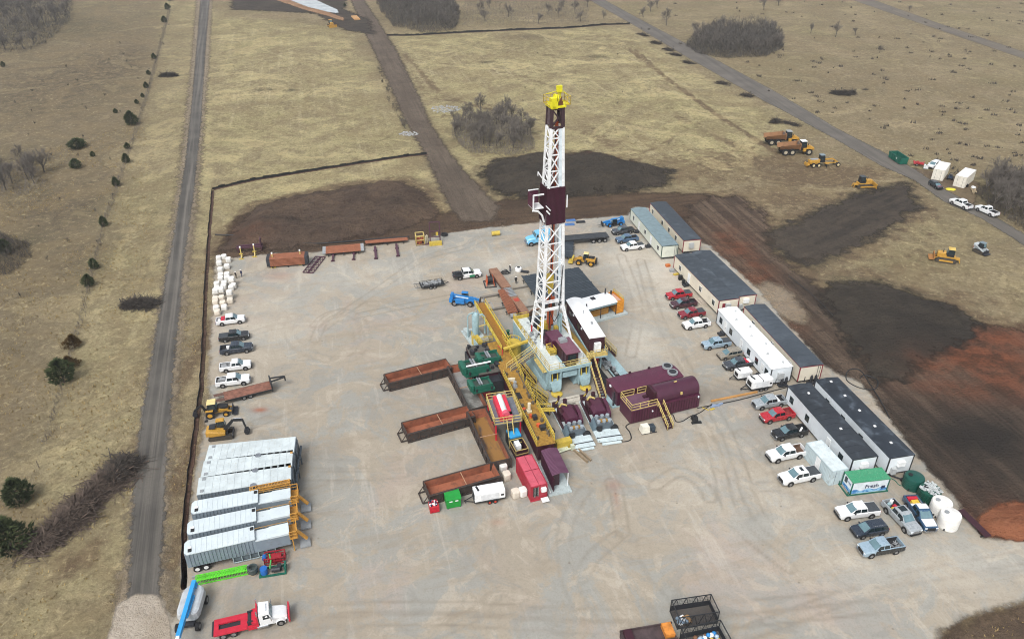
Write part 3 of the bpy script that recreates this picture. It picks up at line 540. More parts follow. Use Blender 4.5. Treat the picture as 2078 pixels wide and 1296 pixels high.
v=make_suv('suv','navy blue suv with roof rails between two pickups','PNAV' and PNAV,'suv');v.location=G(1764,1073,.75);v.location.z=.085;v.rotation_euler=(0,0,R(192));v.scale=(.95,.95,.97)
t=pk(1787,1110,191,'ice blue pickup with black sides and scrap in its bed, nearest the road',PLB,cab='ext',sc=1.08)
for s in(-1,1): P(t,'door_panel',MB().bb(-1.,1.35,s*1.012-.01,s*1.012+.01,.45,1.2),PBLK)
for s in(-1,1): P(t,'bed_side',MB().bb(-2.9,-.85,s*1.012-.01,s*1.012+.01,.5,1.24),PBLK)
mb=MB()
for k in range(26): a=random.random()*6.3;x=random.uniform(-.8,.8);y=random.uniform(-.6,.6);mb.bar((x,y,random.uniform(.02,.3)),(x+.5*math.cos(a),y+.4*math.sin(a),random.uniform(.02,.35)),.07)
cargo('scrap_load','tangled scrap and hoses in the bed of the ice blue pickup','scrap',t,-1.9,0,.72,mb,CG)
t=pk(1829,1049,math.degrees(HD((1794,1013),(1863,1086),.8)),'silver pickup with black roof panel and crates in its bed',PSIL,sc=1.12)
P(t,'sunroof',MB().bb(-.7,.2,-.5,.5,1.974,1.985),GLASS)
for i,(x,y,c,l) in enumerate(((-1.3,-.4,CY_,'yellow crate'),(-1.7,.2,REDP,'red can'),(-2.2,-.3,SUBB,'pale blue box'),(-2.6,.4,WHT,'white bucket'))): cargo('load_box',l+' in the bed of the silver pickup with crates','box',t,x,y,.72,MB().box(0,0,0,.42,.5,.42,.2*i),c)
t=pk(1867,1042,math.degrees(HD((1842,1006),(1892,1079),.8)),'old blue pickup with a white roof and hood beside the white tanks',paint('old_blue','#2b4c69'),sc=1.12,cab='ext',linm=CG)
P(t,'roof_panel',MB().bb(-.5,.38,-.68,.68,1.972,1.985),PW);P(t,'hood_panel',MB().add([(1.5,-.85,1.27),(2.75,-.8,1.18),(2.75,.8,1.18),(1.5,.85,1.27)],[(0,1,2,3)]),PW)
cargo('toolbox','red toolbox at the tail of the old blue pickup bed','toolbox',t,-2.4,0,.72,MB().box(0,0,0,.5,1.4,.55),REDP);cargo('load_box','yellow slab in the old blue pickup bed','box',t,-1.75,.1,.72,MB().box(0,0,0,.6,1.,.5,.1),CY_);cargo('load_box','white sheet of material behind the cab of the old blue pickup','box',t,-1.15,0,.72,MB().box(0,0,0,.6,1.5,.42),WHT)
for px,py,a,l in ((1950,414,0,'white pickup with an open bed on the gravel road, nearer the white containers'),(2003,428,0,'white pickup with a black bed load on the gravel road beside the thicket')):
    a=math.degrees(HD((px+25,py+11),(px-25,py-11)));pk(px,py,a,l,PW,cab='ext' if px>2000 else 'crew',linm=LINER,sc=1.1,group='pickups on the gravel road')
v=make_suv('sedan_car','black car with a maroon hood parked on the gravel road shoulder',PBLK,'car');v.location=G(1899,376,.6);v.location.z=.08;v.rotation_euler=(0,0,HD((1888,369),(1911,384)));v.scale=(.95,.92,.8)
P(v,'hood_panel',MB().add([(1.3,-.7,1.1),(2.2,-.7,1.),(2.2,.7,1.),(1.3,.7,1.1)],[(0,1,2,3)]),PDR)
# white/green flatbed pickup with utility trailer
t=pk(948,557,16,'white and green flatbed pickup towing a utility trailer',PW,'flat',sc=1.12)
for s in(-1,1): P(t,'green_stripe',MB().bb(.3,1.4,s*1.012-.01,s*1.012+.01,.45,.95),M('stripe_green','#1f7a56',.4))
cargo('equipment_case','dark box on the deck of the white and green flatbed pickup','case',t,-2.,.2,1.12,MB().box(0,0,0,.9,.8,.35).box(.5,-.6,0,.4,.4,.6),STEEL)
def utrailer(loc,rz):
    t=T('utility_trailer','dark utility trailer loaded with grey gear behind the flatbed pickup','trailer',loc,rz)
    P(t,'deck',MB().bb(-2.6,2.6,-1.05,1.05,.62,.74),STEEL);P(t,'frame',MB().rail([(-2.6,-1.05,.7),(2.6,-1.05,.7),(2.6,1.05,.7),(-2.6,1.05,.7)],.5,.06,1.3,close=True).bar((2.6,-.8,.6),(3.9,0,.55),.1).bar((2.6,.8,.6),(3.9,0,.55),.1),BLKS)
    P(t,'ramp',MB().bar((-2.7,-.9,.7),(-3.9,-.9,.9),.06).bar((-2.7,.9,.7),(-3.9,.9,.9),.06).bar((-3.9,-.9,.9),(-3.9,.9,.9),.06).bar((-3.3,-.9,.8),(-3.3,.9,.8),.05),STEEL)
    for s in(-1,1):
        for x in(-.5,.4): wheel(t,x,s*1.15,.36,.22)
    return t
u=utrailer((*G(876,577,.6)[:2],.085),R(19));u.scale=(.9,)*3
mb=MB();random.seed(3)
for k in range(40): x=random.uniform(-2.3,2.4);y=random.uniform(-.8,.8);mb.box(x,y,.0,random.uniform(.2,.8),random.uniform(.15,.5),random.uniform(.1,.45),random.random()*3)
o=ONE('gear_load','heap of grey tools and white bags on the utility trailer','gear',mb,CG);o.location=u.location+Vector((0,0,.74));o.rotation_euler=u.rotation_euler;o.scale=u.scale;o.location.z-=.07
# white enclosed generators on trailers
def gen_trailer(px,py,rz,label,L=3.6,two=False,zz=.085,rimm=None,gr='white generators on trailers'):
    t=T('generator_trailer',label,'generator',(*G(px,py,1.2)[:2],zz),rz,gr)
    P(t,'housing',MB().loft([[(x,-.9,.75),(x,-.9,2.05),(x,-.8,2.2),(x,.8,2.2),(x,.9,2.05),(x,.9,.75)] for x in(-L/2,L/2)]),WHT)
    P(t,'exhaust_vent',MB().box(-L/2+.6,.2,2.2,.3,1.0,.06,.2),BLK)
    P(t,'louvre_panel',MB().box(-L/2-.02,0,1.0,.05,1.2,.8),BLK)
    for s in(-1,1): P(t,'access_door',MB().bb(-L*.3,L*.3,s*.91-.012,s*.91+.012,.9,1.9),M('panel_white','#d5d8da',.5)); P(t,'vent_grille',MB().bb(L*.36,L*.46,s*.91-.014,s*.91+.014,1.2,1.5),BLK)
    if two: P(t,'divider',MB().bb(-.05,.05,-.92,.92,.8,2.23),BLK)
    P(t,'chassis',MB().bb(-L/2-.1,L/2+.1,-.85,.85,.5,.74).bar((-L/2,-.6,.58),(-L/2-1.5,0,.5),.1).bar((-L/2,.6,.58),(-L/2-1.5,0,.5),.1).bar((-L/2-1.3,0,.55),(-L/2-1.3,0,.08),.08),BLKS)
    for s in(-1,1):
        for x in ((-.1,.75) if L>3.3 else (.3,)): wheel(t,x,s*.92,.34,.22,rimm)
        P(t,'mudguard',MB().box(.3,s*.95,.72,1.9,.3,.05),BLKS)
    return t
gen_trailer(1508,756,R(15),'small white generator on a trailer behind the charcoal pickup',3.1).scale=(.8,)*3
gen_trailer(1541,776,R(15),'white two section generator on a tandem trailer beside the white office trailer',3.7,True)
g=gen_trailer(992,1000,R(14),'large white generator on a trailer with red wheels beside the green bin',4.6,False,.085,M('red_rim','#b3341f',.5));g.scale=(.9,.95,.95)
# semi truck with flatbed trailer
def semi_cab(t,pm,dx=0,sleeper=True):
    P(t,'hood',MB().loft([sec(dx+6.1,.85,.8,1.5,.85,.2),sec(dx+5.7,1.0,.7,1.75,.8,.25),sec(dx+4.2,1.1,.7,2.0,.8,.25)]),pm)
    P(t,'cab',MB().loft([[(dx+4.25,-1.15,.9),(dx+4.25,-1.15,2.0),(dx+3.95,-1.0,2.9),(dx+3.95,1.0,2.9),(dx+4.25,1.15,2.0),(dx+4.25,1.15,.9)],[(dx+2.6,-1.2,.9),(dx+2.6,-1.2,2.0),(dx+2.6,-1.1,3.0),(dx+2.6,1.1,3.0),(dx+2.6,1.2,2.0),(dx+2.6,1.2,.9)]]),pm)
    P(t,'windshield',MB().quad((dx+4.27,-1.05,2.05),(dx+4.27,1.05,2.05),(dx+4.0,.94,2.75),(dx+4.0,-.94,2.75)),WSH)
    for s in(-1,1):
        P(t,'side_window',MB().quad(*[(dx+4.05,s*1.175,2.05),(dx+3.1,s*1.2,2.05),(dx+3.1,s*1.135,2.7),(dx+3.85,s*1.06,2.7)][::s]),GLASS)
        P(t,'mirror',MB().box(dx+4.15,s*1.45,1.9,.1,.25,.6).bar((dx+4.1,s*1.15,2.2),(dx+4.15,s*1.45,2.2),.05),CHROME)
        P(t,'exhaust_stack',MB().cyl((dx+2.4,s*1.1,1.0),(dx+2.4,s*1.1,3.7),.09,n=10),CHROME)
        P(t,'fuel_tank',MB().cyl((dx+2.2,s*1.0,.75),(dx+3.6,s*1.0,.75),.32,n=14),CHROME)
        P(t,'headlight',MB().box(dx+5.95,s*.85,1.0,.2,.3,.25),LAMP);P(t,'fender',MB().loft([[(dx+5.2+.65*math.cos(a),s*.8,.6+.65*math.sin(a)),(dx+5.2+.65*math.cos(a),s*1.2,.6+.65*math.sin(a)),(dx+5.2+.58*math.cos(a),s*1.2,.6+.58*math.sin(a)),(dx+5.2+.58*math.cos(a),s*.8,.6+.58*math.sin(a))] for a in [i*math.pi/8 for i in range(9)]]),pm)
        wheel(t,dx+5.2,s*.98,.52,.34)
    if sleeper: P(t,'sleeper',MB().loft([[(x,-1.2,.9),(x,-1.2,2.9),(x,-1.,z),(x,1.,z),(x,1.2,2.9),(x,1.2,.9)] for x,z in((dx+2.58,3.3),(dx+2.2,3.65),(dx+.9,3.75))]),pm)
    P(t,'grille',MB().box(dx+6.1,0,.85,.1,1.1,.6),CHROME);P(t,'bumper',MB().box(dx+6.2,0,.45,.25,2.3,.35),CHROME)
SKYB=M('semi_blue','#6fb3d6',.35,dirt=.08)
hd=HD((1160,480),(1050,496));t=T('semi_truck','sky blue semi truck with sleeper hitched to a black flatbed','semi truck',(*G(1098,486,1.0)[:2],.085),R(195))
semi_cab(t,SKYB,-2.6);P(t,'chassis',MB().bb(-6.0,1.5,-.45,.45,.65,.9),STEEL)
for x in(-3.9,-5.2):
    for s in(-1,1): wheel(t,x,s*.85,.5,.6)
t=T('flatbed_trailer','black flatbed semi trailer behind the rig mast','trailer',(*G(1172,482,1.3)[:2],.085),R(191))
P(t,'deck',MB().bb(-7,6.5,-1.25,1.25,1.2,1.38),M('dark_deck','#34383c',.75,var=.25));P(t,'frame',MB().bb(-6.8,6.,-.6,.6,.85,1.2).bb(-7.02,6.52,-1.3,-1.25,1.1,1.4).bb(-7.02,6.52,1.25,1.3,1.1,1.4),BLKS)
for x in(-6.1,-3.4,-4.8):
    for s in(-1,1): wheel(t,x,s*.95,.5,.55)
P(t,'landing_gear',MB().bar((3.5,-.8,1.2),(3.5,-.8,.1),.12).bar((3.5,.8,1.2),(3.5,.8,.1),.12),STEEL)
# red and white heavy haul truck
t=T('winch_truck','red and white bed truck with a winch deck at the lower left','truck',(*G(507,1256,1.2)[:2],.085),R(16.5));t.scale=(.84,)*3
semi_cab(t,PW,-1.3,False);P(t,'bumper_guard',MB().box(5.05,0,.6,.2,2.5,1.1),REDP);P(t,'cab_light',MB().box(2.2,0,2.95,.2,1.2,.15),LAMP)
P(t,'headache_rack',MB().bb(.95,1.15,-1.25,1.25,1.0,2.9).bb(.3,.95,-1.2,1.2,1.0,1.9),REDP);P(t,'winch',MB().cyl((.1,-.7,1.5),(.1,.7,1.5),.35).box(.1,.85,1.1,.7,.2,.9).box(.1,-.85,1.1,.7,.2,.9),STEEL)
P(t,'bed_deck',MB().bb(-4.6,-.3,.45,1.3,1.05,1.3).bb(-4.6,-.3,-1.3,-.45,1.05,1.3).bb(-1.2,-.3,-.45,.45,1.05,1.3).bb(-4.6,-4.,-.45,.45,1.05,1.28),REDP);P(t,'chassis',MB().bb(-4.5,3.,-.44,.44,.7,1.0),STEEL);P(t,'toolbox',MB().bb(-.25,.9,-1.25,-.85,.7,1.3).bb(-.25,.9,.85,1.25,.7,1.3),REDP)
P(t,'tail_roller',MB().cyl((-4.7,-1.1,1.15),(-4.7,1.1,1.15),.16),STEEL)
for x in(-2.2,-3.5):
    for s in(-1,1): wheel(t,x,s*.9,.52,.55)
# brown gooseneck trailer
a=G(443,808,.9);b=G(582,774,.9);t=T('gooseneck_trailer','long gooseneck trailer with a brown plank deck and black neck','trailer',(*((a+b)/2)[:2],.085),math.atan2(b.y-a.y,b.x-a.x));Lg=(b-a).length/2
mb=MB()
for k in range(9): y=-1.2+k*.267;mb.bb(-Lg+.9,Lg-2.6,y,y+.245,.86,.93+.01*(k%3))
P(t,'deck',mb,M('plank_brown','#7d5546',.85,var=.25,dirt=.3,dcol='#5a4438'));P(t,'frame',MB().bb(-Lg+.9,Lg-2.6,-1.25,-1.2,.7,.95).bb(-Lg+.9,Lg-2.6,1.2,1.25,.7,.95).bb(-Lg+.9,Lg-2.6,-.5,-.3,.5,.85).bb(-Lg+.9,Lg-2.6,.3,.5,.5,.85),BLKS)
P(t,'gooseneck',MB().bb(Lg-2.6,Lg-2.4,-1.2,1.2,.4,2.1).bar((Lg-2.4,-.5,1.9),(Lg-.2,-.12,1.9),.2).bar((Lg-2.4,.5,1.9),(Lg-.2,.12,1.9),.2).bar((Lg-.2,0,2.0),(Lg-.2,0,1.1),.2),BLKS)
P(t,'ramp',MB().bar((-Lg+.9,-.75,.9),(-Lg-.6,-.75,1.0),.7,.08).bar((-Lg+.9,.75,.9),(-Lg-.6,.75,1.0),.7,.08),M('ramp_brown','#5f463c',.8))
for x in(-.6,.4):
    for s in(-1,1): wheel(t,x-1,s*.85,.4,.4)
# ---------- office trailers ----------
ROOFD=M('dark_roof_membrane','#3c444c',.6,var=.25,dirt=.45,dcol='#59626a',sc=.09);ROOFW=M('white_roof_membrane','#eef0f0',.5,var=.03);ROOFG=M('grey_green_roof','#6f8288',.6,dirt=.3,dcol='#8fa0a2')
SIDC=M('cream_siding','#d6cfbd',.6,dirt=.15,sc=.12,dcol='#a89f8c');SIDW=M('white_siding','#d3dade',.55,dirt=.12,sc=.12,dcol='#a9adab');SIDG=M('pale_green_siding','#cfd3c6',.6,dirt=.15,sc=.12,dcol='#a8a898');TRR=M('red_trim','#7c2433',.5);TRB=M('black_trim','#26292c',.6);TRG=M('green_trim','#31493f',.6)
ROOFD3=M('black_roof_membrane','#292f36',.6,var=.25,dirt=.45,dcol='#48515a',sc=.09)
ROOFD2=M('patched_roof','#1f262e',.5,var=.4,dirt=.5,dcol='#56606b',sc=.12)
ACM=M('aircon_grey','#a9adae',.5,dirt=.2)
PADZ=.085
def office(label,A,B,Wd,h,roof,side,trim,wins=(),doors=(),seams=10,vents=0,rear=(),trimw=.28,facewin=True,hatch=0):
    """A far-left roof corner, B near-left roof corner (px on photo); x runs A->B, y to the right seen from above is -; width on the far-from-camera side"""
    a=G(*A,h);b=G(*B,h);L=(b-a).length;rz=math.atan2(b.y-a.y,b.x-a.x)
    t=T('office_trailer',label,'office trailer',(a.x,a.y,PADZ),rz,'office trailers along the pad edge')
    # local: x along trailer 0..L towards the camera, near long wall at y=0, body spans y 0..Wd (to the right in the picture)
    P(t,'walls',MB().bb(0,L,0,Wd,.55,h-.12),side)
    mb=MB();mb.loft([[(-.08,-.1,h-.13),(-.08,Wd/2,h+.1),(-.08,Wd+.1,h-.13)],[(L+.08,-.1,h-.13),(L+.08,Wd/2,h+.1),(L+.08,Wd+.1,h-.13)]])
    rf=P(t,'roof',mb,roof)
    sm=MB()
    for i in range(1,seams):
        x=L*i/seams; sm.bar((x,-.08,h-.12),(x,Wd/2,h+.11),.06,.03).bar((x,Wd/2,h+.11),(x,Wd+.08,h-.12),.06,.03)
    if seams: P(rf,'roof_seam',sm,roof)
    for i in range(vents):
        x=L*(i+.6)/vents; P(rf,'roof_vent',MB().cyl((x,Wd*(.35 if i%2 else .68),h-.05),(x,Wd*(.35 if i%2 else .68),h+.3),.22,.18,n=10),ACM)
    for i in range(hatch): x=L*(i+.3)/hatch;P(rf,'roof_vent',MB().box(x,Wd*.5,h,.35,.3,.22),WHT)
    tm=MB()
    for y in (-.022,Wd+.022): tm.bb(-.02,L+.02,y-.02,y+.02,h-.12-trimw,h-.14)
    for x in (-.024,L+.024): tm.bb(x-.02,x+.02,-.02,Wd+.02,h-.12-trimw,h-.14)
    for x in (0,L):
        for y in(0,Wd): tm.bb(x-.07,x+.07,y-.07,y+.07,.5,h-.14)
    P(t,'trim',tm,trim)
    P(t,'underframe',MB().bb(.1,L-.1,.15,Wd-.15,.3,.56).bb(.3,L-.3,.5,.8,.0,.3).bb(.3,L-.3,Wd-.8,Wd-.5,0,.3),STEEL)
    # clapboard lines
    pl=MB()
    for i in range(1,int(L/1.2)): pl.bb(i*1.2-.015,i*1.2+.015,-.012,.0,.6,h-.45)
    P(t,'panel_joint',pl,side)
    for x in wins:
        w=P(t,'window',MB().bb(x*L-.5,x*L+.5,-.045,.0,1.35,2.45),WHT if side!=SIDW else TRB)
        P(w,'pane',MB().bb(x*L-.44,x*L-.04,-.06,-.03,1.4,2.4).bb(x*L+.04,x*L+.44,-.06,-.03,1.4,2.4),GLASS)
    for x in doors:
        d=P(t,'door',MB().bb(x*L-.48,x*L+.48,-.05,.0,.6,2.65),M('door_white','#dfe2e2',.5));P(d,'handle',MB().box(x*L+.36,-.07,1.5,.06,.05,.12),STEEL)
        P(t,'step',MB().box(x*L,-.6,.0,1.1,1.0,.3).box(x*L,-.35,.3,1.1,.5,.22),STEEL)
    for k in rear:
        if k=='ac': P(t,'air_conditioner',MB().box(L+.25,Wd*.45,1.5,.5,1.0,1.1),ACM)
        if k=='acs':
            P(t,'air_conditioner',MB().box(L+.22,Wd*.5,1.9,.4,1.1,.8),WHT);P(t,'air_conditioner',MB().box(L+.25,Wd*.25,.7,.5,.7,1.),ACM)
        if k=='door':
            d=P(t,'end_door',MB().bb(L,L+.05,Wd*.3-.45,Wd*.3+.45,.6,2.6),TRR);P(d,'handle',MB().box(L+.07,Wd*.3+.3,1.5,.05,.06,.12),STEEL)
        if k=='hitch': P(t,'hitch',MB().bar((L,.6,.4),(L+1.4,Wd/2,.4),.15).bar((L,Wd-.6,.4),(L+1.4,Wd/2,.4),.15).box(L+1.2,Wd/2,.0,.3,.3,.5),STEEL)
        if k=='gas': 
            for q in(.55,.75): P(t,'gas_bottle',MB().lathe([(.0,.0),(.22,.02),(.22,1.1),(.12,1.3),(.08,1.42)],12,(L+.4,Wd*q,.3)),STEEL)
            P(t,'bottle_shelf',MB().box(L+.5,Wd*.6,.1,.8,1.6,.2).bar((L+.1,Wd*.3,.3),(L+.1,Wd*.3,1.3),.08),STEEL)
        if k=='ladder': P(t,'ladder',MB().bar((L+.12,Wd*.8,.3),(L+.12,Wd*.8,h),.05).bar((L+.12,Wd*.8+.4,.3),(L+.12,Wd*.8+.4,h),.05),STEEL)
    return t
office('long pale green trailer with a grey green roof and dark green trim',(1280.5,423),(1344,499),3.6,3.4,ROOFG,SIDG,TRG,(.12,.5,.9),(.3,.68),12,rear=('ladder',),trimw=.16)
office('cream trailer with grey roof and red trim behind the pale green one',(1320,411.5),(1388,487.5),3.9,3.4,ROOFD,SIDC,TRR,(.1,.4,.6,.8),(),12,rear=('ac','hitch'),trimw=.2)
office('near half of the cream double trailer with a white awning over its door',(1370,517.7),(1460,609.5),4.1,3.5,ROOFD,SIDC,TRR,(.15,.62,.9),(.36,),12,rear=('ac','door'),trimw=.16)
office('far half of the cream double trailer, under the same dark roof pair',(1404.5,511.5),(1495,601.5),4.1,3.5,ROOFD,SIDC,TRR,(),(),12,rear=('acs',),trimw=.16)
office('white office trailer with a bright white flat roof and round roof vents',(1457.8,627),(1567,748.6),3.7,3.5,ROOFW,SIDW,TRB,(.08,.28,.62,.76,.93),(.17,.48,.86),0,7,rear=('ac','gas'),trimw=.05)
office('cream trailer with dark roof and red trim beside the white roofed trailer',(1511,621),(1625,744),4.0,3.5,ROOFD,SIDC,TRR,(.2,.55,.85),(),14,rear=('gas','ladder'),trimw=.2)
office('white trailer with dark roof behind the red and black pickups',(1600,783),(1731.5,932),3.8,3.6,ROOFD3,SIDW,TRB,(.09,.35,.86),(.68,),14,hatch=2,rear=('acs','hitch'),trimw=.12)
office('outermost white trailer with a patched black roof, nearest the bare soil',(1656,771),(1807,929),3.8,3.6,ROOFD2,SIDW,TRB,(.2,.42,.66),(),0,hatch=5,rear=('acs','hitch'),trimw=.12)
# awning with its clutter
a=G(1404,548,2.6)
t=T('awning','white awning on posts over the cream double trailer door','awning',(*G(1400,568,0)[:2],PADZ),R(-75))
P(t,'canopy',MB().bar((-1.6,.9,2.75),(1.6,.9,2.75),2.1,.1),WHT);P(t,'post',MB().bar((-1.5,0,0),(-1.5,0,2.7),.09),WHT);P(t,'post',MB().bar((1.5,0,0),(1.5,0,2.7),.09),WHT);P(t,'landing',MB().bb(-1.5,1.5,.1,1.8,0,.5),STEEL);P(t,'handrail',MB().rail([(-1.5,.1,.5),(-1.5,1.7,.5)],1.,.05).rail([(1.5,.1,.5),(1.5,1.7,.5)],1.,.05),STEEL)
rngc=random.Random(4)
for i,(px,py,l,c,s) in enumerate(((1355,541,'orange box on the gravel by the double trailer awning',M('box_orange','#b8672c',.7),(.9,.7,.4)),(1363,552,'grey tool chest on the gravel by the double trailer awning',GRY,(.9,.6,.5)),(1372,558,'yellow frame box lying near the double trailer awning',YEL,(1.2,.5,.2)),(1380,568,'dark barbecue grill on the gravel beside the awning',BLK,(.7,.6,.9)),(1386,576,'black barrel beside the awning of the double trailer',BLK,(.5,.5,.8)))):
    nm=('crate','tool_chest','frame_box','grill','bin')[i]
    ONE(nm,l,nm.replace('_',' '),MB().box(0,0,0,*s).box(0,0,s[2],s[0]*1.05,s[1]*1.05,.06).bar((-s[0]*.3,-s[1]*.55,s[2]*.7),(s[0]*.3,-s[1]*.55,s[2]*.7),.05),c,(*G(px,py)[:2],PADZ),rngc.random())
mb=MB();[mb.bb(-1.2,1.2,y,y+.5,.12,.18) for y in (-1.2,-.6,0,.6)];mb.bb(-1.2,-1.1,-1.2,1.1,0,.12).bb(1.1,1.2,-1.2,1.1,0,.12)
ONE('pallet','pale wooden pallet between the maroon pickup and double trailer','pallet',mb,M('pallet_wood','#a79d90',.8),(*G(1426,612)[:2],PADZ),R(-75))
# green tanks, white tanks
TG=M('tank_green','#0e4a40',.4,dirt=.06,dcol='#3f6a60');TWH=M('tank_white','#e0dfda',.45,dirt=.12,dcol='#c4b79e')
def tank(px,py,r,h,mat,label,group,ribs=False):
    c=G(px,py,h);t=T('water_tank',label,'tank',(c.x,c.y,PADZ),0,group)
    pr=[(r*.96,0),(r,.05)]
    for k in range(5): z=h*(.1+.16*k);pr+=[(r,z),(r*1.015,z+.05),(r,z+.1)]
    pr+=[(r,h-.2),(r*.95,h-.05),(r*.5,h+.1),(.01,h+.18)]
    P(t,'shell',MB().lathe(pr,28),mat)
    if ribs:
        mb=MB()
        for i in range(36): a=2*math.pi*i/36;mb.bar((r*1.0*math.cos(a),r*1.0*math.sin(a),.1),(r*1.0*math.cos(a),r*1.0*math.sin(a),h-.3),.12)
        P(t,'rib',mb,mat)
    P(t,'hatch',MB().cyl((-r*.45,r*.1,h),(-r*.45,r*.1,h+.2),.3,n=12),BLK if mat!=TWH else GRY);P(t,'valve',MB().cyl((-r*.7,-r*.75,.3),(-r*.8,-r*.9,.3),.1),STEEL)
    return t
gt='round water tanks in the corner of the pad'
tank(1857,966,1.3,1.9,TG,'dark green round tank farthest from the white ones',gt)
tank(1889,991,1.32,1.95,M('foil_green','#0f4a3c',.4),'ribbed green round tank with a torn silver cover on top',gt,True)
t=bpy.data.objects['water_tank.001']
mb=MB();random.seed(9)
for k in range(70):
    a=random.random()*6.28;r=1.3*math.sqrt(random.random());x=r*math.cos(a);y=r*math.sin(a);z=1.95+.2*(1-r/1.3)+.03+random.random()*.06;q=random.uniform(.12,.32);b=random.random()*3
    mb.add([(x+q*math.cos(b+k2),y+q*math.sin(b+k2),z+random.uniform(-.05,.1)) for k2 in (0,1.6,3.1,4.7)],[(0,1,2,3)])
P(t,'foil_cover',mb,M('silver_foil','#d5dad8',.3,.5))
tank(1913,1017,1.28,2.1,TWH,'white round tank between the ribbed green tank and the other white tank',gt)
tank(1931,1042,1.27,2.15,TWH,'white round tank at the outer end of the row by the maroon board',gt)
t=T('maroon_board','long maroon board leaning on props beside the outer white tank','board',(*G(1974,1068)[:2],PADZ),HD((1957,1050),(1988,1080)))
P(t,'panel',MB().bar((-2.4,0,.6),(2.4,0,.6),.95,.1),MARD)
for s in(-1,1): P(t,'leg',MB().bar((s*1.8,0,.04),(s*1.8,0,.55),.12).bar((s*1.8,-.5,.07),(s*1.8,.5,.07),.14),STEEL)
# pale blue container
def container(label,A,B,Wd,h,mat,roofm,name='shipping_container',z=PADZ,group=None,door=True,ribs=True,ridge=None):
    a=G(*A,h);b=G(*B,h);L=(b-a).length;rz=math.atan2(b.y-a.y,b.x-a.x)
    t=T(name,label,'container',(a.x,a.y,z),rz,group)
    P(t,'walls',MB().bb(0,L,0,Wd,.1,h-.06),mat)
    if ribs:
        mb=MB();n=int(L/.28)
        for i in range(1,n): x=L*i/n;mb.bb(x-.06,x+.06,-.035,0,.22,h-.2).bb(x-.06,x+.06,Wd,Wd+.035,.22,h-.2)
        for i in range(1,8): y=Wd*i/8;mb.bb(-.03,0,y-.06,y+.06,.22,h-.2)
        P(t,'corrugation',mb,mat)
    mb=MB()
    for x in(0,L):
        for y in(0,Wd): mb.bb(x-.06,x+.06,y-.06,y+.06,0,h)
    for y in(0,Wd): mb.bb(.07,L-.07,y-.055,y+.055,0,.16).bb(.07,L-.07,y-.055,y+.055,h-.14,h+.002)
    for x in(0,L): mb.bb(x-.055,x+.055,.07,Wd-.07,0,.16).bb(x-.055,x+.055,.07,Wd-.07,h-.14,h+.002)
    P(t,'corner_frame',mb,mat)
    if ridge: P(t,'roof',MB().loft([[(x,.06,h-.05),(x,Wd/2,h+ridge),(x,Wd-.06,h-.05)] for x in(.06,L-.06)]),roofm)
    else: P(t,'roof',MB().bb(.06,L-.06,.06,Wd-.06,h-.06,h+.02),roofm)
    if door:
        for k in(0,1):
            d=P(t,'door',MB().bb(L+.002,L+.05,.1+k*(Wd/2-.08),Wd/2-.03+k*(Wd/2-.08),.2,h-.2),mat);P(d,'lock_rod',MB().bar((L+.08,Wd*.25+k*Wd*.5,.2),(L+.08,Wd*.25+k*Wd*.5,h-.2),.05),CHROME)
    return t
PBL=M('container_pale_blue','#b3c2c6',.5,dirt=.12,sc=.2)
t=container('pale blue grey storage container in front of the dark roofed white trailer',(1637,899),(1690,957),2.4,2.6,PBL,M('container_roof_pale','#c5d0d2',.5,dirt=.15))
P(t,'side_door',MB().bb(2.6,3.6,-.06,-.036,.2,2.4),WHT)
# green/white water purifier unit
t=T('water_station','green roofed water unit with white and blue lettered sides on skids','water unit',(*G(1752,990,0)[:2],PADZ),R(9));t.scale=(.92,.92,.9)
P(t,'skid',MB().bb(-3.4,3.2,-1.3,-1.15,0,.2).bb(-3.4,3.2,1.15,1.3,0,.2).bb(-3.4,-3.25,-1.15,1.15,0,.2).bb(3.05,3.2,-1.15,1.15,0,.2).bar((-3.3,-1.2,.2),(-3.3,-1.2,.8),.12).bar((-3.3,1.2,.2),(-3.3,1.2,.8),.12),GRN)
P(t,'walls',MB().bb(-2.9,2.9,-1.15,1.15,.2,2.5),M('panel_bluewhite','#d4dde2',.5))
m,nt=NT('water_wave');ob=nd(nt,'ShaderNodeTexCoord').outputs['Object'];n1=noi(nt,mapv(nt,ob,0,(1,1,2)),1.1,4);surf(nt,mixc(nt,ramp(nt,n1,.4,.6),lin('#1f6fb5'),lin('#8fc0dd')),.45)
mb=MB();xs_=[-2.85+i*.19 for i in range(31)]
for s in(-1,1):
    for i in range(30):
        z0=.9+.18*math.sin(i*.55);z1=.9+.18*math.sin((i+1)*.55);y=s*1.162
        mb.quad(*[(xs_[i],y,.3),(xs_[i+1],y,.3),(xs_[i+1],y,z1),(xs_[i],y,z0)][::-s])
mb.quad((-2.912,1.1,.3),(-2.912,-1.1,.3),(-2.912,-1.1,.95),(-2.912,1.1,.8));P(t,'wave_graphic',mb,m)
P(t,'roof',MB().bb(-3.0,3.0,-1.25,1.25,2.5,2.62),M('green_roof_worn','#2f8a62',.55,dirt=.55,dcol='#8fae94',sc=2.5))
P(t,'post',MB().bb(-2.98,-2.84,-1.24,-1.1,.2,2.5).bb(2.84,2.98,-1.24,-1.1,.2,2.5).bb(-2.98,-2.84,1.1,1.24,.2,2.5).bb(2.84,2.98,1.1,1.24,.2,2.5),GRN)
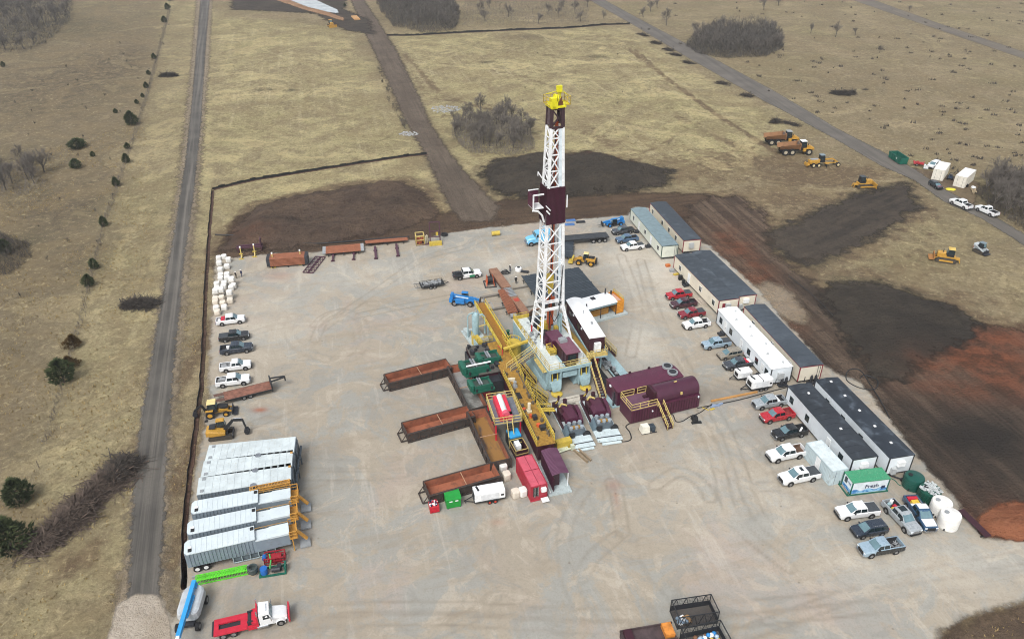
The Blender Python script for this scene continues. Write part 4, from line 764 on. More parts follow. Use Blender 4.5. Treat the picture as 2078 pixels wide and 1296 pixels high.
def text(par,s,loc,rot,size,mat,name='lettering',ext=.01,bold=False):
    cu=bpy.data.curves.new(name,'FONT');cu.body=s;cu.size=size;cu.extrude=ext;cu.align_x='CENTER';cu.align_y='CENTER'
    if bold: cu.offset=.015
    cu.materials.append(mat);o=bpy.data.objects.new('tmp',cu);C.objects.link(o);dg=bpy.context.evaluated_depsgraph_get();me=bpy.data.meshes.new_from_object(o.evaluated_get(dg));bpy.data.objects.remove(o)
    q=bpy.data.objects.new(name,me);C.objects.link(q);q.parent=par;q.location=loc;q.rotation_euler=rot;return q
INK=M('ink_navy','#1d2b4a',.5)
text(t,'Fresh',(0.3,-1.17,1.45),(R(90),0,0),1.0,INK,bold=True)
text(t,'WATER',(-2.92,0,1.7),(R(90),0,R(-90)),.5,M('ink_blue','#24507d',.5))
P(t,'logo_patch',MB().bb(1.9,2.5,-1.175,-1.16,.7,1.3),INK)
P(t,'end_window',MB().bb(-2.94,-2.91,.2,.8,1.2,2.2),GLASS)
# ---------- proppant hopper trailers ----------
HOPR=M('hopper_roof','#c3ced2',.5,var=.06,dirt=.12,dcol='#a0a8a8',sc=.5);HOPR2=M('hopper_roof_old','#bdc7c9',.55,dirt=.25,dcol='#a09884',sc=.6);HOPW_SHADE=M('hopper_wall_old_shaded','#69747c',.65,dirt=.3,sc=.3);HOPW=M('hopper_wall','#7c8993',.6,dirt=.2,sc=.3)  # older hopper walls coloured darker to stand in for shade in the gaps
MYEL=M('conveyor_orange','#b8873a',.55,dirt=.35,dcol='#7a5a2a')
def hopper(label,A,B,new,Wd=2.2,h=3.5):
    a=G(*A,h);b=G(*B,h);L=(b-a).length;rz=math.atan2(b.y-a.y,b.x-a.x)
    t=T('hopper_trailer',label,'hopper trailer',(a.x,a.y,PADZ),rz,'hopper trailers in a row by the road')
    L1=L*.66 if new else L
    # local y: near wall y=0, far wall y=Wd
    P(t,'hull',MB().bb(0,L1,0,Wd,1.25,h-.1),HOPW if new else HOPW_SHADE)
    mb=MB();n=int(L1/.42)
    for i in range(1,n): x=L1*i/n;mb.bb(x-.07,x+.07,-.07,0,1.3,h-.15).bb(x-.07,x+.07,Wd,Wd+.07,1.3,h-.15)
    for k in range(1,6): y=Wd*k/6;mb.bb(-.06,0,y-.06,y+.06,1.3,h-.2)
    P(t,'hull_rib',mb,HOPW if new else HOPW_SHADE)
    rm=HOPR if new else HOPR2
    if new:
        P(t,'roof',MB().slab([(-.05,.35),(.3,-.08),(L1+.05,-.08),(L1+.05,Wd+.08),(.3,Wd+.08),(-.05,Wd-.35)],h-.1,h+.02),rm)
        P(t,'rear_hull',MB().bb(L1,L-.1,0,Wd*.78,1.25,h-.5),HOPW)
        P(t,'rear_roof',MB().bb(L1+.05,L1+(L-L1)*.42,-.04,Wd*.8,h-.5,h-.36),rm);P(t,'rear_roof',MB().bb(L1+(L-L1)*.42,L-.05,-.05,Wd*.82,h-.56,h-.28),rm)
    else:
        P(t,'roof',MB().slab([(0,-.05),(L-.1,-.05),(L-.1,Wd+.05),(0,Wd+.05)],h-.1,h+.0),rm)
        P(t,'side_channel',MB().bb(L*.62,L-.4,-.5,-.08,1.3,h-.35),M('channel_grey','#5f6d77',.6));P(t,'hatch',MB().cyl((L*.59,-.1,h-.3),(L*.59,-.1,h+.12),.42,n=14),CHROME)
    sm=MB()
    for i in range(1,13): x=L1*i/13;sm.bb(x-.03,x+.03,0,Wd,h+.018 if new else h-.002,h+.05 if new else h+.03)
    P(t,'roof_seam',sm,rm)
    hs=[(.6,.5),(L1-.25,Wd-.4)] if new else [(.7,Wd-.4),(.6,.5)]
    for x,y in hs: P(t,'roof_hatch',MB().box(x,y,h,.42,.5,.09),BLK if new else GRY)
    if new: P(t,'roof_hatch',MB().box(.6,.95,h,.4,.3,.1),WHT)
    P(t,'chassis',MB().bb(.2,L,.5,.7,.8,1.2).bb(.2,L,Wd-.7,Wd-.5,.8,1.2),GRY)
    fr=MB()
    for i in range(6): x=L*.42+i*1.0;fr.bar((x,.1,.15),(x,.1,1.25),.1)
    fr.bar((L*.42,.1,.2),(L*.42+5,.1,.2),.1).bar((L*.42,.1,1.2),(L*.42+5,.1,1.2),.1);P(t,'support_frame',fr,M('frame_pale','#9fb0b5',.6))
    P(t,'gate_panel',MB().bb(L*.42,L*.42+5,.25,.35,.25,1.15),M('panel_dark','#5a666c',.6))
    for s in(.35,Wd-.35):
        for x in(.9,1.9): wheel(t,x,s,.48,.35,WHT if s<1 else None)
    if new:
        cv=MB();cv.bb(L1+.2,L-.1,Wd*.82,Wd*.98,h-1.2,h-1.05).rail([(L1+.1,Wd*.84,h-1.1),(L-.1,Wd*.84,h-1.1)],1.,.07,1.)
        P(t,'side_walkway',cv,M('walkway_tan','#9a7a4a',.6))
        P(t,'rear_platform',MB().bb(L-.1,L+.9,-.1,Wd+.1,h-1.4,h-1.28).rail([(L-.05,-.05,h-1.28),(L+.85,-.05,h-1.28),(L+.85,Wd+.05,h-1.28),(L-.05,Wd+.05,h-1.28)],1.1,.09,.9).bar((L+.2,-.05,h-1.3),(L+.2,-.05,.1),.12).bar((L+.2,Wd,h-1.3),(L+.2,Wd,.1),.12),MYEL)
        P(t,'chute',MB().bar((L+.7,.9,h-.9),(L+1.9,.5,1.1),.35,.25),MYEL)
        P(t,'outrigger',MB().bb(L+.9,L+2.2,.0,1.4,.1,.3),GRY)
    else:
        P(t,'elevator_tower',MB().bb(L-.08,L+.15,.3,Wd-.3,.8,h-.3).bar((L+.2,.3,.4),(L+.2,.3,h-.4),.14).bar((L+.5,.9,.3),(L+.5,.9,2.2),.16).cyl((L+.4,.2,1.8),(L+.4,Wd-.2,1.8),.18),M('machinery_grey','#4a545c',.6))
        P(t,'loader_arm',MB().bar((L*.68,-.35,h-.32),(L-.2,-.2,h-.1),.2,.12).box(L-.4,-.2,h-.4,.3,.3,.5),MYEL)
    return t
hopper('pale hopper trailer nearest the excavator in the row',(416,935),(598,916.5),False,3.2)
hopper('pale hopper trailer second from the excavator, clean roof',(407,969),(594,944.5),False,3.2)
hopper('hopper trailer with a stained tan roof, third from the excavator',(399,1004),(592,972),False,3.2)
hopper('white roofed hopper trailer with the longest orange conveyor, next to the stained one',(388,1043),(590,1006),True)
hopper('middle hopper trailer of the three with orange rear walkways',(380,1085),(589,1041),True)
hopper('front hopper trailer nearest the green boom section',(374,1126.5),(587,1078),True)
cv=T('conveyor','orange folded conveyor lattice along the stained roof hopper trailer','conveyor',(*G(565,986,3.2)[:2],3.35),R(17))
mb=MB()
for s in(-.3,.3): mb.bar((-3.6,s,0),(1.6,s,0),.1).bar((-3.6,s,.4),(1.6,s,.4),.08)
for i in range(13): x=-3.6+i*.4;mb.bar((x,-.3,0),(x,.3,.4),.06).bar((x,-.3,.4),(x+.4,-.3,0),.06).bar((x,.3,.4),(x+.4,.3,0),.06)
P(cv,'lattice',mb,MYEL);P(cv,'belt',MB().bb(-2.2,1.5,-.25,.25,.15,.2),M('belt_brown','#8a6a3a',.8));P(cv,'bracket',MB().bar((-2,0,-.1),(-2,0,-2.2),.15).bar((1,0,-.1),(1,0,-3.2),.15),MYEL)
# ---------- sacks ----------
SKW=M('sack_white','#dcdbd6',.6,var=.1,dirt=.06);SKC=M('sack_cream','#d3cabb',.7,var=.1)
def sack(px,py,z,mat,label,rot,tall=.85):
    mb=MB();prr=[(.5,0),(.54,.1),(.54,.6),(.53,.92),(.48,1.0),(.2,1.03)]
    secs=[]
    for r,zz in prr:
        k=[]
        for i in range(16):
            a=2*math.pi*i/16+.196;q=(abs(math.cos(a))**7+abs(math.sin(a))**7)**(-1/7);k.append((r*q*math.cos(a),r*q*math.sin(a)*1.05,zz*tall+.12))
        secs.append(k)
    mb.loft(secs)
    t=T('bulk_sack',label,'bulk sack',(*G(px,py,z)[:2],z if z>.2 else PADZ),rot,'white bulk sacks stacked on pallets')
    P(t,'bag',mb,mat);P(t,'pallet',MB().bb(-.6,.6,-.6,.6,0,.04).bb(-.6,.6,-.55,-.4,.04,.12).bb(-.6,.6,.4,.55,.04,.12),M('pallet_grey','#9a9184',.8));return t
sl=[(170,88,'white bulk sack at the far left end of the sack row'),(203,80,'white bulk sack farthest from the camera in the sack row'),(230,98,'white bulk sack at the far right end of the sack row'),(173,120,'white bulk sack behind the lone middle sack, left column'),(222,140,'white bulk sack closest to the two standing men on the right column'),(180,160,'lone white bulk sack left of the two standing men')]
k=0
for i,(x,y,l) in enumerate(sl): sack(390+x/3.087,500+y/3.087,0,SKW,l,R(15))
grp='white bulk sacks stacked in the middle of the row'
for (x,y) in ((182,196),(222,192),(182,217),(222,213),(158,252),(205,246),(250,240),(160,278),(200,266),(248,275),(262,262),(150,310),(185,303),(150,345),(188,338),(240,330),(242,355),(150,365),(195,372)):
    t=sack(390+x/3.087,500+y/3.087,0,SKC if (x,y) in ((150,345),(188,338),(242,355),(150,365),(195,372)) else SKW,'cream bulk sack in the crowded middle of the sack row' if (x,y) in ((150,345),(188,338),(242,355),(150,365),(195,372)) else 'white bulk sack in the crowded middle of the sack row',R(15));t['group']='cream bulk sacks in the middle of the row' if 'cream' in t['label'] else grp
for (x,y) in ((150,292),(185,285),(236,303),(250,218)):
    t=sack(390+x/3.087,500+y/3.087,1.0,SKW,'white bulk sack on the upper layer of the sack stack',R(14));t['group']='white bulk sacks on the upper layer'
for x,y,l,m_ in ((155,402,'white bulk sack behind the cream sack at the pickup end',SKW),(205,398,'white bulk sack nearest the white pickup with a red toolbox',SKW),(162,428,'cream bulk sack at the near end of the sack row',SKC)): sack(390+x/3.087,500+y/3.087,0,m_,l,R(14))
SK2='white sacks near the maroon trailer house'
for px,py,l in ((1021,955,'upper white sack between the bins and red container'),(1028,972,'cream white sack below another between bins and red container'),(1046,1008,'cream wrapped pallet at the lower end of the red container, left one'),(1061,1005,'white wrapped pallet closest to the lower end of the red container')):
    sack(px,py,0,SKC if 'cream' in l else SKW,l,R(22),1.05)['group']=SK2
# ---------- mud bins ----------
RUSTI=M('bin_rust_inside','#865039',.85,var=.35,dirt=.5,dcol='#54392c',sc=.25)
BINW=M('bin_outside','#37322f',.7,dirt=.55,dcol='#6a4632',sc=.8)
def bin_(label,A,B,Wd,h=1.7,group='rusty open mud bins',flange=True,fl=None,water=0):
    a=G(*A,h);b=G(*B,h);L=(b-a).length;rz=math.atan2(b.y-a.y,b.x-a.x)
    t=T('mud_bin',label,'mud bin',(a.x,a.y,PADZ),rz,group)
    o=MB();th=.09
    o.bb(0,L,-th,0,.25,h).bb(0,L,-Wd,-Wd+th,.25,h).bb(0,th,-Wd+th,-th,.25,h).bb(L-th,L,-Wd+th,-th,.25,h);P(t,'wall',o,BINW)
    i=MB();e=.006;y0,y1=-Wd+th+e,-th-e;x0,x1=th+e,L-th-e
    i.quad((x0,y0,h-.04),(x1,y0,h-.04),(x1,y0+.02,.4),(x0,y0+.02,.4)).quad((x1,y1,h-.04),(x0,y1,h-.04),(x0,y1-.02,.4),(x1,y1-.02,.4)).quad((x0,y1,h-.04),(x0,y0,h-.04),(x0+.3,y0,.4),(x0+.3,y1,.4)).quad((x1,y0,h-.04),(x1,y1,h-.04),(x1-.3,y1,.4),(x1-.3,y0,.4))
    P(t,'lining',i,RUSTI)
    P(t,'bottom',MB().bb(th,L-th,-Wd+th,-th,.25,.42),fl or RUSTI)
    P(t,'crossbar',MB().bar((L*.52,-Wd+.05,h-.15),(L*.52,-.05,h-.15),.09),M('rail_tan','#a8866a',.7))
    f=MB();n=6
    for s,y in((-1,-Wd-.1),(1,.1)):
        f.bar((0,y,.15),(L,y,.15),.14)
        f.bar((0,y,h-.1),(L,y,h-.1),.14)
        for k in range(n+1): f.bar((L*k/n,y,.1),(L*k/n,y,h-.1),.12)
    if flange: f.bar((-.9,-.4,.2),(0,-.4,.2),.14).bar((-.9,-Wd+.4,.2),(0,-Wd+.4,.2),.14).bar((-.9,-Wd+.4,.2),(-.9,-.4,.2),.14).bar((-.85,-.4,.2),(0,-.4,h-.3),.1).bar((-.85,-Wd+.4,.2),(0,-Wd+.4,h-.3),.1).bar((L,-.4,.2),(L+.5,-.4,.2),.14).bar((L,-Wd+.4,.2),(L+.5,-Wd+.4,.2),.14)
    P(t,'frame',f,BINW);return t
bin_('rusty open mud bin farthest from the camera on the left',(779,760),(905,728),2.7)
bin_('rusty open mud bin in the middle of the three on the left',(815,858),(950,822),2.9)
bin_('rusty open mud bin nearest the green box and white generator',(859,977),(1001,938),2.9)
m,nt=NT('mud_water');ob=nd(nt,'ShaderNodeTexCoord').outputs['Object'];n1=noi(nt,ob,.6,4);surf(nt,mixc(nt,ramp(nt,n1,.4,.6),lin('#6a6a66'),lin('#8e8f8c')),.2,spec=.7)
m2,nt=NT('settled_mud');ob=nd(nt,'ShaderNodeTexCoord').outputs['Object'];n1=noi(nt,mapv(nt,ob,0,(.3,1,1)),.9,5);surf(nt,mixc(nt,ramp(nt,n1,.42,.58),lin('#5a4c44'),lin('#8d6a3c')),.6)
bin_('long cuttings pit holding grey water under the shale shakers',(942,736),(990,823),2.9,1.8,'cuttings pits beside the shale shakers',False,m)
bin_('long cuttings pit with brown settled mud beside the red pit hopper',(985,827),(1036,930),2.9,1.9,'cuttings pits beside the shale shakers',False,m2)
# green box, red crate
t=T('green_bin','bright green lidded box beside the white generator','bin',(*G(919,1022,0)[:2],PADZ),R(16));GBR=M('bright_green','#178a34',.45,dirt=.08)
P(t,'body',MB().box(0,0,.1,1.9,1.7,1.5).box(-.95,0,.1,.08,1.6,1.5),GBR);P(t,'lid',MB().loft([[(x,-.95,1.6),(x,0,1.72),(x,.95,1.6)] for x in(-1.05,1.05)]),GBR);P(t,'handle',MB().box(-.4,-.9,1.2,.4,.08,.12).box(.4,-.9,1.2,.4,.08,.12),WHT);P(t,'skid',MB().bb(-.9,-.7,-.85,.85,0,.1).bb(.7,.9,-.85,.85,0,.1),STEEL)
t=T('parts_crate','red crate with white and blue bottles on top beside the green box','crate',(*G(881,1035,0)[:2],PADZ),R(16))
P(t,'crate',MB().box(0,0,.1,1.25,1.2,1.0),M('crate_red','#b52b31',.5,dirt=.1));mb=MB();[mb.bar((-.63,-.63+.0*k,.25+.2*k),(.63,-.63,.25+.2*k),.05) for k in range(5)];[mb.bar((-.6+.2*k,-.63,.1),(-.6+.2*k,-.63,1.1),.04) for k in range(7)];P(t,'mesh_front',mb,REDP)
mb=MB();random.seed(5);ml=(WHT,INK,REDP)
for q in range(3):
    mb=MB()
    for k in range(9): x=random.uniform(-.5,.5);y=random.uniform(-.45,.45);mb.cyl((x,y,1.1),(x+random.uniform(-.1,.1),y,1.1+random.uniform(.2,.4)),.1,n=8)
    ONE('bottle_pile',('white','dark blue','red')[q]+' bottles heaped on the red crate','bottles',mb,ml[q],t.location,R(16))
# trash cages
def cage(label,A,B,Wd,h,z=PADZ):
    a=G(*A,h);b=G(*B,h);L=(b-a).length;rz=math.atan2(b.y-a.y,b.x-a.x)
    t=T('trash_cage',label,'trash cage',(a.x,a.y,z),rz,'wire trash cages')
    f=MB()
    for x in(0,L):
        for y in(0,-Wd): f.bar((x,y,0),(x,y,h),.08)
    for zz in(.12,h): f.bar((0,0,zz),(L,0,zz),.09).bar((0,-Wd,zz),(L,-Wd,zz),.09).bar((0,0,zz),(0,-Wd,zz),.09).bar((L,0,zz),(L,-Wd,zz),.09)
    for y in(0,-Wd):
        for i in range(4): x=L*i/4;f.bar((x,y,.1),(x+L/8,y,h),.06).bar((x+L/8,y,h),(x+L/4,y,.1),.06)
    P(t,'frame',f,BLKS);w=MB()
    for y in(0,-Wd):
        for i in range(24): w.bar((L*i/24,y,.1),(L*i/24,y,h),.016)
        for i in range(8): w.bar((0,y,h*i/8),(L,y,h*i/8),.016)
    for x in(0,L):
        for i in range(12): w.bar((x,-Wd*i/12,.1),(x,-Wd*i/12,h),.016)
    P(t,'wire_mesh',w,STEEL);P(t,'bottom',MB().bb(.05,L-.05,-Wd+.05,-.05,.1,.2),M('cage_bottom','#4b4744',.9,dirt=.3));P(t,'low_panel',MB().bb(.05,L-.05,-.04,.0,.15,1.).bb(L-.06,L-.02,-Wd,0,.15,1.),STEEL)
    return t
def trash(label,t,n,x0,x1,y0,y1,seed,cols):
    rr=random.Random(seed);root=T('rubbish_heap',label,'rubbish',t.location,t.rotation_euler.z)
    for nm,mt in cols:
        mb=MB()
        for k in range(n):
            x=rr.uniform(x0,x1);y=rr.uniform(y0,y1);z=.2+rr.random()*.5*(1-abs((x-(x0+x1)/2)/(x1-x0)));q=rr.uniform(.12,.3);mb.lathe([(.02,0),(q,q*.4),(q*.8,q*.9),(.03,q*1.3)],7,(x,y,z))
        P(root,nm,mb,mt)
cg=cage('wire trash cage with a little rubbish in one corner',(1363,1218),(1443,1206),2.4,2.0)
trash('small heap of white and tan bags in the corner of the upper trash cage',cg,9,.3,1.7,-2.1,-1.2,2,(('white_bag',WHT),('tan_box',M('cardboard','#9a7a52',.8)),('blue_bag',M('bag_grey_blue','#7f93a6',.6))))
cg2=cage('fuller wire trash cage at the lower edge heaped with blue and yellow bags',(1383,1275),(1462,1258),2.9,2.0)
trash('heap of white, blue and yellow bags in the lower trash cage',cg2,12,1.6,4.2,-2.2,-.4,3,(('white_bag',WHT),('blue_bag',M('bag_blue','#2b7fc0',.5)),('yellow_box',CY_),('brown_bag',M('bag_brown','#6a4b35',.8)),('grey_bag',M('bag_grey','#9fb3c4',.5))))
t=T('parts_basket','dark open basket with an orange piece at the bottom edge','basket',(*G(1315,1300,0)[:2],PADZ),R(11))
P(t,'frame',MB().bb(-3,3,-1,1,0,.9).bb(-3.05,3.05,-1.05,-.95,.9,1.2).bb(-3.05,3.05,.95,1.05,.9,1.2),M('basket_dark','#45393a',.7,var=.3));P(t,'end_piece',MB().box(2.2,0,.95,1.1,1.6,.6),M('basket_orange','#c07a30',.6,var=.3));P(t,'end_block',MB().box(-2.3,0,.95,.9,1.6,.6),MARD)
# ---------- people ----------
def person(px,py,label,top,leg,rot,arm=0,z=PADZ,pose=0):
    me=bpy.data.meshes.new('body');H_=1.76
    J={'pel':(0,0,.95,.15),'sp':(0,0,1.2,.155),'ch':(0.02,0,1.4,.165),'nk':(.02,0,1.53,.06),'hd':(.05,0,1.66,.1),'ht':(.05,0,1.74,.07)}
    k=['pel','sp','ch','nk','hd','ht'];vs=[J[a] for a in k];es=[(i,i+1) for i in range(5)]
    for s in(-1,1):
        b=len(vs);sw=.15*s*pose
        vs+=[(0,s*.2,1.44,.075),(-.04+sw*.3,s*.27,1.16,.05),(.1-arm*.0,s*.22,.95,.04),(.14,s*.21,.86,.045)];es+=[(2,b),(b,b+1),(b+1,b+2),(b+2,b+3)]
        vs+=[(0,s*.1,.88,.11),(.03+sw,s*.12,.48,.075),(-.02+sw*1.2,s*.13,.09,.05),(.15+sw*1.2,s*.14,.04,.05)];c=b+4;es+=[(0,c),(c,c+1),(c+1,c+2),(c+2,c+3)]
    me.from_pydata([v[:3] for v in vs],es,[]);o=bpy.data.objects.new('tmp',me);C.objects.link(o)
    md=o.modifiers.new('s','SKIN');sd=o.modifiers.new('u','SUBSURF');sd.levels=1;sd.render_levels=1
    for i,v in enumerate(vs): me.skin_vertices[0].data[i].radius=(v[3],v[3])
    me.skin_vertices[0].data[0].use_root=True
    dg=bpy.context.evaluated_depsgraph_get();m2=bpy.data.meshes.new_from_object(o.evaluated_get(dg));bpy.data.objects.remove(o);m2.name='person'
    SKIN=M('skin','#b98a6c',.6);m2.materials.clear()
    for q in(top,leg,SKIN): m2.materials.append(q)
    for p in m2.polygons:
        z_=p.center.z;p.use_smooth=True
        p.material_index=2 if (z_>1.55 or (z_<.93 and abs(p.center.y)>.19 and p.center.x>.06 and z_>.7)) else (0 if z_>.98 or abs(p.center.y)>.2 and z_>.8 else 1)
    o=bpy.data.objects.new('person',m2);C.objects.link(o);o.location=(*G(px,py)[:2],z);o.rotation_euler=(0,0,R(rot));setp(o,label,'person');o.scale=(.92,)*3
    P(o,'hard_hat',MB().lathe([(.17,1.68),(.125,1.69),(.12,1.76),(.07,1.82),(.01,1.84)],12,(.05,0,0)),M('hat_white','#d8d8d4',.4));return o
NV=M('cloth_navy','#27304a',.9);BKC=M('cloth_black','#1d1e20',.9);OLV=M('cloth_olive','#5a5240',.9);ORC=M('cloth_orange','#d2562a',.8)
person(480,566,'person in a dark jacket and olive trousers near the sacks',BKC,OLV,60)
person(491,562,'person in navy work clothes beside another near the sacks',NV,NV,-110,pose=1)
person(1047,576,'person in black standing by the dark pipe rack',BKC,BKC,-80,pose=1)
person(1035,552,'person in black bent near the white drum',BKC,NV,30)
# ---------- construction machines (x forward) ----------
def cabin(t,x,y,z,l,w,h,roofm,frame=BLK,sl=.12):
    c=P(t,'cab',MB().loft([[(x-l/2,y-w/2,z),(x+l/2,y-w/2,z),(x+l/2,y+w/2,z),(x-l/2,y+w/2,z)],[(x-l/2,y-w/2,z+h*.35),(x+l/2,y-w/2,z+h*.35),(x+l/2,y+w/2,z+h*.35),(x-l/2,y+w/2,z+h*.35)],[(x-l/2+.05,y-w/2+sl,z+h),(x+l/2-.2,y-w/2+sl,z+h),(x+l/2-.2,y+w/2-sl,z+h),(x-l/2+.05,y+w/2-sl,z+h)]]),frame)
    P(c,'cab_glass',MB().quad((x+l/2+.006,y-w/2+.1,z+h*.36),(x+l/2+.006,y+w/2-.1,z+h*.36),(x+l/2-.185,y+w/2-sl-.06,z+h*.95),(x+l/2-.185,y-w/2+sl+.06,z+h*.95)),WSH)
    for s in(-1,1): P(c,'cab_glass',MB().quad(*[(x-l/2+.12,y+s*(w/2+.006),z+h*.38),(x+l/2-.12,y+s*(w/2+.006),z+h*.38),(x+l/2-.28,y+s*(w/2-sl+.01),z+h*.94),(x-l/2+.15,y+s*(w/2-sl+.01),z+h*.94)][::s]),GLASS)
    P(t,'cab_roof',MB().box(x-.05,y,z+h,l*.98,w*.98,.13,0,.9,.9),roofm)
    return c
def track(t,x0,x1,y,r,w,m=STEEL):
    pr=[(x0+r*math.cos(a),r+r*math.sin(a)) for a in [math.pi/2+i*math.pi/6 for i in range(7)]]+[(x1+r*math.cos(a),r+r*math.sin(a)) for a in [-math.pi/2+i*math.pi/6 for i in range(7)]]
    o=P(t,'track',MB().prism(pr,y-w/2,y+w/2),M('track_steel','#3a3630',.8,dirt=.5,dcol='#6a5a45'))
    mb=MB();n=int((x1-x0)/.22)
    for i in range(n+1): x=x0+(x1-x0)*i/n;mb.bb(x-.04,x+.04,y-w/2,y+w/2,2*r,2*r+.05)
    P(o,'track_pad',mb,STEEL)
    return o
AMB=M('rim_amber','#b8892a',.5,dirt=.2)
def at(t,px,py,rz,z=PADZ,h=.8): t.location=(*G(px,py,h)[:2],z);t.rotation_euler=(0,0,R(rz))
BLU2=M('telehandler_blue','#2173b4',.4,dirt=.1,dcol='#7fb0d0')
def telehandler(label,px,py,rz,sc=1.):
    t=T('telehandler',label,'telehandler',group='blue telehandlers');at(t,px,py,rz,h=1.);t.scale=(sc,)*3
    P(t,'chassis',MB().bb(-2.6,2.4,-.6,.6,.6,1.15).bb(-2.9,-2.2,-1.0,1.0,.7,1.5).bb(1.6,2.5,-.9,.9,.6,.9),BLU2)
    P(t,'engine_cover',MB().box(-.5,-.95,.7,2.0,.7,.9,0,.95,.9),BLU2);cabin(t,.3,.78,.8,1.5,.85,1.6,BLU2)
    P(t,'boom',MB().bar((-2.6,0,2.0),(2.9,0,1.35),.5,.6),BLU2);P(t,'boom_section',MB().bar((2.7,0,1.37),(3.5,0,1.25),.38,.46),BLU2);P(t,'boom_mount',MB().box(-2.4,0,1.4,.7,1.3,1.0,0,.8,1),BLU2)
    P(t,'decal_stripe',MB().bar((-1.6,-.255,1.9),(1.2,-.255,1.56),.02,.3).bar((-1.6,.255,1.9),(1.2,.255,1.56),.02,.3),M('decal_pale','#c8dbe6',.5))
    P(t,'fork_carriage',MB().box(3.65,0,.45,.14,1.7,1.1),BLK)
    for s in(-1,1):
        P(t,'fork',MB().bar((3.7,s*.5,.5),(4.9,s*.5,.46),.14,.06),STEEL)
        for x in(-1.7,1.7): wheel(t,x,s*1.05,.62,.45,BLU2 if s>0 else RIM)
    return t
telehandler('blue telehandler pointing at the yellow walkway beside the gas separator vessel',940,608,-8,.9)
telehandler('blue telehandler at the back edge by the pale green trailer',1246,450,197,.82)
# wheel loader
t=T('wheel_loader','yellow wheel loader with raised bucket beside the dark pipe rack','wheel loader');at(t,1188,526,166,h=1.2);t.scale=(.8,)*3
P(t,'rear_body',MB().loft([sec(-.2,.8,.9,2.1,.9,.15),sec(-2.2,.8,.9,2.0,.9,.15),sec(-2.7,.7,.9,1.8,.9,.15)]),YELC);P(t,'engine_hood',MB().bb(-2.4,-.9,-.72,.72,2.08,2.2),BLK);P(t,'counterweight',MB().bb(-3.1,-2.7,-1.0,1.0,.7,1.7),BLK)
P(t,'front_frame',MB().bb(.2,2.2,-.5,.5,.8,1.6),YELC);cabin(t,-.1,0,1.5,1.4,1.4,1.7,M('cab_roof_cream','#d9c78a',.5))
for s in(-1,1):
    P(t,'lift_arm',MB().bar((1.0,s*.55,1.7),(3.3,s*.55,.9),.2,.35),YELC);P(t,'fender',MB().bb(-2.4,-1.0,s*1.15-.3,s*1.15+.3,1.55,1.66),YELC);P(t,'ladder',MB().bar((-.4,s*1.1,.6),(-.4,s*1.0,1.6),.4,.05),BLK)
    for x in(-1.7,1.6): wheel(t,x,s*1.1,.78,.6,AMB)
P(t,'bucket',MB().prism([(3.2,.4),(4.4,.5),(4.45,.58),(3.35,.6),(3.3,1.4),(3.6,1.6),(3.15,1.5)],-1.45,1.45),YEL)
P(t,'exhaust',MB().cyl((-1.2,.4,2.1),(-1.2,.4,2.8),.07),STEEL)
# backhoe loader
t=T('backhoe_loader','yellow backhoe loader with a cream roof under the gooseneck trailer','backhoe loader');at(t,438,831,14,h=1.0);t.scale=(.92,)*3
P(t,'body',MB().bb(-1.2,2.0,-.5,.5,.7,1.3),YELC);P(t,'hood',MB().loft([sec(.5,.5,1.2,1.9,.9,.1),sec(2.0,.45,1.1,1.7,.9,.1)]),BLK);cabin(t,-.4,0,1.0,1.5,1.5,1.7,M('cab_roof_cream','#d9c78a'))
for s in(-1,1): wheel(t,-.9,s*.95,.72,.45,AMB);wheel(t,1.6,s*.9,.5,.35,AMB);P(t,'loader_arm',MB().bar((.6,s*.62,1.5),(2.7,s*.62,.7),.14,.24),YELC);P(t,'fender',MB().bb(-1.5,-.3,s*.95-.25,s*.95+.25,1.5,1.58),YELC)
P(t,'bucket',MB().prism([(2.6,.3),(3.4,.2),(3.45,.28),(2.75,.4),(2.75,1.1),(2.6,1.1)],-1.15,1.15),STEEL)
P(t,'backhoe_boom',MB().bar((-1.5,0,.8),(-2.1,0,2.3),.28,.34).bar((-2.1,0,2.3),(-3.4,0,1.3),.22,.28),BLK);P(t,'backhoe_bucket',MB().prism([(-3.5,1.3),(-3.1,1.1),(-3.0,.4),(-3.5,.2),(-3.8,.7)],-.35,.35),STEEL)
for s in(-1,1): P(t,'stabilizer',MB().bar((-1.5,s*.4,.9),(-1.6,s*1.5,.15),.16).box(-1.6,s*1.6,.03,.5,.4,.1),BLK)
# excavator
t=T('excavator','yellow excavator with a black boom beside the hopper trailers','excavator');at(t,447,875,12,h=1.0);t.scale=(.9,)*3
for s in(-1,1): track(t,-1.5,1.6,s*.95,.4,.5)
P(t,'undercarriage',MB().bb(-1.,1.2,-.7,.7,.35,.85).bb(1.9,2.05,-1.2,1.2,.1,.75),STEEL)
P(t,'house',MB().loft([sec(-1.9,.95,.95,1.8,.85,.2),sec(-1.5,1.15,.9,2.0,.85,.2),sec(.9,1.15,.9,1.5,.95,.1)]),YELC);P(t,'engine_cover',MB().box(-1.1,.2,2.0,1.0,1.3,.14),STEEL);P(t,'counterweight',MB().bb(-2.1,-1.75,-1.0,1.0,.95,1.75),YELC)
cabin(t,.25,.6,1.4,1.4,.95,1.5,YELC)
P(t,'boom',MB().bar((.8,-.2,1.5),(2.4,-.2,3.2),.3,.42).bar((2.4,-.2,3.2),(3.9,-.2,3.0),.28,.38),BLKS);P(t,'stick',MB().bar((3.9,-.2,3.1),(4.2,-.2,1.1),.22,.32),BLKS);P(t,'hydraulic_cylinder',MB().cyl((1.1,-.2,1.3),(2.3,-.2,2.7),.08).cyl((2.5,-.2,3.5),(3.8,-.2,3.4),.07),CHROME)
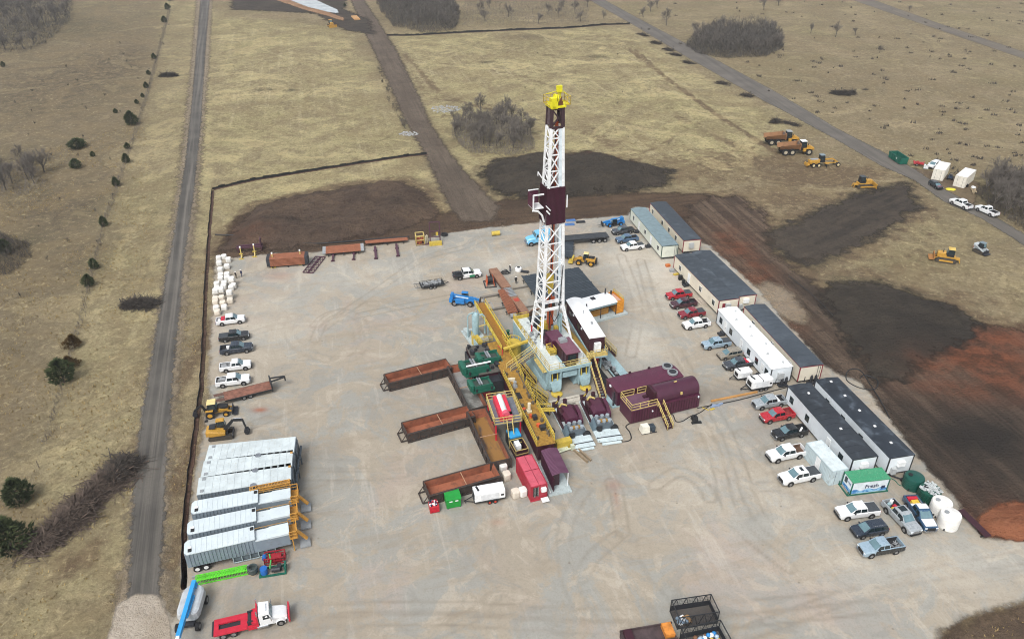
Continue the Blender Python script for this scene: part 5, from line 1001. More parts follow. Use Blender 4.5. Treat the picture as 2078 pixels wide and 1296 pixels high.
P(t,'bucket',MB().prism([(4.0,1.2),(4.5,1.1),(4.7,.5),(4.3,.15),(3.9,.3),(3.8,.8)],-.65,.25),STEEL)
# boom lift
t=T('boom_lift','blue boom lift with a rounded pale grey body at the lower left corner','boom lift');at(t,389,1226,math.degrees(HD((402,1197),(374,1292),2.5)),h=1.4)
P(t,'hood',MB().loft([[(x,-w,1.0),(x,-w-.08,1.25),(x,-w,1.95),(x,-w*.8,2.1),(x,w*.8,2.1),(x,w,1.95),(x,w+.08,1.25),(x,w,1.0)] for x,w in((-2.1,.7),(-1.8,1.05),(-1.2,1.2),(1.2,1.2),(1.7,1.05),(1.95,.75))]),M('hood_grey','#aeb4b8',.4,dirt=.08))
P(t,'turntable',MB().cyl((0,0,.8),(0,0,1.0),.8,n=20),STEEL);P(t,'chassis',MB().bb(-1.6,2.4,-.7,.7,.45,.8),STEEL)
for s in(-1,1):
    for x in(-1.2,2.4): wheel(t,x,s*1.1,.5,.4)
LB=M('lift_blue','#2f93cf',.4,dirt=.06)
P(t,'boom',MB().bar((-2.3,0,2.5),(5.2,.1,2.6),.46,.5),LB);P(t,'boom_section',MB().bar((5.2,.1,2.6),(7.6,.13,2.6),.34,.38),WHT);P(t,'boom_mount',MB().box(-1.9,0,2.0,.6,.7,.4).bar((-.5,.35,2.2),(2.6,.35,2.35),.18),LB)
P(t,'basket',MB().rail([(7.7,-.6,1.6),(8.6,-.6,1.6),(8.6,.9,1.6),(7.7,.9,1.6)],1.1,.06,.8,close=True).bb(7.7,8.6,-.6,.9,1.5,1.58),LB)
# articulated dump trucks
def dumper(label,px,py,rz,roofm,sc=1.):
    t=T('dump_truck',label,'dump truck',group='articulated dump trucks');at(t,px,py,rz,.05,1.5);t.scale=(sc,)*3
    P(t,'hood',MB().loft([sec(2.2,1.0,1.2,2.6,.9,.2),sec(3.8,.9,1.1,2.0,.8,.3),sec(4.3,.75,1.1,1.7,.8,.2)]),YELC);cabin(t,1.5,0,1.5,1.5,1.6,1.9,roofm)
    P(t,'fender',MB().bb(1.9,3.7,-1.5,-.9,1.65,1.8).bb(1.9,3.7,.9,1.5,1.65,1.8).bb(1.2,1.9,-1.45,-.9,1.0,1.75).bb(1.2,1.9,.9,1.45,1.0,1.75),YELC);P(t,'frame',MB().bb(-4.5,2.5,-.4,.4,.9,1.3),STEEL)
    b=MB();pr=[[(-5.0,.95,2.2),(-5.0,1.45,2.35),(.3,1.5,3.1),(.3,.95,1.6)]]
    for s in(-1,1): b.add([(-4.9,s*.9,1.5),(.2,s*.9,1.45),(.3,s*1.5,2.95),(-4.9,s*1.5,2.55),(-4.9,s*.82,1.55),(.15,s*.82,1.5),(.2,s*1.4,2.95),(-4.9,s*1.4,2.55)],[(0,1,2,3)[::s],(7,6,5,4)[::s],(2,6,7,3)[::s],(0,3,7,4)[::s],(1,5,6,2)[::s],(0,4,5,1)[::s]])
    b.add([(-4.9,-.9,1.4),(.2,-.9,1.4),(.2,.9,1.4),(-4.9,.9,1.4),(-5.3,-1.1,1.75),(-5.3,1.1,1.75)],[(0,1,2,3),(3,2,1,0),(0,3,5,4),(4,5,3,0)]).bb(.22,.4,-1.5,1.5,1.4,3.1)
    P(t,'dump_body',b,M('dump_body_rust','#86603e',.75,dirt=.5,dcol='#5c4a3f'));P(t,'headboard',MB().cyl((.15,0,2.5),(.22,0,2.5),.75,n=18),M('dump_inner','#6f6058',.8))
    for s in(-1,1):
        for x in(2.8,-1.6,-3.4): wheel(t,x,s*1.2,.82,.6,M('rim_dusty','#a39a86',.6))
        P(t,'mirror',MB().box(2.3,s*1.2,2.6,.08,.3,.4),BLK)
    return t
dumper('articulated dump truck behind another one, farther from the camera, dark cab roof',1588,282,4,GRY,1.12)
dumper('articulated dump truck in front with a white cab roof and grey body',1617,302,4,WHT,1.12)
# grader
t=T('motor_grader','yellow motor grader with a long front beam beside the dump trucks','motor grader');at(t,1667,329,6,.05,1.2);t.scale=(1.02,)*3
P(t,'engine_housing',MB().loft([sec(-3.6,.6,.9,1.9,.9,.12),sec(-.8,.65,.9,2.1,.9,.12)]),YELC);P(t,'hood_top',MB().bb(-3.3,-1.1,-.5,.5,2.0,2.14),GRY);cabin(t,-.1,0,1.3,1.4,1.4,1.9,M('roof_bluegrey','#6f8089',.5))
P(t,'front_beam',MB().bar((.6,0,1.9),(3.0,0,2.0),.3,.35).bar((3.0,0,2.0),(4.6,0,1.0),.3,.35),YELC);P(t,'blade',MB().bar((.9,-1.7,.4),(1.9,1.7,.4),.12,.6),STEEL);P(t,'circle',MB().cyl((1.5,0,.8),(1.5,0,.9),.8,n=20).bar((1.2,0,.85),(4.2,0,.9),.25,.2),YELC);P(t,'ripper',MB().bb(-4.5,-3.6,-.9,.9,.6,.9).bb(-4.4,-4.2,-.8,.8,.3,1.2),YELC)
for s in(-1,1):
    for x in(-2.6,-1.1): wheel(t,x,s*1.0,.6,.4,M('rim_cream','#cbbd92',.5))
    wheel(t,4.4,s*.95,.6,.38,M('rim_cream','#cbbd92'))
def dozer(name,label,cat,px,py,rz,roofm,blade,sc=1.,rip=True,group=None):
    t=T(name,label,cat,group=group);at(t,px,py,rz,.05,1.2);t.scale=(sc,)*3
    for s in(-1,1): track(t,-1.5,1.6,s*1.05,.48,.55);P(t,'track_frame',MB().bb(-1.3,1.4,s*1.34-.02,s*1.34+.02,.3,.7),YELC)
    P(t,'body',MB().bb(-1.7,1.3,-.75,.75,.6,1.3),YELC);P(t,'engine_hood',MB().loft([sec(.3,.6,1.2,2.1,.85,.15),sec(1.9,.55,1.0,2.0,.85,.15)]),YELC);cabin(t,-.6,0,1.3,1.4,1.5,1.6,roofm);P(t,'exhaust',MB().cyl((.9,.3,2.0),(.9,.3,2.8),.08),STEEL)
    if blade=='blade': P(t,'blade',MB().prism([(2.6,.1),(2.75,.1),(2.65,.7),(2.8,1.3),(2.68,1.3),(2.5,.7)],-1.8,1.8),YELC)
    else: P(t,'bucket',MB().prism([(2.3,.4),(3.3,.3),(3.35,.4),(2.5,.55),(2.5,1.4),(2.3,1.4)],-1.3,1.3),M('bucket_rust','#9a6a35',.7,dirt=.4))
    for s in(-1,1): P(t,'push_arm',MB().bar((-.2,s*1.45 if blade=='blade' else s*.6,.6 if blade=='blade' else 1.6),(2.5,s*1.45 if blade=='blade' else s*.6,.5),.18,.26),YELC)
    if rip: P(t,'ripper',MB().bb(-2.6,-1.7,-.5,.5,.7,1.0).bar((-2.5,-.5,.9),(-2.7,-.5,.1),.15).bar((-2.5,.5,.9),(-2.7,.5,.1),.15),YELC)
    return t
dozer('bulldozer','yellow bulldozer with a black cab roof at the dark soil strip','bulldozer',1753,371,3,M('roof_dark','#3c4346',.6),'blade',1.02)
dozer('track_loader','yellow track loader with a tan cab roof beside the skid steer','track loader',1921,519,158,M('roof_tan','#c9ab58',.5),'bucket',1.0)
dozer('bulldozer','small yellow bulldozer far away beside the pond bank','bulldozer',672,50,-60,YELC,'blade',1.1)
t=T('skid_steer','grey and red skid steer beside the yellow track loader','skid steer');at(t,1991,504,-65,.05,1.);t.scale=(1.05,)*3
for s in(-1,1): track(t,-.8,.8,s*.75,.36,.4);P(t,'lift_arm',MB().bar((-1.1,s*.75,1.6),(1.2,s*.75,.7),.16,.24),M('skid_pale','#b4bcbf',.5))
P(t,'body',MB().bb(-1.3,.8,-.5,.5,.5,1.2).bb(-1.4,-.6,-.6,.6,1.1,1.7),M('skid_pale','#b4bcbf'));cabin(t,.1,0,1.1,1.2,1.0,1.1,M('roof_bluegrey','#6f8089'));P(t,'rear_guard',MB().bb(-1.45,-1.4,-.4,.4,.7,1.5),REDP);P(t,'bucket',MB().prism([(1.1,.2),(1.9,.15),(1.9,.22),(1.3,.3),(1.3,.8),(1.1,.8)],-.9,.9),STEEL)
# ---------- far road side ----------
GZ=.07
t=T('dumpster','large green open top dumpster beside the gravel road','dumpster',(*G(1822,323,.6)[:2],GZ),HD((1808,313),(1838,333)))
mb=MB()
for s in(-1,1): mb.add([(-3.1,s*1.1,.2),(3.1,s*1.1,.2),(3.1,s*1.25,1.9),(-3.1,s*1.25,1.9),(-3.1,s*1.0,.2),(3.1,s*1.0,.2),(3.1,s*1.15,1.9),(-3.1,s*1.15,1.9)],[(0,1,2,3)[::-s],(4,5,6,7)[::s],(3,2,6,7)[::-s]])
mb.bb(-3.15,-3.05,-1.1,1.1,.2,1.9).bb(3.05,3.15,-1.1,1.1,.2,1.9);P(t,'walls',mb,GRN);P(t,'bottom',MB().bb(-3.05,3.05,-1.05,1.05,.15,.35),STEEL)
mb=MB();[mb.bb(x-.06,x+.06,s*1.2-.1,s*1.2+.1,.2,1.85) for s in(-1,1) for x in(-2.4,-1.2,0,1.2,2.4)];mb.bar((-3.1,-1.22,1.9),(3.1,-1.22,1.9),.12).bar((-3.1,1.22,1.9),(3.1,1.22,1.9),.12);P(t,'side_rib',mb,GRN);P(t,'label_plate',MB().box(1.2,-1.26,1.1,.4,.04,.4),WHT)
t=T('implement','red folded farm implement beside the green dumpster','implement',(*G(1863,336,0)[:2],GZ),R(-20));random.seed(6);mb=MB()
for k in range(14): mb.bar((random.uniform(-1.6,1.6),random.uniform(-1,1),random.uniform(.3,.9)),(random.uniform(-1.6,1.6),random.uniform(-1,1),random.uniform(.4,1.4)),.16)
P(t,'frame',mb.box(0,0,.5,2.6,1.4,.3),M('implement_red','#b03038',.6,dirt=.15));wheel(t,-.5,-.9,.35,.2);wheel(t,-.5,.9,.35,.2)
t=T('water_tote','white plastic tote tank beside the red farm implement','tote',(*G(1878,343,0)[:2],GZ),R(-25));P(t,'bottle',MB().box(0,0,.15,1.15,1.0,1.0,0,.94,.94),WHT);P(t,'cap',MB().cyl((0,0,1.15),(0,0,1.25),.2,n=10),BLK);P(t,'cage',MB().rail([(-.6,-.52,.1),(.6,-.52,.1),(.6,.52,.1),(-.6,.52,.1)],1.,.03,.4,close=True),GRY)
BXW=M('container_white','#d5d1c6',.5,dirt=.08)
for A_,B_,l_ in (((1907,327.6),(1895.7,342.5),'white storage box with a dark door edge, the one nearer the green dumpster'),((1959,340.5),(1940,356),'white shipping container, the one nearer the thicket')):
    t=container(l_,A_,B_,2.7,2.9,BXW,WHT,z=GZ,group='white containers by the gravel road')
v=make_suv('van','small white van behind the white storage box','PW' and PW,'van');v.location=(*G(1895,334,.8)[:2],GZ);v.rotation_euler=(0,0,HD((1905,328),(1888,336)))
t=T('tractor','dark blue small tractor between the box truck and the white container','tractor',(*G(1927,364,0)[:2],GZ),R(60));P(t,'body',MB().loft([sec(-.8,.4,.5,1.1,.9,.1),sec(1.3,.35,.5,1.0,.9,.1)]),M('tractor_blue','#243852',.5));P(t,'roll_bar',MB().bar((-.7,-.4,1),(-.7,-.4,2),.08).bar((-.7,.4,1),(-.7,.4,2),.08).bar((-.7,-.4,2),(-.7,.4,2),.08),BLK);P(t,'seat',MB().box(-.5,0,1.1,.4,.45,.3),BLK)
for s in(-1,1): wheel(t,-.6,s*.6,.6,.35);wheel(t,1.0,s*.5,.36,.25)
mb=MB();random.seed(8)
pts=[(1.5*math.cos(a)*(.8+.3*random.random()),.9*math.sin(a)*(.8+.3*random.random())) for a in [i*math.pi/7 for i in range(14)]]
ONE('ground_tarp','yellow tarp spread on the ground beside the black car','tarp',mb.loft([[(x,y,0) for x,y in pts],[(x*.9,y*.9,.18) for x,y in pts],[(x*.3,y*.3,.3) for x,y in pts]]),M('tarp_yellow','#d3c63a',.7),(*G(1929,385)[:2],GZ))
t=T('lumber_pile','pile of pale boards with white sacks at the thicket edge','lumber pile',(*G(1976,390,0)[:2],GZ),R(70));mb=MB()
for k in range(10): mb.bar((random.uniform(-2,-1),random.uniform(-.7,.7),.1+.06*k),(random.uniform(1,2),random.uniform(-.7,.7),.1+.06*k),.22,.06)
P(t,'boards',mb,M('board_pale','#a8977a',.8));P(t,'sack',MB().box(1.4,.2,.6,.9,.7,.4,.3,.7,.7),WHT);P(t,'sack',MB().box(2.1,-.2,.2,.8,.8,.5,.8,.7,.7),WHT)
ONE('black_tub','black plastic tub beside the white container corner','tub',MB().lathe([(.5,0),(.6,.5),(.62,.6),(.5,.55),(.45,.2)],14),BLK,(*G(1960,379)[:2],GZ))
# lower left odds and ends
a=G(398,1178,.4);b=G(503,1156,.4);t=T('boom_section','bright green lattice boom section lying below the hopper trailers','boom section',(*((a+b)/2)[:2],PADZ),math.atan2(b.y-a.y,b.x-a.x));Lh=(b-a).length/2;LG=M('lime_green','#5fd02f',.5,dirt=.06)
mb=MB()
for y in(-.42,.42):
    for z in(.1,.75): mb.bar((-Lh,y,z),(Lh,y,z),.1)
n=18
for i in range(n):
    x0=-Lh+2*Lh*i/n;x1=x0+2*Lh/n;mb.bar((x0,-.42,.75),(x1,.42,.75),.06).bar((x0,.42,.75),(x1,-.42,.75),.06).bar((x0,-.42,.1),(x1,-.42,.75),.05).bar((x0,.42,.1),(x1,.42,.75),.05).bar((x0,-.42,.75),(x0,.42,.75),.06)
P(t,'lattice',mb,LG);P(t,'tread_plate',MB().bb(-Lh+.3,Lh-.3,-.3,.3,.68,.71),M('lime_plate','#6fc84a',.6,var=.3))
P(t,'end_lug',MB().box(-Lh-.2,-.35,.5,.4,.12,.3).box(-Lh-.2,.35,.5,.4,.12,.3).box(Lh+.2,-.35,.5,.4,.12,.3).box(Lh+.2,.35,.5,.4,.12,.3),GRY)
t=T('steel_drum','dark grey flanged steel drum at the end of the green boom section','drum',(*G(514,1159,.4)[:2],PADZ));t.scale=(.8,.8,.9);P(t,'shell',MB().lathe([(.5,.0),(.5,.4),(.75,.45),(.78,1.2),(.7,1.28),(.55,1.25),(.5,.7)],18),M('drum_grey','#3f4a4a',.5,dirt=.2));P(t,'foot',MB().cyl((0,0,0),(0,0,.06),.6,n=14),M('foot_tan','#a8957c',.7))
t=T('pump_unit','green pump skid with red engine frame and blue drum','pump',(*G(553,1147,.3)[:2],PADZ),R(12))
P(t,'skid',MB().bb(-1.5,1.7,-1.5,-1.3,0,.2).bb(-1.5,1.7,-.2,0,0,.2).bb(-1.5,-1.3,-1.3,-.2,0,.2).bb(1.5,1.7,-1.3,-.2,0,1.),GRN);P(t,'engine_frame',MB().rail([(-.9,.3,.1),(1.5,.3,.1),(1.5,1.5,.1),(-.9,1.5,.1)],1.0,.12,1.,close=True).box(.3,.9,.2,1.6,.9,.7),M('dark_red_frame','#8f1f2a',.5));P(t,'tank',MB().cyl((-.9,-.9,.2),(-.9,-.9,1.0),.45,n=16),M('drum_blue','#1f5fa8',.4));P(t,'pump_body',MB().cyl((.0,-1.,.6),(1.0,-1.,.6),.32,n=14).box(.9,-.7,.2,.5,.5,.8),STEEL);P(t,'pipe',MB().tube([(-.3,1.2,1.0),(-.1,.2,.9),(-.2,-.8,.7)],.09),M('pipe_green','#4fae5a',.5));P(t,'motor',MB().cyl((-.9,.5,1.),(-.9,1.1,1.),.25,n=12),M('drum_blue','#1f5fa8'))
# ---------- drilling rig: local frame x to the right, y away, origin at the front left corner ----------
RA=R(20)
rig=T('drilling_rig','tall drilling rig with a white and maroon lattice mast on a pale blue base','drilling rig',(6.0,99.6,PADZ),RA)
FZ=4.35
SBW=M('deck_pale','#c3ccca',.6,dirt=.4,dcol='#8b8a80',sc=.8);SBD=M('deck_grey','#5d666c',.7,dirt=.4);PIPEO=M('guide_orange','#b04f26',.55,dirt=.15)
sb=MB()
for x0,x1 in((0.,2.2),(5.1,7.3)):
    sb.bb(x0,x1,.9,17,1.1,FZ-.2).bb(x0+.1,x1-.1,1.2,16.8,.25,1.1)
    # rounded lower flank
    sb.loft([[(x0,y,1.1),(x0-.35,y,.35),(x0-.35,y,.1),(x1+.2,y,.1),(x1+.2,y,.35),(x1,y,1.1)] for y in(1.0,16.5)])
sub=P(rig,'substructure',sb,SUBB)
rb=MB()
for x in (-.02,7.32):
    for k in range(9): rb.bb(x-.04,x+.04,1.2+k*1.9,1.3+k*1.9,1.1,FZ-.25)
P(sub,'web_rib',rb,SUBB)
for x0 in(0.15,5.25):
    ft=P(rig,'front_leg',MB().bb(x0-.1,x0+.15,.1,.9,.6,FZ-.2).bb(x0+1.75,x0+2.,.1,.9,.6,FZ-.2).loft([[(x0+.95+a*1.0,.9,2.2),(x0+.95+a*1.0,-.1,2.2)][::1]+[(x0+.95+a*.8,-.5,1.1),(x0+.95+a*.6,-.5,.5),(x0+.95+a*.6,.9,.4)] for a in(-1,1)]),SUBB)
    P(ft,'hydraulic_cylinder',MB().cyl((x0+.5,.2,1.0),(x0+.5,.5,3.9),.12).cyl((x0+1.4,.2,1.0),(x0+1.4,.5,3.9),.12),YEL)
    P(ft,'recess',MB().bb(x0+.2,x0+1.7,.75,.88,1.2,3.9),STEEL)
    P(rig,'walking_foot',MB().lathe([(.55,.0),(.9,.02),(.95,.2),(.7,.3),(.3,.34)],18,(x0+.95,-.6,.04)),YEL)
P(rig,'floor',MB().bb(-.05,2.6,.3,17.05,FZ-.2,FZ).bb(4.9,7.35,.3,17.05,FZ-.2,FZ),SBW)
P(rig,'floor',MB().bb(2.6,4.9,.35,6.0,FZ-.55,FZ-.35),M('deck_blue','#a8c6cc',.6,dirt=.3));P(rig,'floor',MB().bb(2.6,4.9,6.0,17,FZ-.2,FZ-.02),SBD)
P(rig,'front_beam',MB().bb(-.1,7.4,.05,.3,FZ-.55,FZ+.02).bb(2.4,5.0,.3,.6,2.4,3.4),SUBB)
pan=MB()
for k in range(7): pan.bb(.15,2.3,.6+k*2.3,2.6+k*2.3,FZ,FZ+.05)
for k in range(3): pan.bb(5.3,7.1,.6+k*2.0,2.4+k*2.0,FZ,FZ+.05)
P(rig,'floor_plate',pan,SBW)
P(rig,'guard_rail',MB().rail([(0.05,.35,FZ),(0.05,16.9,FZ)],1.1,.07,1.8).rail([(0.05,16.9,FZ),(2.6,16.9,FZ)],1.1,.08),YEL)
P(rig,'guard_rail',MB().rail([(0.0,.3,FZ),(7.3,.3,FZ)],1.1,.06,1.8).rail([(7.3,.3,FZ),(7.3,2.0,FZ)],1.1,.06),YELP)
P(rig,'v_door_frame',MB().bb(.1,.35,15.,17.1,FZ,FZ+.5).bb(.1,3.,16.9,17.15,FZ,FZ+.6).bar((.2,13.5,FZ+.2),(.2,17,FZ+.2),.3),YEL)
# side walkway on the outer left wall
P(rig,'outer_walkway',MB().bb(-.75,-.05,1.0,5.,FZ-.7,FZ-.6).rail([(-.7,1.,FZ-.6),(-.7,5,FZ-.6)],1.,.06,1.),YELP)
# --- mast
MX,MY=4.15,10.6
def mc(z):  # half width / half depth / centre
    t=(z-10)/33.; return 1.78-.92*t, 1.6-.75*t, MX, MY
mast=P(rig,'mast',MB().bar((MX-1.75,MY-1.6,10.2),(MX+1.75,MY-1.6,10.2),.35,.4).bar((MX-1.75,MY+1.6,10.2),(MX+1.75,MY+1.6,10.2),.3,.3).bar((MX-1.75,MY-1.65,11.5),(MX+1.75,MY-1.65,11.5),.18),WHTM)
def corner(sx,sy,z):
    w,d,cx,cy=mc(z);return Vector((cx+sx*w,cy+sy*d,z))
for sx in(-1,1):
    for sy in(-1,1):
        if sy<0: P(mast,'leg',MB().bar(corner(sx,sy,10.0),corner(sx,sy,40.6),.46,.26),WHTM)
        else: P(mast,'leg',MB().bar(corner(sx,sy,10.0),corner(sx,sy,40.6),.26),WHTM)
def lattice(f0,f1,z0,z1,step,w,zig=True,x=False):
    mb=MB();z=z0;k=0
    while z<z1-.1:
        e=min(z+step,z1);mb.bar(f0(z),f1(z),w)
        if x: mb.bar(f0(z),f1(e),w).bar(f1(z),f0(e),w)
        else: mb.bar(f0(z),f1(e),w) if k%2 else mb.bar(f1(z),f0(e),w)
        z=e;k+=1
    return mb
for sx in(-1,1): P(mast,'side_lattice',lattice(lambda z:corner(sx,-1,z),lambda z:corner(sx,1,z),10,40.6,1.7,.12),WHTM)
P(mast,'back_lattice',lattice(lambda z:corner(-1,1,z),lambda z:corner(1,1,z),10,40.6,3.4,.13,x=True),WHTM)
P(mast,'front_brace',lattice(lambda z:corner(-1,-1,z),lambda z:corner(1,-1,z),11.8,25.4,3.4,.16,x=True),WHTM)
P(mast,'front_brace',lattice(lambda z:corner(-1,-1,z),lambda z:corner(.45,-1,z),31.4,40.5,2.5,.16,x=True),WHTM)
w,d,cx,cy=mc(32)
P(mast,'ladder_panel',MB().bar(corner(.62,-1.05,31.4),corner(.68,-1.05,40.5),.62,.12).bar(corner(.62,-1.0,11.5),corner(.62,-1.0,25.3),.4,.12),M('panel_bluewhite2','#ccd9e0',.5,dirt=.1))
P(mast,'guide_rail',MB().bar((MX+.35,MY+.5,5.),(MX+.5,MY+.4,41.),.42,.3),PIPEO);P(mast,'drill_pipe',MB().cyl((MX-.1,MY-.4,FZ),(MX+.1,MY-.2,40.),.09).cyl((MX+.75,MY+.8,12),(MX+.7,MY+.7,40),.05),STEEL)
P(mast,'top_drive',MB().box(MX-.1,MY-.2,13.4,.9,.9,2.6).cyl((MX-.1,MY-.2,12.4),(MX-.1,MY-.2,13.5),.3).box(MX-.55,MY-.3,14.5,.5,.6,1.0),YEL);P(mast,'traveling_block',MB().box(MX+.3,MY+.3,6.2,.9,.8,2.6).box(MX,MY+.2,10.6,1.9,.3,.8),PIPEO)
# splayed A-frame legs
for sx in(-1,1):
    ft=Vector((MX+sx*2.75,7.0,FZ));rr=Vector((MX+sx*2.75,12.0,FZ));tf=corner(sx,-1,10.3);tr=corner(sx,1,10.3)
    for a,b in((tf,ft),(tr,rr)): 
        P(mast,'splayed_leg',MB().bar(a+Vector((-.2,0,0)),b+Vector((-.06,0,0)),.16).bar(a+Vector((.2,0,0)),b+Vector((.06,0,0)),.16).bar(a+Vector((0,.3,0)),b+Vector((0,.06,0)),.14),WHTM)
    mb=MB()
    for k in range(9):
        t=k/9;u=(k+1)/9;mb.bar(tf.lerp(ft,t)+Vector((-.2*(1-t),0,0)),tf.lerp(ft,u)+Vector((.2*(1-u),0,0)),.09);mb.bar(tr.lerp(rr,t)+Vector((-.2*(1-t),0,0)),tr.lerp(rr,u)+Vector((.2*(1-u),0,0)),.09)
    for k in range(5): t=k/6;mb.bar(tf.lerp(ft,t),tr.lerp(rr,t+.12),.12)
    P(mast,'leg_brace',mb,WHTM);P(mast,'leg_shoe',MB().box(ft.x,ft.y,FZ,.5,.5,.25).box(rr.x,rr.y,FZ,.5,.5,.3),WHTM)
P(mast,'red_cylinder',MB().bar((MX-2.75,11.6,FZ),(MX-2.7,11.7,FZ+1.6),.22),M('signal_red','#a8262a',.5))
# windwall
w0,d0,cx,cy=mc(25.4);w1,d1,cx1,cy1=mc(31.4);e=.2
ww=MB();cs=lambda w,d,cx,cy,z:[(cx-w-e,cy-d-e,z),(cx+w+e,cy-d-e,z),(cx+w+e,cy+d+e,z),(cx-w-e,cy+d+e,z)]
A_=cs(w0,d0,cx,cy,25.4);B_=cs(w1+.08,d1+.05,cx1,cy1,31.4)
ww.add(A_+B_,[(0,1,5,4),(1,2,6,5),(3,0,4,7),(2,3,7,6)])
wl=P(rig,'windwall',ww,MAR);rb=MB()
for i in range(16):
    t=i/15;p=Vector(A_[0]).lerp(Vector(A_[1]),t);q=Vector(B_[0]).lerp(Vector(B_[1]),t);o=Vector((0,-.035,0));rb.bar(p+o,q+o,.07)
for i in range(12):
    t=i/11;p=Vector(A_[3]).lerp(Vector(A_[0]),t);q=Vector(B_[3]).lerp(Vector(B_[0]),t);o=Vector((-.035,0,0));rb.bar(p+o,q+o,.07)
P(wl,'wall_rib',rb,MARD)
rk=P(rig,'racking_board',MB().bb(MX-3.6,MX-1.85,MY-1.0,MY+1.2,28.1,28.25),WHTM);P(rk,'board_wall',MB().bb(MX-3.66,MX-3.6,MY-1.,MY+1.2,28.25,30.4).bb(MX-3.6,MX-1.9,MY+1.2,MY+1.26,28.25,30.4),MAR);P(rk,'board_frame',MB().bb(MX-3.7,MX-3.5,MY-1.15,MY-1.0,28.2,30.5).bar((MX-3.6,MY-1.05,30.45),(MX-1.9,MY-1.05,30.45),.2).bar((MX-3.6,MY+1.2,30.45),(MX-1.9,MY+1.2,30.45),.14),WHTM)
for z in(23.3,): P(rk,'hoist_arm',MB().tube([(MX-1.9,MY-1.4,26.0),(MX-2.3,MY-1.5,27.2),(MX-3.0,MY-1.5,28.0),(MX-3.9,MY-1.5,28.2)],.16),WHTM)
P(rk,'hoist_arm',MB().bar((MX-1.8,MY-1.75,28.8),(MX-1.1,MY-1.9,28.0),.14).bar((MX-1.7,MY-1.8,28.0),(MX-1.2,MY-1.9,27.4),.2),WHTM)
P(rig,'derrick_arm',MB().bar((MX-1.2,MY-1.5,31.4),(MX-3.0,MY-1.2,34.2),.16).bar((MX-3.0,MY-1.2,34.2),(MX-3.0,MY-1.2,33.6),.1),WHTM)
P(rig,'side_pipe',MB().bar((MX+1.75,MY-1.6,28.0),(MX+1.75,MY-1.6,30.),.16),WHTM);P(rig,'board_lamp',MB().box(MX+2.0,MY+.5,29.8,.6,.3,.6),PIPEO)
# dark top section and crown
DKT=M('mast_dark','#38262c',.6,dirt=.2)
top=P(rig,'mast_top',MB().bar(corner(-1,-1,40.5),corner(1,-1,40.5),.3).bar(corner(-1,-1,43.2),corner(1,-1,43.2),.3).bar(corner(-1,1,40.5),corner(1,1,40.5),.3),DKT)
for sx in(-1,1):
    P(top,'top_leg',MB().bar(corner(sx,-1,40.5),corner(sx,-1,43.4),.5,.3),DKT);P(top,'top_leg',MB().bar(corner(sx,1,40.5),corner(sx,1,43.4),.3),DKT)
    P(top,'side_panel',MB().quad(*[corner(sx,-1,40.7),corner(sx,1,40.7),corner(sx,1,43.2),corner(sx,-1,43.2)]),M('mast_dark_panel','#54464a',.7,var=.3))
P(top,'top_brace',MB().bar(corner(-1,-1,40.6),corner(.2,-1,41.9),.2).bar(corner(.2,-1,41.9),corner(-1,-1,43.2),.2).bar(corner(1,-1,40.6),corner(.4,-1,43.2),.16),DKT)
w,d,cx,cy=mc(43.4);YB=M('crown_yellow','#d6cf1f',.45,dirt=.12,dcol='#8a7a20')
cr=P(rig,'crown_block',MB().bb(cx-w-.3,cx+w+.4,cy-d-.3,cy+d+.3,43.4,43.65).bb(cx-w-.2,cx-.2,cy-d-.2,cy-d+.7,43.65,44.8).add([(cx-w-.9,cy-d-.3,44.6),(cx-w-.2,cy-d-.35,43.3),(cx-.1,cy-d-.35,43.3),(cx,cy-d-.3,44.6),(cx-.5,cy-d-.4,44.1)],[(0,1,2,3,4),(4,3,2,1,0)]),YB)
P(cr,'sheave',MB().cyl((cx-.25,cy-.2,44.6),(cx-.05,cy-.2,44.6),.62,n=18).cyl((cx+.15,cy-.1,44.5),(cx+.3,cy-.1,44.5),.55,n=18),YB)
P(cr,'crown_rail',MB().rail([(cx-w-.5,cy-d-.3,43.7),(cx-w-.5,cy+d+.4,43.7),(cx+w+1.1,cy+d+.4,43.7),(cx+w+1.1,cy-d-.2,43.7),(cx+w+.3,cy-d-.3,43.7)],1.2,.07,.9),YEL)
P(cr,'crown_deck',MB().bb(cx+w+.3,cx+w+1.15,cy-.8,cy+d+.4,43.6,43.7),YB)
P(cr,'gin_pole',MB().bar((cx+w*.6,cy,43.9),(cx+w*.6,cy,46.),.18).bar((cx+w*1.0,cy,43.9),(cx+w*.8,cy,45.9),.12).bb(cx+w*.2,cx+w*1.1,cy-.25,cy+.25,45.4,46.3).bar((cx-w-.6,cy,45.3),(cx+w*.7,cy,45.6),.07).bar((cx+w,cy,45.8),(cx+w+.9,cy,44.9),.08),YB)
P(cr,'brown_frame',MB().bar((cx+.5,cy-d,43.7),(cx+.6,cy-d,44.9),.14).bar((cx+.2,cy-d,43.8),(cx+.5,cy-d,44.7),.12).box(cx+.55,cy-d+.2,43.7,.6,.4,.5),M('crown_brown','#6a4526',.7))
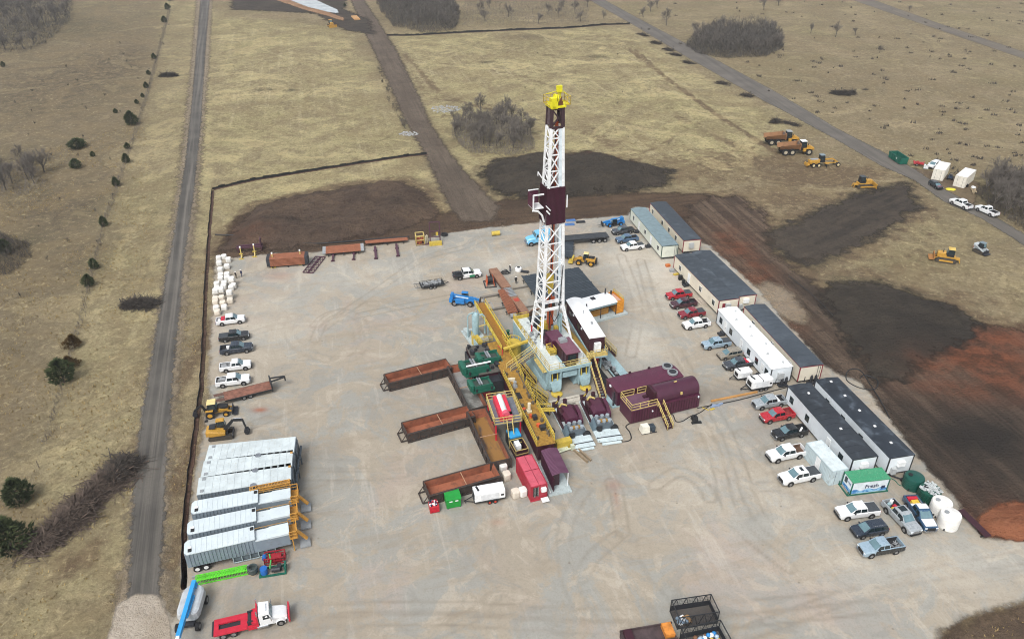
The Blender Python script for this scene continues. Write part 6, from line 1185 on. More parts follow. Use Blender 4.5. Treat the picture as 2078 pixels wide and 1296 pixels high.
# floor machinery
dw=P(rig,'drawworks',MB().bb(2.7,5.0,5.6,8.8,FZ,FZ+1.7).box(2.4,7.8,FZ,.6,1.4,1.2),MAR);P(dw,'drum',MB().cyl((2.5,9.2,FZ+.8),(4.9,9.2,FZ+.8),.55,n=16),STEEL);P(dw,'hood',MB().bb(2.75,4.95,5.65,8.75,FZ+1.7,FZ+1.82),M('maroon_faded','#5a3346',.5,dirt=.1))
P(rig,'catwalk_frame',MB().rail([(1.9,4.2,FZ),(2.9,4.2,FZ),(2.9,6.2,FZ),(1.9,6.2,FZ)],1.,.12,.7,close=True).box(2.4,5.2,FZ,.9,1.4,.5),YEL)
cb=P(rig,'driller_cabin',MB().bb(3.2,5.2,.8,4.9,FZ-.3,FZ+2.2),MARD);P(cb,'cabin_roof',MB().bb(3.0,5.5,.5,5.2,FZ+2.2,FZ+2.32),M('maroon_roof_worn','#6d4453',.55,dirt=.35,dcol='#917a80'));P(cb,'roof_unit',MB().box(4.0,4.3,FZ+2.32,1.2,1.1,.5).cyl((4.0,4.3,FZ+2.82),(4.0,4.3,FZ+2.95),.45),GRY);P(cb,'cabin_window',MB().bb(3.5,4.9,.77,.8,FZ+.7,FZ+1.8),GLASS);P(cb,'cabin_rail',MB().rail([(3.1,.75,FZ),(5.4,.75,FZ)],.8,.06),YELP);P(cb,'side_leg',MB().bar((3.1,2.0,FZ-.4),(3.1,2.0,FZ+2.2),.12).bar((3.1,.7,FZ-.4),(3.1,.7,FZ+2.2),.12),MARD)
P(rig,'electrical_cabinet',MB().box(5.9,1.8,FZ,.8,1.0,1.5),M('cab_pale','#cfd2d2',.5));P(rig,'hoist_panel',MB().box(5.9,3.6,FZ+.9,1.0,.9,.08).bar((5.9,3.6,FZ),(5.9,3.6,FZ+.9),.1),M('panel_maroon2','#5d3a4a',.5))
P(rig,'iron_roughneck',MB().box(4.4,12.0,FZ,1.0,1.0,1.6).cyl((3.9,13,FZ),(3.9,13,FZ+1.8),.35).box(3.0,12.2,FZ,.5,.5,1.0),YEL);P(rig,'tong',MB().box(2.5,9.6,FZ,.5,.6,1.1).box(5.5,10.6,FZ,.6,.8,1.2),YEL);P(rig,'standpipe',MB().cyl((5.7,9,FZ),(5.7,9,FZ+4.6),.16).cyl((5.4,8.8,FZ),(5.4,8.8,FZ+3.8),.12).cyl((6.2,11.2,FZ),(6.2,11.2,FZ+3.2),.3),SUBB)
random.seed(12);mb=MB()
for k in range(40): x=random.uniform(2.6,5.8);y=random.uniform(8.8,16.4);mb.box(x,y,FZ,random.uniform(.15,.6),random.uniform(.15,.6),random.uniform(.1,.7),random.random())
P(rig,'floor_gear',mb,STEEL);mb=MB()
for k in range(22): x=random.uniform(.2,2.2);y=random.uniform(7.5,16.4);mb.box(x,y,FZ+.05,random.uniform(.1,.5),random.uniform(.1,.5),random.uniform(.1,.5),random.random())
P(rig,'floor_fitting',mb,GRY)
hs_=MB().tube([(MX+1.5,MY-1.6,18.),(MX+.9,MY-1.9,9.),(MX+.3,MY-1.5,7.5),(MX-.2,MY-.9,9.),(MX-.3,MY-.5,12)],.07);P(rig,'kelly_hose',hs_,BLK)
# stairs from floor to ground (right front)
def stairs(par,a,b,w,n,mat=MARD,rm=YELP,name='stair',rail=True):
    a=Vector(a);b=Vector(b);d=b-a;h=Vector((d.x,d.y,0)).normalized();s=Vector((-h.y,h.x,0))*w/2
    mb=MB().bar(a+s,b+s,.08,.25).bar(a-s,b-s,.08,.25)
    o=P(par,name,mb,mat);tr=MB()
    for i in range(n): p=a.lerp(b,(i+.5)/n);tr.bar(p-s,p+s,.26,.05)
    P(o,'tread',tr,mat)
    if rail:
        r=MB();U=Vector((0,0,1))
        for q in(s,-s):
            r.bar(a+q+U,b+q+U,.09).bar(a+q+U*.5,b+q+U*.5,.07)
            for i in range(5): p=a.lerp(b,i/4)+q;r.bar(p,p+U,.08)
        P(o,'handrail',r,rm)
    return o
stairs(rig,(7.75,1.6,FZ),(7.45,-4.5,.1),1.0,16)
P(rig,'side_walkway',MB().bb(7.36,8.2,1.2,14.,FZ-.1,FZ-.02),M('walkway_amber','#8f7530',.6,dirt=.4))
P(rig,'cable_tray',MB().bb(9.2,9.5,-4.,6.,.6,.7).bb(10.2,10.5,-4.,6.,.6,.7).bb(9.5,10.2,-4,6,.62,.66),BLK)
# doghouse
def house(name,label,cat,A,Bq,Wd,h,wz,wallm,roofm,arc=.35,z=PADZ,loc=None,L=None,rz=None):
    if loc is None: a=G(*A,h);b=G(*Bq,h);L=(b-a).length;rz=math.atan2(b.y-a.y,b.x-a.x);loc=(a.x,a.y,z)
    t=T(name,label,cat,loc,rz)
    P(t,'walls',MB().bb(0,L,0,Wd,wz,h-.05),wallm);n=10
    P(t,'roof',MB().loft([[(x,-.12+(Wd+.24)*i/n,h-.08+arc*math.sin(math.pi*i/n)) for i in range(n+1)]+[(x,Wd+.12,h-.14),(x,-.12,h-.14)] for x in(-.1,L+.1)]),roofm)
    r=MB();k=int(L/.35)
    for i in range(1,k): x=L*i/k;r.bb(x-.05,x+.05,-.03,0,wz+.1,h-.15).bb(x-.05,x+.05,Wd,Wd+.03,wz+.1,h-.15)
    P(t,'wall_rib',r,wallm);t['L']=L;return t
t=house('doghouse','maroon doghouse with a curved white roof on the right of the rig floor','doghouse',(1150,609),(1197,686),2.6,7.3,4.5,MARD,ROOFW,.4);L=t['L']
P(t,'end_platform',MB().bb(L,L+1.3,-.2,Wd_:=2.8,4.3,4.42).rail([(L+1.25,-.2,4.42),(L+1.25,2.8,4.42),(L,2.8,4.42)],1.1,.07,1.),YELP);P(t,'platform_skirt',MB().bb(-.2,L+1.3,-.1,2.75,4.0,4.3),SUBB);P(t,'air_conditioner',MB().box(L+.3,1.3,4.7,.5,1.1,1.6),WHT);P(t,'roof_vent',MB().cyl((L*.45,1.2,7.5),(L*.45,1.2,8.3),.08).box(L*.72,1.5,7.65,.4,.3,.3),GRY)
for x in(.4,L-.6): P(t,'support_leg',MB().bar((x,.2,0),(x,.2,4.1),.25).bar((x,2.4,0),(x,2.4,4.1),.25),SUBB)
P(t,'wall_lamp',MB().box(L*.7,-.15,6.6,.25,.2,.35).box(L*.35,-.15,6.6,.25,.2,.35),LAMP)
stairs(t,(L*.55,2.9,4.2),(L*.55+1.5,6.6,.1),.9,12,MARD,YELP)
P(t,'side_window',MB().bb(L*.15,L*.25,-.06,-.035,5.6,6.4).bb(L*.5,L*.6,-.06,-.035,5.6,6.4),GLASS)
t=T('choke_house','pale blue lower skid deck running from the doghouse towards the maroon house','skid',(*G(1237,742,0)[:2],PADZ),R(-70))
P(t,'deck',MB().bb(-6.5,4,-1.0,1.6,.25,.4),SUBB);P(t,'beam',MB().bb(-6.5,4,-1.05,-.85,0,.25).bb(-6.5,4,1.45,1.65,0,.25),STEEL);P(t,'cable_trench',MB().bb(-6,3.8,-.8,.0,.41,.5),BLK);mb=MB();random.seed(4)
for k in range(16): mb.box(random.uniform(-1,3.5),random.uniform(-1.4,-.2),.4,random.uniform(.2,.5),random.uniform(.2,.5),random.uniform(.2,.8))
P(t,'manifold',mb,GRY);P(t,'red_valve',MB().cyl((-1.5,-1.8,.0),(-1.5,-1.8,1.0),.35),REDP)
# generator house with amber radiator
t=house('generator_house','white roofed generator house with an amber radiator at its right end','generator house',(1187,629),(1252,612),3.9,3.2,2.6,M('frame_bluegrey','#7f979d',.6,dirt=.2),ROOFW,.35)
L=t['L'];P(t,'skid',MB().bb(-.6,L+2.4,-.5,4.2,.0,.35),M('skid_pale2','#a9b5b6',.6,dirt=.35))
P(t,'post',MB().bb(0,.12,0,.12,.35,2.7).bb(L-.1,L,0,.12,.35,2.7).bb(L*.5,L*.5+.1,-.02,.1,.35,2.7),STEEL);P(t,'far_wall',MB().bb(0,L,3.8,3.9,.35,2.6).bb(0,.1,.2,3.8,.35,2.6),SUBB)
e_=P(t,'engine',MB().box(L*.55,1.6,.4,L*.6,1.2,1.3),M('engine_amber','#a8762a',.5,dirt=.4));P(e_,'engine_block',MB().box(L*.55,1.6,1.7,L*.5,.7,.4),STEEL)
P(t,'radiator',MB().bb(L+.1,L+1.7,.1,.3,.4,3.1).bb(L+.1,L+1.7,3.6,3.8,.4,3.1).bb(L+1.5,L+1.7,.3,3.6,.4,3.1).bb(L+.1,L+1.5,.3,3.6,.5,2.6),M('radiator_amber','#c9852a',.5,dirt=.2));mb=MB()
for k in range(8): mb.bb(L+.1,L+1.7,.06,.1,.6+k*.32,.7+k*.32)
for k in range(8): mb.bb(L+.15+k*.2,L+.2+k*.2,.03,.06,.5,3.0)
P(t,'radiator_grille',mb,M('grille_amber','#d99a3a',.5));P(t,'top_rail',MB().rail([(L+1.6,.2,3.1),(L+1.6,3.7,3.1)],.6,.06),YEL);P(t,'exhaust',MB().cyl((L-.6,3.2,3.4),(L-.6,3.2,4.5),.14).cyl((L+.3,2.6,3.1),(L+.3,2.6,4.1),.16).cyl((L*.1,.6,3.2),(L*.1,.6,3.9),.12).box(L*.45,2.4,3.5,.8,.8,.15),STEEL)
P(t,'radiator_top',MB().bb(L+.1,L+1.5,.3,3.6,2.62,2.7),M('top_pale','#c4a090',.6))
# pipe racks with dark drill pipe
PIPED=M('drill_pipe_dark','#3b444c',.5,.2,var=.15,dirt=.15,dcol='#5c6268')
def piperack(label,A,Bq,Wd,h,mat,n,layers=1,jm=True,name='pipe_rack',endm=None,group=None,beamm=STEEL):
    a=G(*A,h);b=G(*Bq,h);L=(b-a).length;rz=math.atan2(b.y-a.y,b.x-a.x);t=T(name,label,'pipe rack',(a.x,a.y,PADZ),rz,group)
    r=Wd/n/2;mb=MB()
    for l in range(layers):
        for i in range(n): y=r+i*2*r;e=random.uniform(-.15,.15);mb.cyl((e,y,h-r-l*2*r),(L+e,y,h-r-l*2*r),r*.97,n=8)
    P(t,'pipes',mb,mat)
    if endm:
        mb=MB()
        for l in range(layers):
            for i in range(n): y=r+i*2*r;mb.cyl((-.18,y,h-r-l*2*r),(.5,y,h-r-l*2*r),r*1.02,n=8).cyl((L-.5,y,h-r-l*2*r),(L+.18,y,h-r-l*2*r),r*1.02,n=8)
        P(t,'pipe_ends',mb,endm)
    z=h-layers*2*r
    mb=MB()
    for f in(.12,.5,.88): mb.bb(L*f-.12,L*f+.12,-.25,Wd+.25,z-.14,z-.01)
    P(t,'rack_beam',mb,beamm)
    mb=MB()
    for f in(.12,.5,.88):
        for y in(0,Wd*.5,Wd): mb.bar((L*f,y,0),(L*f,y,z-.14),.12)
    P(t,'rack_leg',mb,beamm);t['L']=L
    if jm:
        mb=MB()
        for f in(.25,.5,.75):mb.bb(L*f-.04,L*f+.04,0,Wd,h-.005,h+.02)
        P(t,'strap',mb,M('strap_pale','#5d666c',.6))
    return t
piperack('wide deck of dark drill pipe laid out behind the rig floor',(1058,560),(1100,620),12.6,1.1,PIPED,52)
# tilted bundle behind mast
piperack('short bundle of dark drill pipe on the ground beside the wheel loader bucket',(1143,478),(1140,520),2.4,1.1,PIPED,10)
# catwalk machine
a=G(1000,545,1.3);b=G(1072,640,1.3);L=(b-a).length;t=T('catwalk','rusty pipe catwalk running to the rig floor corner','catwalk',(a.x,a.y,PADZ),math.atan2(b.y-a.y,b.x-a.x))
RW=M('catwalk_rust','#86644f',.75,dirt=.45,dcol='#6b4636',sc=.7)
P(t,'deck',MB().bb(0,L*.42,-.9,.9,.9,1.3).bb(L*.62,L,-.75,.75,.9,1.25),RW);P(t,'beam',MB().bb(0,L,-.85,-.7,.5,.9).bb(0,L,.7,.85,.5,.9),M('beam_maroon','#5c3a34',.7));mb=MB()
for k in range(7): x=L*.43+k*L*.19/7;mb.bb(x,x+.22,-.75,.75,1.0,1.2)
P(t,'roller',mb,GRY);[P(t,'leg',MB().bar((x,y,0),(x,y,.5),.2),STEEL) for x in(.5,L*.5) for y in(-.7,.7)]
P(t,'ramp',MB().bar((L,0,1.1),(L+3.6,0,4.6),1.5,.18),RW);P(t,'grating_patch',MB().bb(L*.66,L*.72,-.5,.5,1.251,1.28),M('grate_red','#a5402c',.6))
a=G(1010,590,1.0);b=G(1033,632,1.0);t=piperack('rusty pipe bundle beside the catwalk on the left',(1010,588),(1031,634),1.9,1.2,RUSTP,8,2,False)
P(t,'end_wheel',MB().cyl((t['L']+.3,.4,.5),(t['L']+.3,1.5,.5),.45),GRY)
for px,py,l in ((1000,602,'steel cross beam on the ground, upper one left of the catwalk'),(1012,628,'steel cross beam on the ground, lower one left of the catwalk')):
    ONE('rack_sill',l,'beam',MB().bb(-2.4,2.4,-.22,.22,0,.3).bb(-2.4,2.4,-.28,.28,.3,.36),M('sill_grey','#6f6a62',.7,dirt=.3),(*G(px,py)[:2],PADZ),R(20))
for px,py,l in ((1060,585,'steel cross beam between the catwalk and dark pipe, upper one'),(1070,625,'steel cross beam between the catwalk and dark pipe, lower one')):
    ONE('rack_sill',l,'beam',MB().bb(-2.,2.,-.12,.12,0,.3),M('sill_grey','#6f6a62'),(*G(px,py)[:2],PADZ),R(20))
# reel
t=T('cable_reel','red framed reel with black hose beside the rusty catwalk','reel',(*G(994,573,.5)[:2],PADZ),R(10));P(t,'drum',MB().cyl((-.55,0,1.1),(.55,0,1.1),.75,n=20),BLK);P(t,'flange',MB().cyl((-.62,0,1.1),(-.55,0,1.1),1.0,n=20),PIPEO);P(t,'flange',MB().cyl((.55,0,1.1),(.62,0,1.1),1.0,n=20),PIPEO);P(t,'stand',MB().bar((-.75,-1.1,.1),(-.75,0,1.2),.14).bar((-.75,1.1,.1),(-.75,0,1.2),.14).bar((.75,-1.1,.1),(.75,0,1.2),.14).bar((.75,1.1,.1),(.75,0,1.2),.14),PIPEO);P(t,'skid',MB().bb(-1.2,1.2,-1.5,-1.3,0,.16).bb(-1.2,1.2,1.3,1.5,0,.16).bb(-1.2,-1.,-1.3,1.3,0,.16).bb(1.,1.2,-1.3,1.3,0,.16),STEEL)
t=T('white_drum','white round drum near the person bent behind the rig','drum',(*G(1052,548,.3)[:2],PADZ));P(t,'shell',MB().lathe([(.6,0),(.7,.1),(.7,.7),(.55,.85),(.2,.9)],16),WHT);P(t,'lid_ring',MB().cyl((0,0,.86),(0,0,.95),.35,n=14),BLK)
ONE('hose_bundle','black hose bundle on the gravel behind the catwalk','hose',MB().tube([(1.1*math.cos(a*.5)*(1-.02*a)-.5,.6*math.sin(a*.5),.1+.02*a) for a in range(30)],.09),BLK,(*G(1030,556)[:2],PADZ))
ONE('tool_sled','dark low tool sled lying beside the white drum','sled',MB().bb(-.8,.8,-.3,.3,.05,.3).bb(-.9,.9,-.35,-.28,0,.1).bb(-.9,.9,.28,.35,0,.1),STEEL,(*G(1065,553)[:2],PADZ),R(-15))
# ---------- mud system ----------
AMBG=M('amber_deck','#94712c',.7,var=.3,dirt=.6,dcol='#544020',sc=2.2);MAST_=M('tank_maroon','#3a1622',.5,dirt=.15)
def line(A,B,z): a=G(*A,z);b=G(*B,z);return a,(b-a).length,math.atan2(b.y-a.y,b.x-a.x)
# near mud tank with amber deck: x from far to near, y to the right
a,L,rz=line((1012,742),(1090,905),3.0);t=T('mud_tank','long mud tank with amber grated deck and yellow rails','mud tank',(a.x,a.y,PADZ),rz);tankB=t
P(t,'tank_body',MB().bb(0,L,.1,2.6,.3,2.9),MAST_);mb=MB();[mb.bb(L*i/24-.05,L*i/24+.05,.04,.1,.4,2.85).bb(L*i/24-.05,L*i/24+.05,2.6,2.66,.4,2.85) for i in range(1,24)];P(t,'tank_rib',mb,MAST_)
P(t,'deck',MB().bb(-1.,L+.1,-.1,2.75,2.9,3.0),AMBG);mb=MB();[mb.bb(-1+k*.3,-.94+k*.3,.0,2.65,3.0,3.03) for k in range(int((L+1)/.3))];P(t,'deck_grating',mb,M('amber_bar','#a8823a',.6,dirt=.45,dcol='#5f4a22',sc=2.))
P(t,'guard_rail',MB().rail([(3.,-.05,3.),(L,-.05,3.)],1.1,.09,1.6),YEL);P(t,'guard_rail',MB().rail([(0,2.7,3.),(5.,2.7,3.)],1.1,.09,1.6).rail([(6.5,2.7,3.),(L*.52,2.7,3.)],1.1,.09,1.6).rail([(L*.58,2.7,3.),(L-.5,2.7,3.)],1.1,.12,1.6),YEL)
P(t,'guard_rail',MB().rail([(L*.68,2.72,3.),(L-.5,2.72,3.)],1.1,.14,1.4),YEL)
P(t,'hopper_opening',MB().bb(8.0,9.6,.15,1.2,3.03,3.06),BLK);P(t,'agitator',MB().box(6.5,.9,3.,.6,.6,.5).cyl((6.5,.9,3.5),(6.5,.9,4.1),.25),GRY);P(t,'agitator',MB().cyl((13.,1.2,3.03),(13.,1.2,4.6),.25).box(13.,1.2,3.,.7,.7,.3),M('motor_cream','#cfc6ac',.5));P(t,'agitator',MB().cyl((5.2,1.1,3.03),(5.2,1.1,3.8),.22).box(4.6,.7,3.,.5,.8,.4),M('motor_cream','#cfc6ac'))
P(t,'valve_wheel',MB().cyl((12.5,.5,3.3),(12.5,.5,3.4),.3).cyl((14.4,1.0,3.),(14.4,1.0,3.6),.2).cyl((16.6,1.5,3.),(16.6,1.5,3.4),.3),M('valve_orange','#c4542a',.5));P(t,'pump_motor',MB().box(14.9,1.5,3.,.7,.6,.7).box(17.4,1.9,3.,.8,.8,.6),STEEL)
random.seed(91);mb=MB().cyl((2.,.35,3.15),(L-1,.35,3.15),.12,n=8).cyl((3.,2.45,3.12),(L*.5,2.45,3.12),.09,n=8)
for k in range(26): x=random.uniform(1.,L-.6);mb.box(x,random.choice((random.uniform(.15,.6),random.uniform(2.1,2.5))),3.0,random.uniform(.15,.5),random.uniform(.15,.4),random.uniform(.15,.7),random.random())
P(t,'deck_pipework',mb,M('pipework_grime','#5b5347',.7,var=.4,dirt=.4))
# cross pieces to the pumps
for x in (L*.56,L*.62,L*.645): P(t,'suction_pipe',MB().cyl((x,2.7,3.1),(x,5.2,2.6),.16 if x>L*.6 else .08),YEL)
stairs(t,(6.,2.8,2.95),(7.6,6.0,.1),1.0,10,STEEL,YEL);stairs(t,(1.2,3.4,2.95),(3.,5.4,.1),1.0,10,MARD,YEL)
stairs(t,(L*.45,2.9,2.95),(L*.45+1.4,5.4,.1),1.0,10,STEEL,YEL)
# upper bend deck with yellow drum shape
a,L,rz=line((998,700),(1022,745),3.2);t=T('shaker_tank','amber shaker deck with yellow tank between shakers and rig base','mud tank',(a.x,a.y,PADZ),rz)
P(t,'tank_body',MB().bb(-1.5,L,-4.2,2.2,.3,2.6),MAST_);P(t,'deck',MB().bb(-1.5,L+.2,-.5,2.4,2.6,2.72),AMBG);P(t,'shaker_deck',MB().bb(-1.5,L+.2,-4.2,-.5,2.5,2.65),M('deck_dark_steel','#4f4d48',.75,dirt=.5));random.seed(77);mb=MB();[mb.box(random.uniform(-1.3,L),random.uniform(-4.,-.6),2.65,random.uniform(.2,.7),random.uniform(.2,.6),random.uniform(.2,.8),random.random()) for k in range(26)];P(t,'deck_gear',mb,STEEL);P(t,'guard_rail',MB().rail([(-1.5,2.35,2.72),(L,2.35,2.72)],1.1,.09,1.4),YEL);P(t,'trip_tank',MB().cyl((.6,3.6,.2),(.6,3.6,3.3),1.35,n=20).cyl((.6,3.6,3.3),(.6,3.6,3.5),1.1,n=20),YEL);mb=MB()
for k in range(12): a_=k*math.pi/6;mb.bar((.6+1.4*math.cos(a_),3.6+1.4*math.sin(a_),3.3),(.6+1.4*math.cos(a_),3.6+1.4*math.sin(a_),3.95),.1);mb.bar((.6+1.4*math.cos(a_),3.6+1.4*math.sin(a_),3.9),(.6+1.4*math.cos(a_+.52),3.6+1.4*math.sin(a_+.52),3.9),.09)
P(t,'tank_rail',mb,YEL);P(t,'red_hose',MB().tube([(0.3,1.,3.0),(2.,1.3,3.1),(3.4,.8,3.0)],.06),REDP)
# flow line & gangway between deck and rig floor
p=G(1022,708,3.6);q=G(1076,690,4.4);pl=T('flow_line','yellow flow line trough from the shaker deck up to the rig floor','flow line',(p.x,p.y,PADZ),0);v=q-p
P(pl,'trough',MB().bar((0,0,3.5),(v.x,v.y,4.3),.5,.35),YEL);P(pl,'bracket',MB().bar((v.x*.5,v.y*.5,0),(v.x*.5,v.y*.5,3.7),.14),YEL);P(pl,'flange',MB().bar((v.x*.98,v.y*.98,4.25),(v.x*1.02,v.y*1.02,4.3),.7,.55),YEL)
p=G(1032,752,2.9);q=G(1082,716,4.3);pl=T('gangway','gangway with tan rails climbing from the mud tank deck to the rig floor','gangway',(p.x,p.y,PADZ),0);v=q-p
stairs(pl,(0,0,2.9),(v.x,v.y,4.3),1.1,14,M('gangway_grey','#6a6560',.7,dirt=.3),YELP)
# long yellow trough walkway toward the telehandler
a,L,rz=line((966,616),(1016,700),3.4);t=T('flare_walkway','long yellow walled walkway reaching toward the blue telehandler','walkway',(a.x,a.y,PADZ),rz)
P(t,'deck',MB().bb(0,L+1,-.1,1.5,3.2,3.32),M('walk_rust','#8f6420',.65,dirt=.55,dcol='#4a3418',sc=2.));P(t,'side_wall',MB().bb(-.2,L+1,-.2,-.1,3.1,3.95),M('wall_yellow_pale','#cdbb4c',.55,dirt=.4,dcol='#8a7a3a'));P(t,'side_wall',MB().bb(.8,L+1,1.5,1.6,3.1,3.7),M('wall_yellow_pale','#cdbb4c'));mb=MB()
for k in range(9): mb.bar((L*k/8,-.25,3.15),(L*k/8,-.25,4.1),.1).bar((L*k/8+.4,1.65,3.1),(L*k/8+.4,1.65,4.2),.1)
mb.bar((0,-.25,4.1),(L+1,-.25,4.1),.1).bar((.4,1.65,4.2),(L+1,1.65,4.2),.1);P(t,'guard_rail',mb,YEL);[P(t,'leg',MB().bar((x,y,0),(x,y,3.2),.18),SUBB) for x in(1,L*.5,L-.5) for y in(0,1.4)];P(t,'end_pipe',MB().tube([(0,1.2,3.4),(-.6,1.6,3.8),(-1.0,2.2,3.0)],.1).tube([(.8,2.0,3.4),(.2,2.8,3.2),(1.6,3.0,2.6)],.08),GRY)
# gas separator vessel on skid
a=G(968,690,0);t=T('gas_separator','pale blue upright gas separator vessel on a grey skid beside the yellow walkway','separator',(a.x,a.y,PADZ),R(-66))
P(t,'vessel',MB().lathe([(.3,.1),(.62,.4),(.66,.6),(.66,4.4),(.55,4.7),(.3,4.88),(.05,4.95)],20,(-1.,.2,.2)),SUBB);P(t,'riser_pipe',MB().tube([(-1.0,-1.3,.2),(-1.0,-1.3,4.6),(-.9,-1.0,5.1),(-1.0,-.2,5.2),(-1.0,.2,5.0)],.13,8).tube([(-1.0,.8,4.4),(-.9,1.5,4.5),(-.8,1.9,3.9),(-.8,1.9,.5)],.16,8).cyl((-1,.2,5.0),(-1,.2,7.0),.06),SUBB)
P(t,'skid',MB().bb(-3.6,5.8,-1.7,1.5,.0,.3).bb(-3.6,5.8,-1.75,-1.65,.3,.42),M('skid_pale2','#a9b5b6',.6,dirt=.35));P(t,'skid_box',MB().box(-2.6,-1.0,.3,1.2,.9,.7).box(-1.6,-1.2,.3,.6,.6,.9),M('skid_pale2','#a9b5b6'));P(t,'drum_tank',MB().cyl((2.0,-.8,.9),(2.0,1.3,.9),.55,n=16),GRY);P(t,'yellow_guard',MB().bb(1.2,4.0,-1.5,-.3,.31,1.9).rail([(1.2,-1.5,1.9),(4.0,-1.5,1.9),(4.0,1.4,1.9)],1.,.08,1.),YEL);P(t,'blue_wall',MB().bb(2.8,5.8,-1.72,-1.6,.3,2.3),SUBB);P(t,'cross_pipe',MB().bar((-.6,.4,2.3),(.2,2.6,3.0),.16).bar((0,1.2,.4),(3.6,1.6,2.4),.14).bar((.3,1.6,.4),(4.0,2.0,2.4),.14),YELP)
# shakers
SHG=M('shaker_green','#1a5c4a',.5,dirt=.45,dcol='#39443c')
def shaker(px,py,z,rz,label,s=1.,wet=True):
    t=T('shale_shaker',label,'shale shaker',(*G(px,py,z)[:2],z-.7),rz,'green shale shakers');t.scale=(s,)*3
    P(t,'basket',MB().bb(-1.6,1.6,-1.15,-1.0,.2,1.1).bb(-1.6,1.6,1.0,1.15,.2,1.1).bb(-1.6,-1.45,-1,1,.2,1.1).bb(1.3,1.6,-1,1,.0,.7),SHG);P(t,'screen',MB().bar((-1.45,0,.75),(1.4,0,.45),1.95,.06),M('screen_dark','#3c4a44',.6,dirt=.3));P(t,'motor',MB().cyl((-.6,-1.0,1.25),(-.6,1.0,1.25),.17,n=12),CHROME);P(t,'motor',MB().cyl((-.2,-.9,1.2),(-.2,.9,1.2),.14,n=12),GRY);P(t,'base',MB().bb(-1.9,1.9,-1.25,1.25,-.25,.15).bb(-2.1,-1.8,-1.2,1.2,.0,1.0),SHG)
    for x in(-1.3,1.3): P(t,'spring_mount',MB().cyl((x,-1.25,.1),(x,-1.25,.6),.14).cyl((x,1.25,.1),(x,1.25,.6),.14),STEEL)
    P(t,'feed_box',MB().box(-2.0,0,.2,.6,2.2,1.1),SHG);return t
shaker(994,723,3.4,R(20),'green shale shaker next to the yellow walkway end, farthest from the camera',1.0)
t=shaker(966,742,3.3,R(20),'green shale shaker with a long white pipe on top, left one',1.15);P(t,'white_pipe',MB().cyl((-1.7,-.9,1.5),(1.9,-.9,1.5),.12,n=10),WHT)
shaker(978,777,2.9,R(20),'green shale shaker nearest the red hopper, lowest of three',.95)
ONE('red_mud_box','dark red box between the lowest shaker and the railed red platform','box',MB().box(0,0,0,1.5,1.1,1.6).box(0,0,1.6,1.6,1.2,.06),M('box_red2','#7d1a28',.5,dirt=.2),(*G(984,798,1.)[:2],PADZ),R(20))
ONE('shaker_skid','grey steel skid base under the shale shakers','skid',MB().bb(-5.5,4.5,-1.6,1.9,0,.3).bb(-5.5,4.5,-1.6,-1.45,.3,2.3).bb(-5.5,4.5,1.75,1.9,.3,2.3).bb(-5.5,-5.35,-1.45,1.75,.3,2.3).bb(4.35,4.5,-1.45,1.75,.3,2.3).bb(-5.3,4.3,-1.4,1.7,1.8,1.9),STEEL,(*G(982,768,0)[:2],PADZ),R(-70))
# centrifuge platform
a,L,rz=line((987,812),(1004,862),3.6);t=T('centrifuge_platform','raised platform with pale rails carrying a red and white centrifuge','platform',(a.x,a.y,PADZ),rz)
P(t,'deck',MB().bb(0,L,0,4.1,3.4,3.55),M('deck_slate','#6a6f7a',.6,dirt=.2));P(t,'guard_rail',MB().rail([(0,0,3.55),(L,0,3.55),(L,4.1,3.55),(0,4.1,3.55)],1.15,.09,1.1,close=True),YELP);[P(t,'leg',MB().bar((x,y,0),(x,y,3.4),.2),REDP) for x in(.2,L-.2) for y in(.2,3.9)];P(t,'leg_brace',MB().bar((.2,.2,.2),(L-.2,.2,3.3),.1),REDP)
stairs(t,(L,2.2,3.4),(L+1.9,2.2,.1),.8,10,STEEL,YELP)
c_=T('centrifuge','red centrifuge with a white cylinder cover on the railed platform','centrifuge',(a.x,a.y,PADZ+3.55),rz)
P(c_,'frame',MB().bb(.5,L-.5,.9,1.5,0,1.0).bb(.5,L-.6,2.2,2.8,0,1.0).bb(L-1.3,L-.6,.9,2.8,.0,.8),M('pump_red','#c42a40',.4,dirt=.08));P(c_,'bowl_cover',MB().cyl((.6,1.85,.9),(L-1.5,1.85,.9),.42,n=18),M('cover_white','#d5dfdc',.35));P(c_,'gearbox',MB().cyl((L-1.4,1.9,.8),(L-.7,1.9,.8),.6,n=18).box(L-.9,2.5,0,.9,.6,1.),M('pump_pink','#c9566a',.4))
# blue topped tank and white tote trailer piece
t=T('chemical_tank','skid tank with a bright blue lid above an open maroon tray','tank',(*G(1043,884,1.8)[:2],PADZ),R(-70));P(t,'body',MB().bb(-1.1,.9,-.95,.95,.2,2.0),BLKS);P(t,'lid',MB().bb(-1.0,.8,-.85,.85,2.0,2.3),M('lid_blue','#2f97cf',.5,dirt=.05));P(t,'tray',MB().bb(.95,3.4,-.95,-.85,.2,1.8).bb(.95,3.4,.85,.95,.2,1.8).bb(3.3,3.4,-.85,.85,.2,1.8).bb(.95,3.3,-.85,.85,.2,.4),MARD);P(t,'tray_rim',MB().rail([(.95,-.95,1.0),(3.4,-.95,1.0),(3.4,.95,1.0),(.95,.95,1.0)],.85,.08,3.,False,True),YELP)
ONE('white_tote','white tote standing in the open maroon tray above the red container','tote',MB().box(0,0,0,1.3,.8,1.3,0,.95,.9).box(.2,0,1.3,.4,.4,.06),WHT,Vector((*G(1050,905,1.2)[:2],PADZ+.4)),R(-70))
